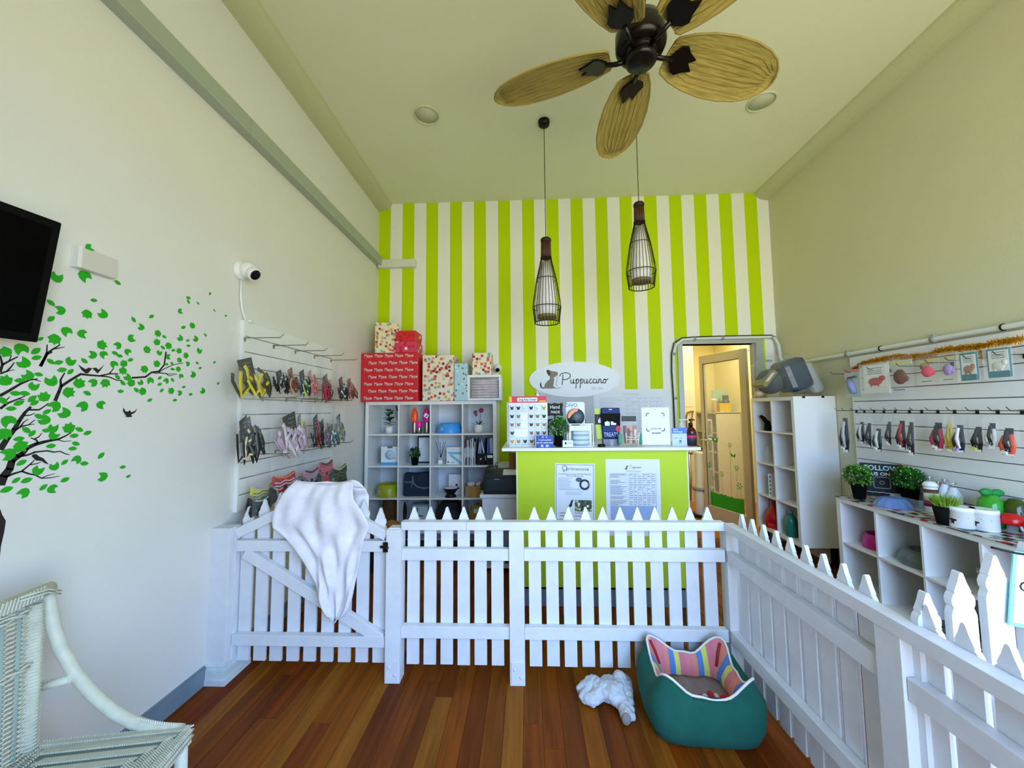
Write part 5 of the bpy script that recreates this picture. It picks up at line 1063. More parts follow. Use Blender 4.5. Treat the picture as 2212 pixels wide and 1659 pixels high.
def bagged(label, rect, x, face, kind, c1, c2, c3, top=.11, cardc='#23271c', seed=1, cat='pet harness', name='bagged_harness', group=None, bag=True):
    """goods hanging in a plane x = const; u runs from the picture's left edge (0) to right (1), face = +1 when seen from +x"""
    yl, yr, zt, zb = rect; w = yr-yl; h = zt-zb; rg = random.Random(seed)
    t = thing(name, label, cat, (x, (yl+yr)/2, zb), group=group)
    def P(u, v, d=0): return (x+face*d, yl+u*w, zb+v*h)
    m1 = mat('fab_'+c1[1:], c1, .8); m2 = mat('fab_'+c2[1:], c2, .8); m3 = mat('fab_'+c3[1:], c3, .5); mc = mat('card_'+cardc[1:], cardc, .5)
    aw = abs(w); ax = (0, 1, 0); R = min(aw, h)
    def poly(pts, d0, d1, m, nm, par=t):
        P2 = [(yl+u*w, zb+v*h) for u, v in pts]
        return part(nm, MB().prism(P2, 'x', *sorted((x+face*d0, x+face*d1))), m, par, world=True)
    if kind == 'strap':
        a = rg.uniform(-.3, .5)
        cd_ = poly([(.14+a*.3,.90),(.50+a*.3,1.04),(.66+a*.2,.50),(.32+a*.2,.38)], .0, .003, mc, 'header_card')
        for q in range(3): part('card_print', MB().bar(P(.30+a*.3,.86-.1*q,.0036), P(.46+a*.3,.90-.1*q,.0036), h*.018, .0006, up=(1,0,0)), paper, cd_, world=True)
        for k in range(7):
            uo = .14+.12*k; q = rg.uniform(.08,.22); lo = rg.uniform(.0,.12); hi_ = rg.uniform(.55,.85); tw = rg.uniform(-.15,.15)
            mb = MB().ribbon([P(uo-q,hi_-.15,.010+.004*k), P(uo-q*1.2,.40,.018), P(uo+tw,lo,.014+.003*k), P(uo+q*1.3,.30,.020), P(uo+q*.8,hi_-.1,.012), P(uo,hi_,.010)], max(.009,R*.062), .002, (1,0,0))
            part('webbing_loop', mb, (m1, m2, m1, m3, m1, m2, m1)[k], t, world=True)
        for u, v in ((.22,.14),(.60,.20),(.80,.42),(.42,.50),(.66,.62)):
            c_ = P(u+rg.uniform(-.06,.06), v, .026); part('buckle', MB().obox(c_, ((1,0,0),(0,1,rg.uniform(-1,1)),(0,0,1)), (.004, max(.004,R*.05), max(.004,R*.035))), m3 if rg.random() < .6 else m2, t, world=True)
    elif kind == 'vest':
        body = [(.05,.98),(.30,.90),(.50,.86),(.72,.90),(.95,.98),(.98,.70),(.72,.52),(.66,.30),(.80,.04),(.22,.04),(.34,.30),(.28,.52),(.02,.70)]
        poly(body, .0, .014, m1, 'vest_body')
        poly([(.06,.99),(.30,.91),(.50,.87),(.72,.91),(.94,.99),(.94,.93),(.72,.85),(.5,.80),(.28,.85),(.06,.93)], .0141, .016, m2, 'vest_trim')
        for k in range(3): poly([(.06+.02*k,.76-.11*k),(.28,.70-.11*k),(.50,.76-.11*k),(.72,.70-.11*k),(.93-.02*k,.76-.11*k),(.93-.02*k,.72-.11*k),(.72,.66-.11*k),(.50,.72-.11*k),(.28,.66-.11*k),(.06+.02*k,.72-.11*k)], .0142, .0155, m3, 'chevron')
        poly([(.42,.56),(.58,.56),(.58,.44),(.42,.44)], .0156, .018, mc, 'badge')
        for sd in (-1, 1): poly([(.5+sd*.52,.62),(.5+sd*.30,.44),(.5+sd*.22,.10),(.5+sd*.50,.0),(.5+sd*.62,.30)], -.006, .004, mc, 'side_wing')
    elif kind == 'collar':
        poly([(.30,1.0),(.72,1.0),(.66,.55),(.36,.55)], 0, .002, mc, 'header_card')
        mb = MB().tube([P(.35,.72,.01),P(.20,.42,.02),P(.30,.12,.016),P(.62,.05,.014),P(.80,.35,.02),P(.64,.78,.01)], max(.0025,R*.06), 6, flat=2.6, up=(1,0,0)); part('webbing_loop', mb, m1, t, world=True)
        mb = MB().tube([P(.48,.9,.012),P(.44,.5,.024),P(.56,.16,.02)], max(.002,R*.05), 6, flat=2.6, up=(1,0,0)); part('webbing_loop', mb, m2, t, world=True)
        part('buckle', MB().obox(P(.40,.14,.026), ((1,0,0),(0,1,.3),(0,0,1)), (.005,R*.13,R*.09)), m3, t, world=True); part('d_ring', MB().tube([P(.45+.12*math.cos(q_*PI/4),.22+.05*math.sin(q_*PI/4),.024) for q_ in range(8)], .0016, 5, closed=True), chrome, t, world=True)
        poly([(.40,.02),(.86,.02),(.86,.10),(.40,.10)], .026, .028, paper, 'price_tag')
    elif kind == 'card':
        poly([(0,0),(1,0),(1,1),(0,1)], 0, .004, m1, 'backing_card'); poly([(.08,.22),(.92,.22),(.92,.94),(.08,.94)], .0041, .006, m2, 'printed_label')
        mb = MB().ell(P(.5,.40,.008), (.006, aw*.27, h*.14), 14, 8).ell(P(.76,.50,.008), (.006, aw*.12, h*.10), 10, 8)
        for uu in (.34,.62): mb.bar(P(uu,.36,.008), P(uu,.22,.008), .006, .006)
        part('dog_picture', mb, m3, t, world=True)
        for v in (.88,.80,.74,.68): poly([(.2+.05*rg.random(),v),(.8-.1*rg.random(),v),(.8,v-.02),(.2,v-.02)], .0061, .0066, ink, 'print_line')
        bag = False; poly([(-.04,-.03),(1.04,-.03),(1.04,1.06),(-.04,1.06)], -.002, .022, clearp, 'blister')
    elif kind == 'toy':
        part('toy', MB().ell(P(.5,.5,.015), (.015, aw*.28, h*.22), 14, 10, lump=.06, rnd=rg).ell(P(.72,.44,.012), (.010, aw*.14, h*.10), 10, 8), m1, t, world=True)
        poly([(.03,.86),(.97,.86),(.97,1.0),(.03,1.0)], 0, .004, m2, 'header_card'); poly([(.1,.10),(.6,.10),(.6,.13),(.1,.13)], .002, .004, ink, 'print_line')
    elif kind == 'tool':
        poly([(.0,.0),(1,0),(1,1),(0,1)], 0, .003, m2, 'backing_card'); poly([(0,.90),(1,.90),(1,1),(0,1)], .003, .005, mat('fab_pink', '#d98a8c', .6), 'header_band')
        part('tool', MB().tube([P(.35,.62,.014),P(.50,.42,.018),P(.62,.14,.014)], [aw*.12,aw*.16,aw*.10], 8), m1, t, world=True); part('tool_head', MB().bar(P(.28,.70,.014),P(.78,.74,.014),.012,.012), m3, t, world=True)
    if bag:
        zt2 = zt + top; mb = MB(); N = 8; K = 10; vs = []
        for sgn in (1, -1):
            for j in range(K+1):
                v = j/K
                for i in range(N+1):
                    u = i/N; d = .026*math.sin(PI*u)**.5*math.sin(PI*min(1, max(.0, (1-v)*1.25)))**.5 if 0 < u < 1 and v < 1 else 0
                    d += .004*math.sin(u*17+j*2.1+seed)*(1 if 0 < i < N and 0 < j < K else 0)
                    vs.append((x+face*.010+sgn*d, yl-.08*w+u*w*1.16, zb-.02*h+(zt2-zb+.02*h)*v))
        M1 = (N+1)*(K+1)
        fs = []
        for j in range(K):
            for i in range(N):
                a = j*(N+1)+i; fs.append((a, a+1, a+N+2, a+N+1)); fs.append((M1+a, M1+a+N+1, M1+a+N+2, M1+a+1))
        mb.add(vs, fs, 0, True); part('clear_bag', mb, clearb, t, world=True)
    return t
Lw = 'bagged harnesses on the left slatwall'
XB = -1.60
D = [
 ('bagged yellow and black print harness with olive card, left end of the top row', (1.985, 2.279, 1.732, 1.499), 'strap', '#4a4a22', '#d9c62e', '#e8d84a', '#2c3018', 3),
 ('bagged plain black harness next to yellow one in the top row', (2.256, 2.388, 1.685, 1.539), 'strap', '#121214', '#1c1c20', '#b0b0b0', '#14140f', 5),
 ('bagged brown and pink harness with a rust card, top row', (2.392, 2.52, 1.715, 1.539), 'strap', '#8a4a44', '#5c3440', '#c9a06a', '#8a4c34', 6),
 ('bagged black and blue harness in the middle of the top row', (2.526, 2.657, 1.713, 1.528), 'strap', '#141821', '#2f6ea8', '#d9e05a', '#17171a', 7),
 ('bagged salmon pink harness right of the blue one', (2.663, 2.77, 1.726, 1.539), 'strap', '#c97a78', '#b05a5e', '#e8b8b0', '#b86a56', 8),
 ('bagged magenta and black harness low in the top row', (2.779, 2.889, 1.696, 1.498), 'strap', '#a51a3e', '#20141a', '#e82a6a', '#4a1420', 9),
 ('bagged harness with dark olive card and silver fittings, top row', (2.895, 3.015, 1.722, 1.522), 'strap', '#4a3a30', '#8c8478', '#d4d0c8', '#453a1c', 10),
 ('bagged dark harness with white glints, second from the right, top row', (3.045, 3.194, 1.71, 1.512), 'strap', '#1c1620', '#3a2a30', '#f0eef0', '#5a2c20', 11),

 ('bagged rust-coloured harness at the right end of the top row', (3.219, 3.395, 1.714, 1.533), 'strap', '#8a4a3a', '#6a3a34', '#b88a7a', '#9a5a3c', 12),
 ('bagged black harness with reflective lining and long card, middle row left end', (1.997, 2.141, 1.398, 1.133), 'strap', '#15161a', '#6c7472', '#e8d9a8', '#0e0f10', 13),
 ('bagged dark camouflage harness in the middle row', (2.044, 2.206, 1.392, 1.173), 'strap', '#33352e', '#4a4c44', '#d8cfae', '#20261e', 14),
 ('bagged lilac harness with black-edged straps in middle row', (2.246, 2.586, 1.416, 1.13), 'strap', '#c0a6bd', '#d9c3d6', '#ece4ec', '#1a1e18', 15),
 ('bagged yellow-olive lead in the middle row', (2.574, 2.662, 1.405, 1.168), 'strap', '#9a9436', '#6c6a2e', '#d9d85a', '#4c4c2a', 16),
 ('bagged black harness with a red and teal clip, middle row', (2.68, 2.826, 1.397, 1.148), 'strap', '#191a1c', '#242628', '#c8384a', '#2c2c2a', 17),
 ('bagged grey-purple harness in the middle row', (2.832, 2.932, 1.366, 1.163), 'strap', '#6a5a66', '#8a7a84', '#c8c0c4', '#3e3c38', 18),
 ('bagged slate blue harness in the middle row', (2.906, 3.078, 1.316, 1.138), 'strap', '#3c566c', '#6a7f8c', '#e6ecee', '#5a5a3a', 19),
 ('bagged grey harness with a yellow clip, right end of the middle row', (3.06, 3.217, 1.399, 1.166), 'strap', '#8a949c', '#5a646c', '#e2d93a', '#22261e', 20),
 ('bagged dark teal vest low at the left of the bottom row', (2.1, 2.222, 0.929, 0.834), 'vest', '#18343a', '#dfe6e0', '#234a50', '#141e20', 21),
 ('bagged yellow bat-print vest harness with lilac trim', (2.153, 2.339, 0.995, 0.83), 'vest', '#d6cf1c', '#b98ac2', '#2a2a30', '#20201e', 22),
 ('bagged red and white chevron vest harness with orange trim', (2.275, 2.502, 1.035, 0.859), 'vest', '#c4263c', '#f0922a', '#f2eef0', '#14202c', 23),
 ('bagged pink and blue vest harness beside the chevron one', (2.628, 2.811, 1.013, 0.847), 'vest', '#d98aa4', '#20242c', '#8cc0c8', '#182028', 24),
 ('bagged coral and teal vest harness in the bottom row', (2.821, 3.01, 1.044, 0.847), 'vest', '#d24a5e', '#1a4a44', '#e48c94', '#12302e', 25),
 ('bagged black and lime leaf vest harness, right end of the bottom row', (3.034, 3.287, 0.977, 0.738), 'vest', '#1c2a18', '#c8cc7a', '#5a6c34', '#0e1410', 26)]
for i, (lb, rc, kd, c1, c2, c3, cc, sd) in enumerate(D):
    bagged(lb, rc, XB + (.03 if i % 2 else 0)+.012*(i % 3), 1, kd, c1, c2, c3, .13 if kd == 'strap' else .09, cc, sd, group=Lw)

# right wall
rt = [(2.60-.0, y) for y in [3.267, 3.193, 3.106, 3.024, 2.935, 2.83, 2.745, 2.641, 2.542, 2.42, 2.319, 2.21, 2.129]]
ordn = ['first','second','third','fourth','fifth','sixth','seventh','eighth','ninth','tenth','eleventh','twelfth','thirteenth']
for k, (x_, y) in enumerate(rt): hook('%s thin hook from the far end of the lower row on the right slatwall' % ordn[k], y, 1.392, -1, .16, XR, 'hooks on the right slatwall', .0022, dark)
for k, (xx) in enumerate([3.293, 3.147, 2.95, 2.721, 2.531, 2.414, 2.318, 2.174]): hook('%s hook from the far end of the upper row on the right slatwall' % ordn[k], xx, 1.70, -1, .15, XR, 'upper hooks on the right slatwall', .0022, dark)
Rg = 'hanging packs on the right slatwall'
DR = [
 ('grooming tool pack with pink header and lavender handle', (3.208, 3.054, 1.72, 1.498), 'tool', '#8c93c4', '#b8c8bc', '#5a5a5c', '#c9c9c4', 31, 'tool pack', 'grooming_pack'),
 ('white card with a red gadget and blue-green toy', (3.038, 2.825, 1.737, 1.523), 'card', '#e4e4e0', '#f0efea', '#c02a34', '#2c5c60', 32, 'toy pack', 'toy_pack'),
 ('beige bag holding a small brown toy with a white tag', (2.814, 2.655, 1.742, 1.511), 'toy', '#6c3c26', '#cfcf9e', '#e8e8e8', '#333', 33, 'toy pack', 'toy_pack'),
 ('clear bag with a coral pink toy ball', (2.616, 2.487, 1.728, 1.563), 'toy', '#e04a66', '#cdbf8c', '#e8e8e8', '#333', 34, 'toy pack', 'toy_pack'),
 ('clear bag with a soft purple toy ball', (2.481, 2.379, 1.725, 1.566), 'toy', '#a184bc', '#cdc38c', '#e8e8e8', '#333', 35, 'toy pack', 'toy_pack'),
 ('teal blister pack picturing a tan dog, left of the twin pack', (2.373, 2.285, 1.733, 1.57), 'card', '#1f6c76', '#e4e4dc', '#9c6440', '#20242c', 36, 'pet pack', 'blister_pack'),
 ('teal blister pack picturing a white dog near the picture edge', (2.239, 2.133, 1.737, 1.576), 'card', '#1f7480', '#e6e6de', '#dad6d0', '#20242c', 37, 'pet pack', 'blister_pack')]
for lb, rc, kd, c1, c2, c3, cc, sd, cat, nm in DR: bagged(lb, rc, 2.62, -1, kd, c1, c2, c3, .03, '#333333' if cc == '#333' else cc, sd, cat, nm, Rg, bag=(kd == 'toy'))
DC = [
 ('narrow black and white collar at the far end of the lower row', (3.262, 3.155, 1.331, 1.048), '#1a1c20', '#c8d2da', '#e8eef4', '#5a4a34', 41),
 ('black collar with white print, second in the lower row', (3.119, 3.037, 1.301, 1.135), '#16181a', '#d8dcda', '#9aa0a0', '#3a3e3a', 42),
 ('dark teal collar, third in the lower row', (3.035, 2.972, 1.296, 1.113), '#1c2c2e', '#243a3a', '#8a949a', '#2a3030', 43),
 ('black and white striped collar slanting in its bag', (2.964, 2.876, 1.258, 1.091), '#20262a', '#dfe3e6', '#f0f0f0', '#2e3834', 44),
 ('maroon and black collar with a white tag', (2.879, 2.826, 1.311, 1.141), '#2c161c', '#3e3236', '#e6e6ea', '#34282c', 45),
 ('black collar with a red card in the lower row', (2.79, 2.706, 1.321, 1.119), '#2a1a1e', '#c02a3a', '#e8ece8', '#1a1416', 46),
 ('dark wine collar before the gap in the lower row', (2.705, 2.646, 1.314, 1.089), '#381820', '#26161c', '#dfe3e6', '#2c1a20', 47),
 ('pink and white patterned collar with a black lead loop', (2.575, 2.478, 1.315, 1.136), '#c03a5c', '#1a1a1e', '#f4f0f2', '#1c181c', 48),
 ('bright yellow collar with an amber clip', (2.475, 2.421, 1.324, 1.139), '#e0cc2c', '#c8b02a', '#a8841e', '#e8d860', 49),
 ('black and white paw print lead with a lilac tag', (2.427, 2.348, 1.306, 1.14), '#1c1e2a', '#f0f2f4', '#a98fd0', '#3a4650', 50),
 ('boxed black lead with a yellow band', (2.346, 2.278, 1.298, 1.154), '#101416', '#1c2022', '#e0d83a', '#0c0e10', 51),
 ('black and white marbled harness in a clear bag', (2.268, 2.204, 1.322, 1.178), '#e8eaec', '#1c2226', '#aeb4b8', '#2a1c24', 52),
 ('orange-red flat lead beside black fabric at the picture edge', (2.199, 2.113, 1.298, 1.146), '#e0583c', '#1c1c1c', '#e8e8ea', '#141414', 53)]
for lb, rc, c1, c2, c3, cc, sd in DC: bagged(lb, rc, 2.62 - .01*(sd % 3), -1, 'collar', c1, c2, c3, .05, cc, sd, 'pet collar', 'bagged_collar', 'collars and leads on the right slatwall')
# gold tinsel
tp = [Vector(p) for p in [(2.66, 3.172, 1.718), (2.66, 3.087, 1.76), (2.66, 2.975, 1.771), (2.66, 2.828, 1.779), (2.66, 2.651, 1.761), (2.66, 2.572, 1.752), (2.66, 2.519, 1.778), (2.66, 2.402, 1.773), (2.66, 2.296, 1.767), (2.66, 2.209, 1.778), (2.66, 2.148, 1.772), (2.66, 2.105, 1.78)]]
rg = random.Random(12); mb = MB(); core = MB().tube([tuple(p) for p in tp], .004, 5)
acc = []
for a, b in zip(tp, tp[1:]):
    n = max(3, int((b-a).length*3600))
    for k in range(n): acc.append(a+(b-a)*k/n)
for y0_, dz in ((3.02,.05),(2.62,.07),(2.30,.06),(2.05,.10)):
    for k in range(70): acc.append(Vector((2.67, y0_+rg.uniform(-.025,.025), 1.745-dz*rg.random())))
for p in acc:
    d = Vector((rg.gauss(0,1), rg.gauss(0,1), rg.gauss(0,1))).normalized()*rg.uniform(.014,.030); s = d.cross(Vector((rg.random(),rg.random(),1))).normalized()*.0016
    if p.x + d.x > XR-.024: d.x = -abs(d.x)
    mb.add([p-s, p+s, p+d+s, p+d-s], [(0,1,2,3)], 0)
gold = mat('gold_tinsel', '#d99a18', .35, .35); 
t = thing('tinsel_garland', 'gold tinsel garland draped along the top of right slatwall', 'garland', (2.66, 2.7, 1.75))
part('garland_core', core, gold, t, world=True); part('tinsel', mb, gold, t, world=True, stuff=True)

# pipes
pvc = mat('white_conduit', '#dfe2dc', .35)
pp = thing('conduit_pipe', 'white conduit looping over the doorway and along right wall', 'pipe', (2.2, 4.2, 1.0))
cyp = YB-.03
path = [(1.631, 4.22, 1.006),(1.631, 4.22, 1.535),(1.623, 4.22, 1.842),(1.63, 4.22, 2.022),(1.659, 4.22, 2.125),(1.732, 4.22, 2.181),(1.864, 4.22, 2.189),(2.165, 4.22, 2.194),(2.704, 4.22, 2.195),(2.725,4.20,2.17),(2.735,4.17,2.10),(2.735,4.15,1.95),(2.735,4.10,1.875),(2.735,3.9,1.868),(2.735,3.0,1.868),(2.735,2.0,1.868),(2.735,.8,1.868)]
part('pipe_run', MB().tube(path, .0165, 10), pvc, pp, world=True)
part('dark_cable', MB().tube([(p[0]-(.022 if i < 5 else 0), p[1], p[2]+(.0 if i < 4 else .022)) for i, p in enumerate(path[:10])], .005, 6), black, pp, world=True)
for i, (a, b) in enumerate(((1,0),(3,2),(7,0),(6,0),(8,0))):
    p = Vector(path[a]); d = (Vector(path[a+1])-p).normalized(); part('pipe_clip', MB().tube([p-d*.012, p+d*.012], .022, 12), mat('clip_grey', '#9a9d94', .5), pp, world=True)
for y in (3.30,2.62,2.05): part('pipe_clip', MB().tube([(2.735,y-.014,1.868),(2.735,y+.014,1.868)], .021, 12).box(2.72,y-.012,1.868,XR,y+.012,1.90), MATS['clip_grey'], pp, world=True)
for y in (3.0,2.25,1.7): part('cable_tie', MB().tube([(2.735,y-.003,1.868),(2.735,y+.003,1.868)], .0215, 12), black, pp, world=True)
part('switch_box', MB().box(2.64,YB-.015,1.93,2.70,YB,1.945), MATS['clip_grey'], pp, world=True)

# ---------------------------------------------------------------- tall cube shelf right of the door, with things on and in it
TX0, TX1, TY0, TY1 = 2.395, 2.762, 3.50, 4.14
cube_shelf('cube_shelf', 'tall white two-column cube shelf against the right wall by the door', TX0, TX1, TY0, TY1, .19, 1.52, 2, 4, axis='y')
for y in (3.505,): pass
t = thing('corner_clip', 'pair of small black clips on the tall shelf top edge', 'clip', (2.56, TY0-.002, 1.49))
part('clip', MB().prism([(2.47,1.505),(2.50,1.505),(2.492,1.522),(2.478,1.522)], 'y', TY0-.006, TY0-.0005), black, t, world=True); part('clip', MB().prism([(2.64,1.505),(2.668,1.505),(2.66,1.522),(2.648,1.522)], 'y', TY0-.006, TY0-.0005), black, t, world=True)
tz = [.19+.034, .19+.017+.324+.007, .19+.017+.648+.007, .19+.017+.972+.007]
yf_, yn_ = 3.98, 3.66
t = thing('bagged_pet_bed', 'navy and grey pet bed wrapped in clear plastic on the tall shelf', 'pet bed', (2.46, 3.72, 1.521))
rg = random.Random(6)
part('navy_cushion', MB().obox((.01,-.10,.20), ((1,0,.35),(0,1,0),(-.35,0,1)), (.11,.12,.15)), mat('navy_satin', '#0a2a48', .3, bump=.8, bscale=18), t, bevel=.05)
part('grey_side', MB().obox((.155,-.02,.17), ((1,0,.45),(0,1,0),(-.45,0,1)), (.055,.17,.15)), mat('grey_fleece', '#a3a6a4', .9), t, bevel=.04)
part('charcoal_side', MB().ell((-.12,.0,.15), (.11,.14,.12), 18, 12), mat('charcoal_fabric', '#3a4244', .85), t)
part('olive_end', MB().obox((-.20,-.05,.17), ((1,0,-.8),(0,1,0),(.8,0,1)), (.02,.08,.09)), mat('olive_beige', '#8c8048', .7), t)
part('care_label', MB().obox((-.213,-.14,.18), ((1,0,-.8),(0,1,0),(.8,0,1)), (.003,.02,.05)), paper, t)
bm_ = MB().ell((-.02,-.02,.205), (.30,.26,.205), 28, 18, lump=.035, rnd=rg)
bm_.v = [(min(v[0], .298), v[1], max(v[2], .001)) for v in bm_.v]
part('plastic_bag', bm_, mat('bag_film', '#e9ead6', .08, alpha=.09), t)
part('bag_knot', MB().ell((-.27,-.06,.03), (.045,.04,.03), 10, 8, lump=.2, rnd=rg), mat('bag_film_rose', '#d9b49c', .2, alpha=.6), t)
solo('black_figurine', MB().lathe([(.03,0),(.035,.02),(.028,.07),(.02,.10),(.0001,.11)], (2.452,3.975,tz[3]), 16).tube([(2.452,3.985,tz[3]+.08),(2.44,4.02,tz[3]+.13),(2.43,4.045,tz[3]+.15)], [.022,.02,.015], 8), blackm, 'black tilted nozzle-like figurine in the top far cell', 'figurine')
solo('glass_bottle', MB().lathe([(.03,0),(.034,.01),(.034,.09),(.016,.13),(.012,.16),(.018,.165)], (2.445,3.985,tz[2]), 18), clearp, 'clear glass bottle in the second far cell of the tall shelf', 'bottle')
t = thing('label_strip', 'column of small dark printed marks on card in third far cell', 'card', (2.445, 3.955, tz[1]))
part('strip_card', MB().box(-.03,-.002,0,.05,.002,.22), paper, t); part('printed_marks', MB().box(-.02,-.003,.02,-.010,-.002,.035).box(-.02,-.003,.06,-.010,-.002,.075).box(-.02,-.003,.10,-.010,-.002,.115).box(-.02,-.003,.14,-.010,-.002,.155).box(-.02,-.003,.18,-.010,-.002,.195), inkb, t)
t = thing('wrapped_bottle', 'red cellophane wrapped bottle in the bottom far cell', 'bottle', (2.475, 3.985, tz[0]))
part('wrap', MB().lathe([(.07,0),(.08,.03),(.085,.10),(.06,.16),(.03,.20),(.022,.25),(.035,.28)], n=18, ripple=lambda a, i: .08*math.sin(a*6+i)), mat('red_cellophane', '#b00e1e', .12, bump=.9, bscale=25), t); part('base_label', MB().lathe([(.0805,.0),(.083,.05)], n=18), mat('label_red', '#d81a1a', .4), t)
t = thing('spray_bottle', 'teal plastic bottle in the bottom near cell', 'bottle', (2.455, 3.715, tz[0]))
part('bottle_body', MB().lathe([(.045,0),(.05,.01),(.05,.14),(.035,.18),(.018,.20)], n=20), mat('teal_plastic', '#1e7f74', .2), t); part('cap', MB().lathe([(.02,.20),(.02,.235),(.0001,.238)], n=16), mat('teal_cap', '#4c8d88', .3), t)

# ---------------------------------------------------------------- low cube unit with patterned cover
LZ = .726
cube_shelf('cube_shelf', 'long low white cube unit under the right slatwall', 2.40, 2.742, .92, 3.10, .045, LZ, 7, 2, axis='y')
solo('patterned_cover', MB().box(2.392,.915,LZ+.0005,2.742,3.106,LZ+.007), voro('floral_print_vinyl', '#c9ccc2', ['#1c2a26','#a3222e','#33443c','#8fa096','#7a4a34','#3c5a44'], 22, .46, .3, (1,1,1), cover=.86), 'patterned red and green vinyl sheet covering the low unit', 'cover')
TZ = LZ+.0075
lz = [.045+.034, .045+.017+.324+.007]
bush('fresh green potted plant left of the follow us chalkboard', (2.483, 2.985, 0.735), .092, .15, .048, .105, blackm, 460, 31, mat('leaf_lime', '#5d9a2c', .5, noise=.3, nscale=40), True, .03)
bush('dark green potted plant right of the follow us chalkboard', (2.674, 2.804, 0.735), .092, .15, .052, .115, blackm, 460, 32, leafb, True, .03)
fx, fy, fz = (2.635, 2.965, 0.865)
t = thing('chalkboard_sign', 'small chalkboard reading FOLLOW US ON between two plants', 'sign', (fx, fy, TZ), math.radians(-40))
part('board', MB().box(-.118,-.006,.02,.118,.006,.262), chalk, t, bevel=.003); part('wood_back', MB().box(.110,.007,.0,.128,.02,.27).box(-.10,.007,0,-.08,.02,.24), mat('pine_frame', '#b88a2c', .6), t); part('foot', MB().box(-.09,-.02,0,-.06,.02,.02).box(.06,-.02,0,.09,.02,.02), mat('pine_foot', '#a07a50', .6), t)
text('FOLLOW', .049, FY(0,-.0066,.228), mat('chalk_aqua', '#a9d4cc', .8), t, bold=.0014, sx=.92); text('US ON', .034, FY(-.005,-.0066,.185), chw, t, bold=.0008)
part('chalk_emblem', MB().tube([(-.045,-.0066,.09),(-.045,-.0066,.155),(-.037,-.0066,.163),(.037,-.0066,.163),(.045,-.0066,.155),(.045,-.0066,.09),(.037,-.0066,.082),(-.037,-.0066,.082)], .004, 5, closed=True, flat=.3).tube([(.012*math.cos(a*PI/5),-.0066,.123+.012*math.sin(a*PI/5)) for a in range(10)], .003, 5, closed=True, flat=.3), mat('chalk_grey', '#9a9aa6', .8), t)
part('chalk_scrawl', MB().tube([(-.09+.018*k,-.0066,.048+.004*(k % 2)) for k in range(11)], .0022, 5, flat=.4), chw, t)
bx_, by_, _ = (2.517, 2.766, 0.735)
t = thing('fluted_bowl', 'upturned pale blue fluted bowl on the patterned sheet', 'bowl', (bx_, by_, TZ))
part('bowl_body', MB().lathe([(.105,0),(.100,.006),(.085,.035),(.062,.056),(.050,.060),(.0001,.060)], n=48, ripple=lambda a, i: .05*math.cos(a*12)*(1 if i < 4 else 0)), mat('periwinkle_plastic', '#6f8fd0', .25), t)
def shampoo(label, loc, kind=0, s=1.0):
    t = thing('pump_bottle', label, 'bottle', (loc[0], loc[1], TZ))
    if kind == 0:
        part('bottle_body', MB().lathe([(.030,0),(.034,.004),(.034,.155),(.030,.165)], n=24), white_pl, t); part('dark_label', MB().lathe([(.0344,.040),(.0344,.150)], n=24), mat('label_brown', '#5c2c2a', .5), t)
        part('label_patch', MB().lathe([(.0348,.075),(.0348,.125)], n=24), mat('label_cream', '#d9d4c0', .6), t); part('berry_band', MB().lathe([(.035,.045),(.035,.070)], n=24), mat('band_berry', '#8a1a44', .5), t)
        part('dome_cap', MB().lathe([(.038,.165),(.037,.18),(.025,.195),(.0001,.20)], n=20), white_pl, t); pump(t, .20, chrome, .02)
    else:
        part('bottle_body', MB().lathe([(.034,0),(.038,.01),(.038,.12*s),(.018,.155*s),(.014,.165*s)], n=24), mat('milky_plastic', '#dfe6ee', .25), t); pump(t, .165*s, chrome, .025)
shampoo('dark-labelled tall bottle with a white dome cap behind the grass plant', (2.622, 2.611, 0.735), 0)
shampoo('leftmost white pump bottle behind the potted grass', (2.69, 2.627, 0.793), 1, 1.0)
shampoo('middle white pump bottle nearest the slatwall', (2.69, 2.588, 0.802), 1, 1.12)
shampoo('right white pump bottle above the rightmost grass blades', (2.69, 2.54, 0.814), 1, 1.05)
gx_, gy_, _ = (2.434, 2.35, 0.735)
t = thing('potted_grass', 'short grass plant in a black pot beside the white tubs', 'plant', (gx_, gy_, TZ))
part('pot', MB().lathe([(.040,0),(.055,.105),(.050,.105),(.047,.095),(.0001,.09)], n=24), blackm, t)
rg = random.Random(77); mb = MB()
for i in range(420):
    a = rg.uniform(0, 2*PI); r = .045*math.sqrt(rg.random()); L = rg.uniform(.05,.09); dx_, dy_ = math.cos(a)*rg.uniform(.0,.055), math.sin(a)*rg.uniform(.0,.055)
    x0, y0 = math.cos(a)*r, math.sin(a)*r; w_ = .0015
    mb.add([(x0-w_,y0,.09),(x0+w_,y0,.09),(x0+dx_*.5+w_,y0+dy_*.5,.09+L*.6),(x0+dx_*.5-w_,y0+dy_*.5,.09+L*.6),(x0+dx_,y0+dy_,.09+L)], [(0,1,2,3),(3,2,4)])
part('grass_blades', mb, mat('grass_blade_green', '#7fa024', .6, noise=.3, nscale=30), t, stuff=True)
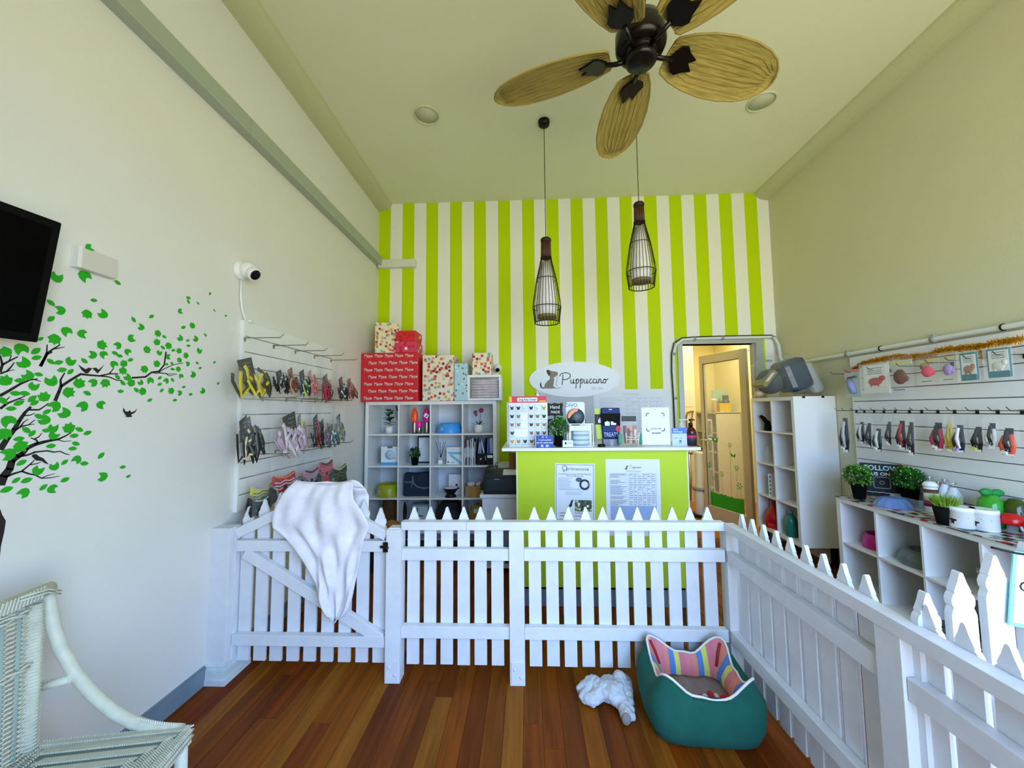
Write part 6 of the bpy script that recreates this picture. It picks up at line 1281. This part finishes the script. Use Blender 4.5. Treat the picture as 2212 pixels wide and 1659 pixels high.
def tub(label, px):
    t = thing('product_tub', label, 'tub', (px[0], px[1], TZ), math.radians(-60))
    part('tub_body', MB().lathe([(.052,0),(.056,.004),(.056,.092),(.058,.093),(.058,.112),(.054,.115)], n=32), white_pl, t); part('lid_top', MB().lathe([(.0001,.1125),(.053,.1125)], n=24), mat('lid_grey', '#b9bfc0', .4), t)
    def arcp(pts, rr, m, nm):
        mb = MB(); vs = [(rr*math.cos(a/.056), rr*math.sin(a/.056), z) for a, z in pts]; mb.add(vs, [tuple(range(len(vs)))]); mb.add([(v[0]*.99, v[1]*.99, v[2]) for v in vs], [tuple(range(len(vs)))[::-1]]); part(nm, mb, m, t)
    o = -.056*(PI/2+.2)
    sh = lambda pts: [(o+a, z) for a, z in pts]
    arcp(sh([(-.030,.022),(-.006,.022),(-.008,.030),(-.004,.038),(.006,.042),(.004,.048),(-.010,.050),(-.022,.050),(-.030,.044),(-.022,.040),(-.018,.030)]), .0566, inkb, 'dog_emblem')
    arcp(sh([(.012,.062),(.05,.060),(.05,.064),(.012,.066)]), .0566, ink, 'print_line'); arcp(sh([(-.060,.045),(-.045,.045),(-.045,.070),(-.060,.070)]), .0566, mat('label_leaf_green', '#5a8a1e', .5), 'green_patch')
tub('left white tub with a black dog emblem on the patterned sheet', (2.465, 2.298, 0.735))
tub('right white tub with a dog emblem, beside the red toy', (2.53, 2.248, 0.735))
bx_, by_, _ = (2.67, 2.333, 0.85)
t = thing('bow_bottle', 'green glass jar topped with a green ribbon bow', 'jar', (bx_, by_, TZ)); gb = mat('green_glass', '#3a9a2a', .1)
part('jar_body', MB().lathe([(.05,0),(.058,.01),(.06,.09),(.052,.14),(.035,.16),(.030,.175)], n=28), gb, t); part('aqua_label', MB().lathe([(.0605,.03),(.0605,.085)], n=28), mat('label_aqua', '#3f9c9c', .4), t)
part('bow', MB().ell((-.030,-.01,.19), (.034,.02,.022), 14, 8).ell((.030,-.01,.185), (.034,.02,.022), 14, 8).ell((0,-.015,.185), (.012,.014,.014), 10, 6), mat('bow_green', '#1a8a3a', .6), t)
t = thing('bow_bottle', 'dark olive glass jar half hidden by the green one', 'jar', (bx_+.045, by_-.075, TZ)); part('jar_body', MB().lathe([(.045,0),(.05,.01),(.052,.09),(.040,.14),(.022,.165),(.0001,.17)], n=24), mat('olive_glass', '#3c4a12', .12), t)
tx_, ty_, _ = (2.972, 2.729, 0.735)
t = thing('clear_tray', 'open clear acrylic tray behind the white tubs', 'tray', (min(tx_,2.64), ty_, TZ)); part('tray', MB().box(-.08,-.10,0,.08,.10,.003).box(-.08,-.10,0,-.077,.10,.07).box(.077,-.10,0,.08,.10,.07).box(-.08,-.10,0,.08,-.097,.07).box(-.08,.097,0,.08,.10,.07), clearp, t)
rx_, ry_, _ = (2.62, 2.201, 0.735)
t = thing('mushroom_toy', 'red domed toy on a clear stem at the right edge', 'toy', (rx_, ry_, TZ)); part('dome', MB().lathe([(.0,.045),(.048,.047),(.052,.06),(.046,.085),(.025,.10),(.0001,.103)], n=24), mat('toy_red', '#c80a12', .25), t); part('stem', MB().lathe([(.022,0),(.020,.045)], n=16), clearp, t); part('white_peg', MB().tube([(.03,-.01,.045),(.034,-.012,.02),(.045,-.012,.004)], .006, 6), white_pl, t)
solo('navy_box', MB().box(2.58,1.80,TZ,2.72,2.02,TZ+.075), mat('box_navy', '#141a3c', .4), 'flat navy box behind the red domed toy', 'box')
solo('green_ball', MB().ell((2.62,1.86,TZ+.075+.052), .052, 20, 14), mat('ball_green', '#2a9a1a', .4), 'green ball on the navy box at the right picture edge', 'ball')
# cells
dog_bowl('magenta pet bowl in the first cell of the low unit', (2.565, 2.93, lz[1]), .105, .10, mat('magenta_bowl', '#c4148a', .35), False)
t = thing('clear_bowl', 'grey clear plastic dome bowl in the second cell', 'bowl', (2.565, 2.62, lz[1])); part('bowl_body', MB().lathe([(.12,0),(.135,.02),(.13,.05),(.11,.085),(.08,.10),(.07,.095),(.085,.05),(.0001,.03)], n=32), mat('smoke_plastic', '#7d8f8e', .15, alpha=.6), t); part('spiral_insert', MB().tube([((.04+.0015*k)*math.cos(k*.5),(.04+.0015*k)*math.sin(k*.5),.06) for k in range(24)], .005, 6), mat('dark_insert', '#22302f', .4), t)
t = thing('product_tub', 'beige tub with a green label in the third cell', 'tub', (2.56, 2.26, lz[1])); part('tub_body', MB().lathe([(.050,0),(.054,.004),(.054,.09),(.057,.091),(.057,.112),(.0001,.114)], n=28), mat('tub_beige', '#b9b6a4', .4), t); part('label', MB().lathe([(.0545,.03),(.0545,.06)], n=28), mat('label_olive_dark', '#4a4c2c', .5), t)
solo('stacked_trays', MB().box(2.45,2.35,lz[0],2.70,2.55,lz[0]+.03).box(2.455,2.355,lz[0]+.032,2.70,2.545,lz[0]+.06), mat('tray_slate', '#3c4c50', .5), 'dark slate stacked trays low in the unit', 'tray')
# ---------------------------------------------------------------- ceiling: fan, pendants, downlights
fhx, fhy, _ = (0.539, 1.638, 3.06)
fan = thing('ceiling_fan', 'dark bronze ceiling fan with five palm leaf blades', 'ceiling fan', (fhx, fhy, 3.06)); fan.rotation_euler = (0, math.radians(.8), 0)
brz = mat('fan_bronze', '#17100d', .3, .5)
part('motor_housing', MB().lathe([(.0001,.125),(.05,.125),(.095,.11),(.112,.07),(.112,.01),(.104,-.008),(.085,-.016),(.0001,-.016)], n=36), brz, fan)
part('switch_housing', MB().lathe([(.070,-.016),(.074,-.022),(.066,-.032),(.063,-.044),(.068,-.048),(.068,-.064),(.057,-.074),(.0001,-.078)], n=32), brz, fan)
part('downrod', MB().tube([(0,0,.11),(.055,0,.76)], .017, 12).lathe([(.045,.115),(.040,.15),(.020,.19)], n=20), brz, fan)
part('canopy', MB().lathe([(.03,.72),(.065,.76),(.072,.795),(.0001,.797)], (.055,0,0), n=28), brz, fan)
part('pull_chain_stub', MB().ell((.060,-.03,-.06), (.008,.008,.006), 8, 6), brz, fan)
pal = bpy.data.materials.new('palm_blade_weave'); pal.use_nodes = True
n_ = pal.node_tree.nodes; L_ = pal.node_tree.links; b_ = n_['Principled BSDF']; b_.inputs['Roughness'].default_value = .7
t_ = n_.new('ShaderNodeTexCoord'); mp_ = n_.new('ShaderNodeMapping'); mp_.inputs['Scale'].default_value = (6, 90, 6); w_ = n_.new('ShaderNodeTexNoise'); w_.inputs['Scale'].default_value = 1.4
r_ = n_.new('ShaderNodeValToRGB'); r_.color_ramp.elements[0].position = .35; r_.color_ramp.elements[0].color = (*hx('#8a7a36'), 1); r_.color_ramp.elements[1].position = .65; r_.color_ramp.elements[1].color = (*hx('#b39c50'), 1)
L_.new(t_.outputs['Object'], mp_.inputs[0]); L_.new(mp_.outputs[0], w_.inputs[0]); L_.new(w_.outputs[0], r_.inputs[0]); L_.new(r_.outputs[0], b_.inputs['Base Color'])
def BR_(r): return .138+(r-.195)*1.09
def blade_mb():
    out = [(.195,.055),(.205,.075),(.26,.100),(.34,.122),(.44,.135),(.54,.133),(.62,.118),(.68,.092),(.715,.060),(.735,.025),(.740,0)]
    N = 6; vs = []; 
    for r, w in out:
        for j in range(-N, N+1):
            u = j/N; vs.append((BR_(r), w*u, .010*(1-u*u) - .012*(r-.2)))
    M = 2*N+1; fs = [(i*M+j, i*M+j+1, (i+1)*M+j+1, (i+1)*M+j) for i in range(len(out)-1) for j in range(2*N)]
    mb = MB(); mb.add(vs, fs, 0, True); k = len(mb.v); mb.add([(v[0], v[1], v[2]-.007) for v in vs], [f[::-1] for f in fs], 0, True)
    return mb
bl = blade_mb(); blm = bl.mesh('blade', pal)
rib = MB()
for s_ in range(-4, 5):
    rib.tube([(BR_(.20),.012*s_,-.002),(BR_(.34),.028*s_,-.004),(BR_(.50),.030*s_,-.005),(BR_(.62),.026*s_,-.007),(BR_(.70),.012*s_,-.009)], .0014, 5)
out = [(.195,.055),(.205,.075),(.26,.100),(.34,.122),(.44,.135),(.54,.133),(.62,.118),(.68,.092),(.715,.060),(.735,.025),(.740,0)]
rim = [(BR_(r), w, -.004-.012*(r-.2)) for r, w in out] + [(BR_(r), -w, -.004-.012*(r-.2)) for r, w in out[::-1][1:]]
rib.tube(rim, .005, 6)
ribm = rib.mesh('vein', mat('blade_rim', '#9a8238', .6))
brk = MB().tube([(.06,0,-.034),(.11,0,-.030),(.16,0,-.020)], .011, 8).prism([(p_-.055,q_) for p_,q_ in [(.205,-.012),(.235,-.055),(.262,-.060),(.285,-.040),(.33,-.018),(.30,.0),(.335,.030),(.285,.045),(.262,.060),(.235,.050),(.205,.012)]], 'z', -.022, -.012)
brm = brk.mesh('blade_iron', brz)
for k in range(5):
    a = math.radians(15.5+72*k)
    h = bpy.data.objects.new('blade', blm); COL.objects.link(h); h.parent = fan
    h.matrix_local = Matrix.Rotation(a, 4, 'Z') @ Matrix.Rotation(math.radians(-14), 4, 'X')
    v = bpy.data.objects.new('vein', ribm); COL.objects.link(v); v.parent = h
    b = bpy.data.objects.new('blade_iron', brm); COL.objects.link(b); b.parent = h
rat = mat('dark_rattan', '#2a1a10', .55, noise=.3, nscale=60); linen = mat('pendant_linen', '#f1eef0', .8)
def pendant(label, x, y, z0, tilt=0):
    t = thing('pendant_lamp', label, 'pendant lamp', (x, y, z0))
    prof = [(.100,.0),(.115,.125),(.112,.17),(.082,.36),(.052,.49),(.041,.545),(.036,.58),(.036,.685)]
    def rad(z):
        for (r0, a), (r1, b) in zip(prof, prof[1:]):
            if a <= z <= b: return r0+(r1-r0)*(z-a)/(b-a)
        return .036
    sh = bpy.data.objects.new('shade_cage', None); 
    mb = MB(); 
    q = part('rib', MB().tube([(rad(z), 0, z) for z in (0,.06,.125,.17,.26,.36,.43,.49,.545)], .0026, 5), rat, t)
    me = q.data; bpy.data.objects.remove(q)
    for k in range(26):
        o = link('rib', me, t); o.rotation_euler = (0, 0, 2*PI*k/26)
    for z, rr in ((0,.0045),(.125,.0035),(.36,.003),(.545,.006)):
        r = rad(z)+.001; part('ring', MB().tube([(r*math.cos(a*PI/16), r*math.sin(a*PI/16), z) for a in range(32)], rr, 6, closed=True), rat, t)
    nk = MB()
    for k in range(16): a = k*PI/8; nk.tube([(.036*math.cos(a),.036*math.sin(a),.54),(.033*math.cos(a),.033*math.sin(a),.69)], .0078, 6)
    part('bamboo_neck', nk, mat('bamboo_brown', '#4a2c14', .5, noise=.3, nscale=50), t)
    part('neck_collar', MB().lathe([(.041,.675),(.044,.685),(.044,.698),(.038,.708),(.0001,.71)], n=20), rat, t)
    part('linen_cylinder', MB().lathe([(.078,.055),(.080,.12),(.074,.25),(.056,.38),(.034,.50)], n=28), linen, t)
    part('linen_hem', MB().lathe([(.0785,.038),(.0785,.062)], n=28), mat('hem_olive', '#8a7a48', .8), t)
    part('cord', MB().tube([(0,0,.70),(0,0,ZC-z0-.02)], .0028, 6), black, t)
    part('ceiling_cap', MB().lathe([(.0001,-.0),(.03,.0),(.046,.012),(.050,.045)], (0,0,ZC-z0-.046), 24), black, t)
    if tilt: t.rotation_euler = (0, tilt, 0)
    return t
pendant('left rattan pendant lamp hanging lower over the counter', .174, 3.053, 2.128)
pendant('right rattan pendant lamp hanging higher, partly behind the fan blade', .944, 3.053, 2.408)
for (x, y, lb) in ((-.795,2.929,'round white ceiling downlight left of the left pendant'), (1.899,2.928,'round white ceiling downlight behind the right fan blade')):
    t = thing('downlight', lb, 'downlight', (x, y, ZC-.012))
    part('trim_ring', MB().tube([(.098*math.cos(a*PI/18), .098*math.sin(a*PI/18), .006) for a in range(36)], .010, 8, closed=True, flat=.6), mat('downlight_rim', '#d3d3b4', .4), t); part('lens', MB().lathe([(.0001,.004),(.09,.005),(.09,.0115)], n=32), mat('downlight_lens', '#cccdb0', .5), t)

# ---------------------------------------------------------------- dog bed
t = thing('dog_bed', 'green box-shaped dog bed with a striped lining', 'dog bed', (.765, 1.862, 0), math.radians(-3))
grn = mat('bottle_green_canvas', '#0d5a4a', .9, noise=.12, nscale=12, bump=.3, bscale=60)
def ringpts(hx_, hy_, z, n=64, p=4.5, peak=0, ph=0, wob=0):
    o = []
    for k in range(n):
        a = 2*PI*k/n; c, s = math.cos(a), math.sin(a); q = (abs(c)**p+abs(s)**p)**(-1/p)
        cor = (abs(math.sin(2*a)))**5
        o.append((hx_*c*q*(1+.05*cor*(1 if peak else 0)), hy_*s*q*(1+.05*cor*(1 if peak else 0)), z+peak*cor+wob*math.sin(a*7+1)*.6+wob*math.sin(a*13)*.4))
    return o
def loft(rings, capb=True, capt=False):
    mb = MB(); n = len(rings[0]); vs = [p for r in rings for p in r]
    fs = [(i*n+j, i*n+(j+1) % n, (i+1)*n+(j+1) % n, (i+1)*n+j) for i in range(len(rings)-1) for j in range(n)]
    if capb: fs.append(tuple(range(n))[::-1])
    if capt: fs.append(tuple(range((len(rings)-1)*n, len(rings)*n)))
    return mb.add(vs, fs, 0, True)
rim_ = ringpts(.184,.158,.200,p=7,peak=.080,wob=.007)
out_ = [ringpts(.19,.135,.002), ringpts(.222,.160,.012), ringpts(.244,.174,.06,wob=.003), ringpts(.252,.180,.12,wob=.004), ringpts(.238,.172,.18,wob=.004,peak=.008), ringpts(.208,.158,.212,wob=.004,peak=.03), rim_]
part('canvas_wall', loft(out_), grn, t)
str_m = multistripe('striped_lining', 0, .135, [('#e0848a',5),('#e8907a',3),('#5a86c8',4),('#d9dc6a',3.5),('#d97a8a',4.5)])
str_y = multistripe('striped_lining_side', 1, .135, [('#e0848a',5),('#d9dc6a',3.5),('#5a86c8',4),('#e8907a',5)])
inn = [rim_, ringpts(.158,.136,.185,p=7,peak=.03), ringpts(.138,.120,.15,p=6), ringpts(.138,.118,.11,p=6), ringpts(.142,.118,.08,p=6)]
n = 64; mb = loft(inn, capb=False)
mb.f = [f[::-1] for f in mb.f]
mb.mi = [1 if (abs(math.cos(2*PI*((f[0] % n)+.5)/n)) > .72) else 0 for f in mb.f]
part('striped_lining', mb, [str_m, str_y], t)
part('white_piping', MB().tube([(p[0], p[1], p[2]+.003) for p in rim_], .0052, 8, closed=True), mat('piping_cream', '#ece6da', .7), t)
part('base_cushion', loft([ringpts(.142,.115,.045,p=6), ringpts(.142,.118,.115,p=6,wob=.004), ringpts(.09,.07,.13,p=4,wob=.003)], capt=True), mat('taupe_plush', '#8c7c74', .95, noise=.25, nscale=16, bump=.5, bscale=90), t)
for sx_, sy_ in ((-1,1),(1,1),(-1,-1),(1,-1)):
    part('corner_binding', MB().tube([(sx_*.168,sy_*.138,.262),(sx_*.150,sy_*.122,.225),(sx_*.134,sy_*.108,.17)], .006, 6), mat('binding_red', '#a3242c', .7), t)
t = thing('rope_toy', 'red and white striped soft toy lying inside the dog bed', 'toy', (.79, 1.80, .122))
for k, (x, c, r) in enumerate(((-.075,'#b02a44',.013),(-.055,'#d8c9b4',.014),(-.035,'#b02a44',.016),(-.014,'#d8c9b4',.017),(.010,'#b81c34',.023),(.034,'#d8c9b4',.018),(.070,'#c8141c',.016))):
    part('segment', MB().ell((x,.0,r), (.030 if k == 6 else .013, r, r), 14, 8), mat('toy_'+c[1:], c, .85), t)

# ---------------------------------------------------------------- plush lamb lying on the floor
t = thing('plush_lamb', 'fluffy pale grey-white plush lamb lying on the floor by the dog bed', 'plush toy', (.34, 1.95, 0))
flu = mat('lamb_fleece', '#c9cbcd', .98, noise=.12, nscale=30, bump=1.0, bscale=55)
def FP(px, py, z): return None
Q = [(0.254, 1.992, 0.035), (0.313, 2.01, 0.05), (0.355, 1.967, 0.05), (0.401, 1.939, 0.055), (0.447, 2.011, 0.08), (0.437, 1.901, 0.035), (0.434, 1.84, 0.03), (0.261, 1.947, 0.03), (0.298, 1.927, 0.03), (0.462, 1.846, 0.02), (0.475, 2.017, 0.05), (0.388, 2.02, 0.04)]
R_ = [(.024,),(.036,),(.040,),(.046,),(.030,),(.030,),(.027,),(.024,),(.026,),(.018,),(.034,),(.036,)]
mb = MB(); rg = random.Random(5)
def cap(i, j, n=5):
    for k in range(n+1):
        a = k/n; p = Vector(Q[i])*(1-a)+Vector(Q[j])*a; r = R_[i][0]*(1-a)+R_[j][0]*a
        mb.ell((p.x-.34, p.y-1.95, max(p.z, r+.001)), r, 14, 10, lump=.05, rnd=rg)
for i, j in ((0,1),(1,2),(2,3),(3,5),(5,6),(1,7),(7,8),(3,10),(10,4),(2,11),(11,10),(10,9),(2,8)): cap(i, j)
o = part('lamb_body', mb, flu, t)
rm = o.modifiers.new('remesh', 'REMESH'); rm.mode = 'VOXEL'; rm.voxel_size = .006; rm.use_smooth_shade = True
tx = bpy.data.textures.new('fleece', 'CLOUDS'); tx.noise_scale = .018; dm = o.modifiers.new('fluff', 'DISPLACE'); dm.texture = tx; dm.strength = .016; dm.mid_level = .45
p = Q[6]; part('paw_sole', MB().ell((p[0]-.34-.004, p[1]-1.95-.022, .030), (.021,.012,.026), 14, 10), mat('paw_grey_brown', '#8b8078', .9), t)
p = Q[4]; part('ear', MB().ell((p[0]-.34+.030, p[1]-1.95-.010, .065), (.022,.012,.030), 12, 8), mat('ear_taupe', '#8a8580', .95), t)

# ---------------------------------------------------------------- wicker chair
O = Vector((-1.2445, .95, 0)); th = math.atan2(.17, .985)
ch = thing('wicker_chair', 'pale sage-painted wicker chair with a sweeping cane arm', 'chair', tuple(O), th)
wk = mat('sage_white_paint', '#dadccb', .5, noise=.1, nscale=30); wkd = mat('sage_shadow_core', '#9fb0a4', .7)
def LC(p): 
    d = Vector(p)-O; return (d.x*math.cos(th)+d.y*math.sin(th), -d.x*math.sin(th)+d.y*math.cos(th), d.z)
Sz = .42
# seat frame and weave
part('seat_frame', MB().tube([(-.20,-.25,Sz-.015),(.20,-.25,Sz-.015),(.20,.25,Sz-.015),(-.20,.25,Sz-.015)], .016, 8, closed=True), wk, ch)
sw = MB(); rg = random.Random(3)
NR = 7
for r in range(NR):                     # concentric woven bands like the photograph's ridges
    hx0 = .205-.028*r; hy0 = .255-.034*r
    loop = [(-hx0,-hy0),(hx0,-hy0),(hx0,hy0),(-hx0,hy0)]
    for a, b in zip(loop, loop[1:]+loop[:1]):
        A_ = Vector((*a, Sz)); B_ = Vector((*b, Sz)); L = (B_-A_).length; n = int(L/.0062); d = (B_-A_).normalized(); nrm_ = Vector((-d.y, d.x, 0))
        for k in range(n):
            c = A_+d*(L*(k+.5)/n); sl = d*.007
            if k % 1 == 0: sw.bar(c - nrm_*.013 - sl + Vector((0,0,-.002)), c + nrm_*.013 + sl + Vector((0,0,.003+.0015*math.sin(r*2.0))), .0042, .0028)
part('seat_weave', sw, wk, ch, stuff=True)
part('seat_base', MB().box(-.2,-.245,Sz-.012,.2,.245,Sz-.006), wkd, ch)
ap = MB()
for k in range(64):
    y = -.25+.5*k/63; ap.bar((.212,y-.006,Sz+.004),(.210,y+.006,Sz-.045),.004,.003)
for k in range(50):
    x = -.2+.4*k/49; ap.bar((x-.006,.262,Sz+.004),(x+.006,.260,Sz-.035),.004,.003)
for z in (Sz-.012,Sz-.030): ap.tube([(-.2,.262,z),(.21,.262,z),(.214,-.26,z)], .005, 6)
part('seat_apron', ap, wk, ch, stuff=True)
legs = [(.195,.235),(.195,-.235),(-.20,.235),(-.20,-.235)]
for x, y in legs: part('leg', MB().tube([(x,y,Sz-.02),(x*1.02,y*1.02,.2),(x*1.06,y*1.05,0)], [.017,.016,.015], 10), wk, ch)
for sy_ in (1,-1): part('leg_bracket', MB().tube([(.19,sy_*.235,.25),(.17,sy_*.20,.34),(.12,sy_*.17,.38),(.16,sy_*.12,.395)], .010, 8), wk, ch)
part('stretcher', MB().tube([(.2,-.24,.16),(.2,.24,.16)], .010, 8), wk, ch)
# back: wrapped posts, cap rail, weave
bt = LC((-1.545, 1.200, .865)); 
pf = [(-.215,.232,Sz-.02),(-.232,.246,.60),(bt[0],.262,.83)]
for s_ in (1,-1): 
    part('wrapped_post', MB().tube([(x, s_*y, z) for x, y, z in pf], .0175, 10), wk, ch)
    wr = MB()
    for k in range(44):
        a = k/43; z = Sz+(.83-Sz)*a; x = -.215+(bt[0]+.215)*a; y = .232+.030*a; wr.tube([(x+.0185*math.cos(q*PI/4), s_*y+.0185*math.sin(q*PI/4), z+.0012*q/8) for q in range(8)], .0022, 4, closed=True)
    part('wrapping', wr, wk, ch, stuff=True)
part('top_rail', MB().tube([(bt[0]-.004,-.33,.858),(bt[0]-.012,0,.862),(bt[0]-.004,.33-.02,.860)], .019, 12), wk, ch)
bw_ = MB(); nz = 66
for k in range(nz):
    a = (k+.5)/nz; z = Sz+.005+(.835-Sz)*a; x = -.213+(bt[0]+.213)*a; yw_ = .215+.030*a
    pts = []
    for i in range(23):
        u = -1+2*i/22; pts.append((x+.0055*(1 if (i+k) % 2 else -1)*(1 if abs(u) < .98 else 0), yw_*u, z+.0035*u*(2 if k % 2 else -1)))
    bw_.tube(pts, .0026, 4)
part('back_weave', bw_, wk, ch, stuff=True)
sk_ = MB()
for i in range(11):
    u = -1+2*(i+.5)/11; sk_.tube([(-.213, .21*u, Sz-.01),(-.213+(bt[0]+.213)*.5, .225*u, .63),(bt[0],.24*u,.845)], .0065, 6)
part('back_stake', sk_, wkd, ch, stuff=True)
br_ = MB()
for zz in (.842,.822,.665): 
    x = -.213+(bt[0]+.213)*(zz-Sz)/(.835-Sz)
    for ph in (0, PI): br_.tube([(x+.010+.004*math.sin(i*1.3+ph), -.235+.47*i/30, zz+.006*math.sin(i*.9+ph)) for i in range(31)], .0035, 5)
part('back_braid', br_, wk, ch, stuff=True)
fr_ = MB()
for k in range(12): fr_.bar((bt[0]+.018,.150+.010*k,.845),(bt[0]+.012,.165+.010*k,.878),.0075,.003)
for z in (.868,.858): fr_.tube([(bt[0]+.018,.20,z+.01),(bt[0]+.024,.27,z+.002),(bt[0]+.02,.315,z-.022)], .003, 5)
part('corner_binding', fr_, wk, ch, stuff=True)
armP = [LC(p) for p in [(-1.5677, 1.2135, 0.8499), (-1.5553, 1.2143, 0.7988), (-1.5429, 1.2151, 0.748), (-1.5129, 1.2171, 0.6713), (-1.4642, 1.2203, 0.5932), (-1.402, 1.2244, 0.5237), (-1.3338, 1.2289, 0.4684), (-1.2685, 1.2333, 0.4342), (-1.2054, 1.2374, 0.4141), (-1.1184, 1.2432, 0.4059)]]
part('arm_rail', MB().tube(armP, .0175, 12), wk, ch)
st_ = [LC(p) for p in [(-1.5485, 1.1988, 0.5643), (-1.455, 1.2049, 0.584)]]
part('arm_strut', MB().tube([(st_[0][0],st_[0][1]-.01,st_[0][2]), st_[1]], .012, 10).tube([Vector(st_[0]), Vector(st_[0])+Vector((.03,0,.003))], .0145, 10), wk, ch)
aw_ = MB()
for k in range(22):
    a = k/21; p = Vector(armP[-3])*(1-a)+Vector(armP[-1])*a
    aw_.bar(p+Vector((-.004,0,.018)), p+Vector((.004,-.012,-.024)), .0035, .003)
part('arm_lashing', aw_, wk, ch, stuff=True)
# cracks and tiny wall marks are left to the paint

# ---------------------------------------------------------------- back room contents
bwc = mat('beige_laminate', '#d6d0b4', .5)
bs = thing('back_room_shelf', 'beige cube shelf seen through the glass door', 'shelf', (3.2, 6.4, 0))
part('end_panel', MB().box(3.03,6.20,0,3.41,6.225,1.345), bwc, bs, world=True); part('end_panel', MB().box(3.03,6.9,0,3.41,6.925,1.345), bwc, bs, world=True); part('top_panel', MB().box(3.03,6.2,1.33,3.41,6.93,1.36), bwc, bs, world=True)
for z in (.05,.37,.69,1.01): part('shelf_board', MB().box(3.035,6.225,z,3.41,6.9,z+.015), bwc, bs, world=True)
part('divider', MB().box(3.035,6.55,.05,3.41,6.565,1.33), bwc, bs, world=True)
t = thing('plastic_basket', 'yellow plastic basket on top of back room shelf', 'basket', (3.20, 6.32, 1.361)); yb_ = mat('yellow_plastic', '#f0c808', .4)
part('basket_body', MB().lathe([(.105,0),(.135,.125),(.142,.13),(.142,.14),(.130,.138),(.10,.01),(.0001,.01)], n=4, sx=1.1, sy=1.0, smooth=False).xf(Matrix.Rotation(PI/4,4,'Z')), yb_, t)
part('bottle_in_basket', MB().lathe([(.03,.01),(.035,.02),(.035,.15),(.012,.19),(.012,.22)], (-.05,0,0), 16), mat('olive_bottle', '#5a5a1c', .3), t)
part('jar_in_basket', MB().lathe([(.05,.01),(.06,.02),(.06,.17),(.045,.20)], (.055,.01,0), 16).box(.02,-.02,.20,.09,.05,.27), mat('slate_jar', '#3c4c50', .4), t)
t = thing('spray_bottle', 'clear amber spray bottle left of the yellow basket', 'bottle', (3.05, 6.28, 1.361)); part('bottle_body', MB().lathe([(.032,0),(.036,.01),(.036,.13),(.015,.17),(.013,.19)], n=16), mat('peach_clear', '#d9a878', .2, alpha=.7), t); part('spray_head', MB().box(-.05,-.012,.19,.03,.012,.215), white_pl, t)
t = thing('teal_board', 'pale teal board leaning behind the yellow basket', 'board', (3.26, 6.55, 1.361)); part('board', MB().box(-.11,0,0,.12,.02,.37), mat('board_teal', '#9fc4b4', .6), t)
solo('wall_paper_notice', MB().box(2.02,5.994,1.42,2.20,5.999,1.72) if False else MB().box(2.46,5.994,1.45,2.58,5.999,1.73), mat('notice_pinkish', '#ecd6c0', .8), 'pale paper notice on the back room wall', 'notice')
solo('cane_hook', MB().tube([(2.47,5.985,.62),(2.47,5.985,1.30),(2.49,5.985,1.36),(2.54,5.985,1.375),(2.585,5.985,1.375)], .011, 8).tube([(2.575,5.985,1.37),(2.55,5.985,1.25),(2.55,5.985,1.10)], .008, 6), mat('cane_brown', '#8a5a24', .5), 'brown hooked cane hanging in the back room', 'cane')
t = thing('dryer_stand', 'white cylinder dryer beside small bottle shelf in back room', 'dryer', (2.32, 5.2, 0)); wd = mat('dryer_beige', '#d8d2bc', .5)
part('dryer_drum', MB().lathe([(.10,.02),(.11,.04),(.11,.36),(.085,.38),(.085,.82),(.07,.84)], n=24), wd, t); part('drum_collar', MB().lathe([(.12,.34),(.125,.36),(.12,.38)], n=24), mat('collar_grey', '#8f8f86', .4), t); part('base_ring', MB().lathe([(.15,0),(.15,.025),(.10,.035)], n=24), black, t); part('chrome_pipe', MB().tube([(-.12,0,.85),(-.16,0,.80),(-.15,0,.5),(-.17,0,.2)], .02, 8).ell((-.14,0,.84),(.04,.04,.04),12,8), chrome, t); part('bracket_arm', MB().bar((-.10,0,.95),(.05,0,.86),.015,.015), blackm, t)
t = thing('wall_rack', 'narrow white rack with small bottles by the open door', 'rack', (2.60, 5.60, 0)); part('rack_side', MB().box(-.05,-.05,.0,-.035,.05,1.26).box(.035,-.05,.0,.05,.05,1.26), bwc, t)
for z in (.3,.55,.8,1.02,1.24): part('rack_shelf', MB().box(-.035,-.05,z,.035,.05,z+.012), bwc, t)
for z in (.56,.81,1.03): part('small_bottle', MB().lathe([(.018,z+.002),(.018,z+.10),(.008,z+.13)], (0,0,0), 12), mat('small_brown', '#6a4424', .4), t)
S.cycles.max_bounces = 8; S.cycles.diffuse_bounces = 4; S.cycles.transparent_max_bounces = 16; S.cycles.caustics_reflective = False; S.cycles.caustics_refractive = False
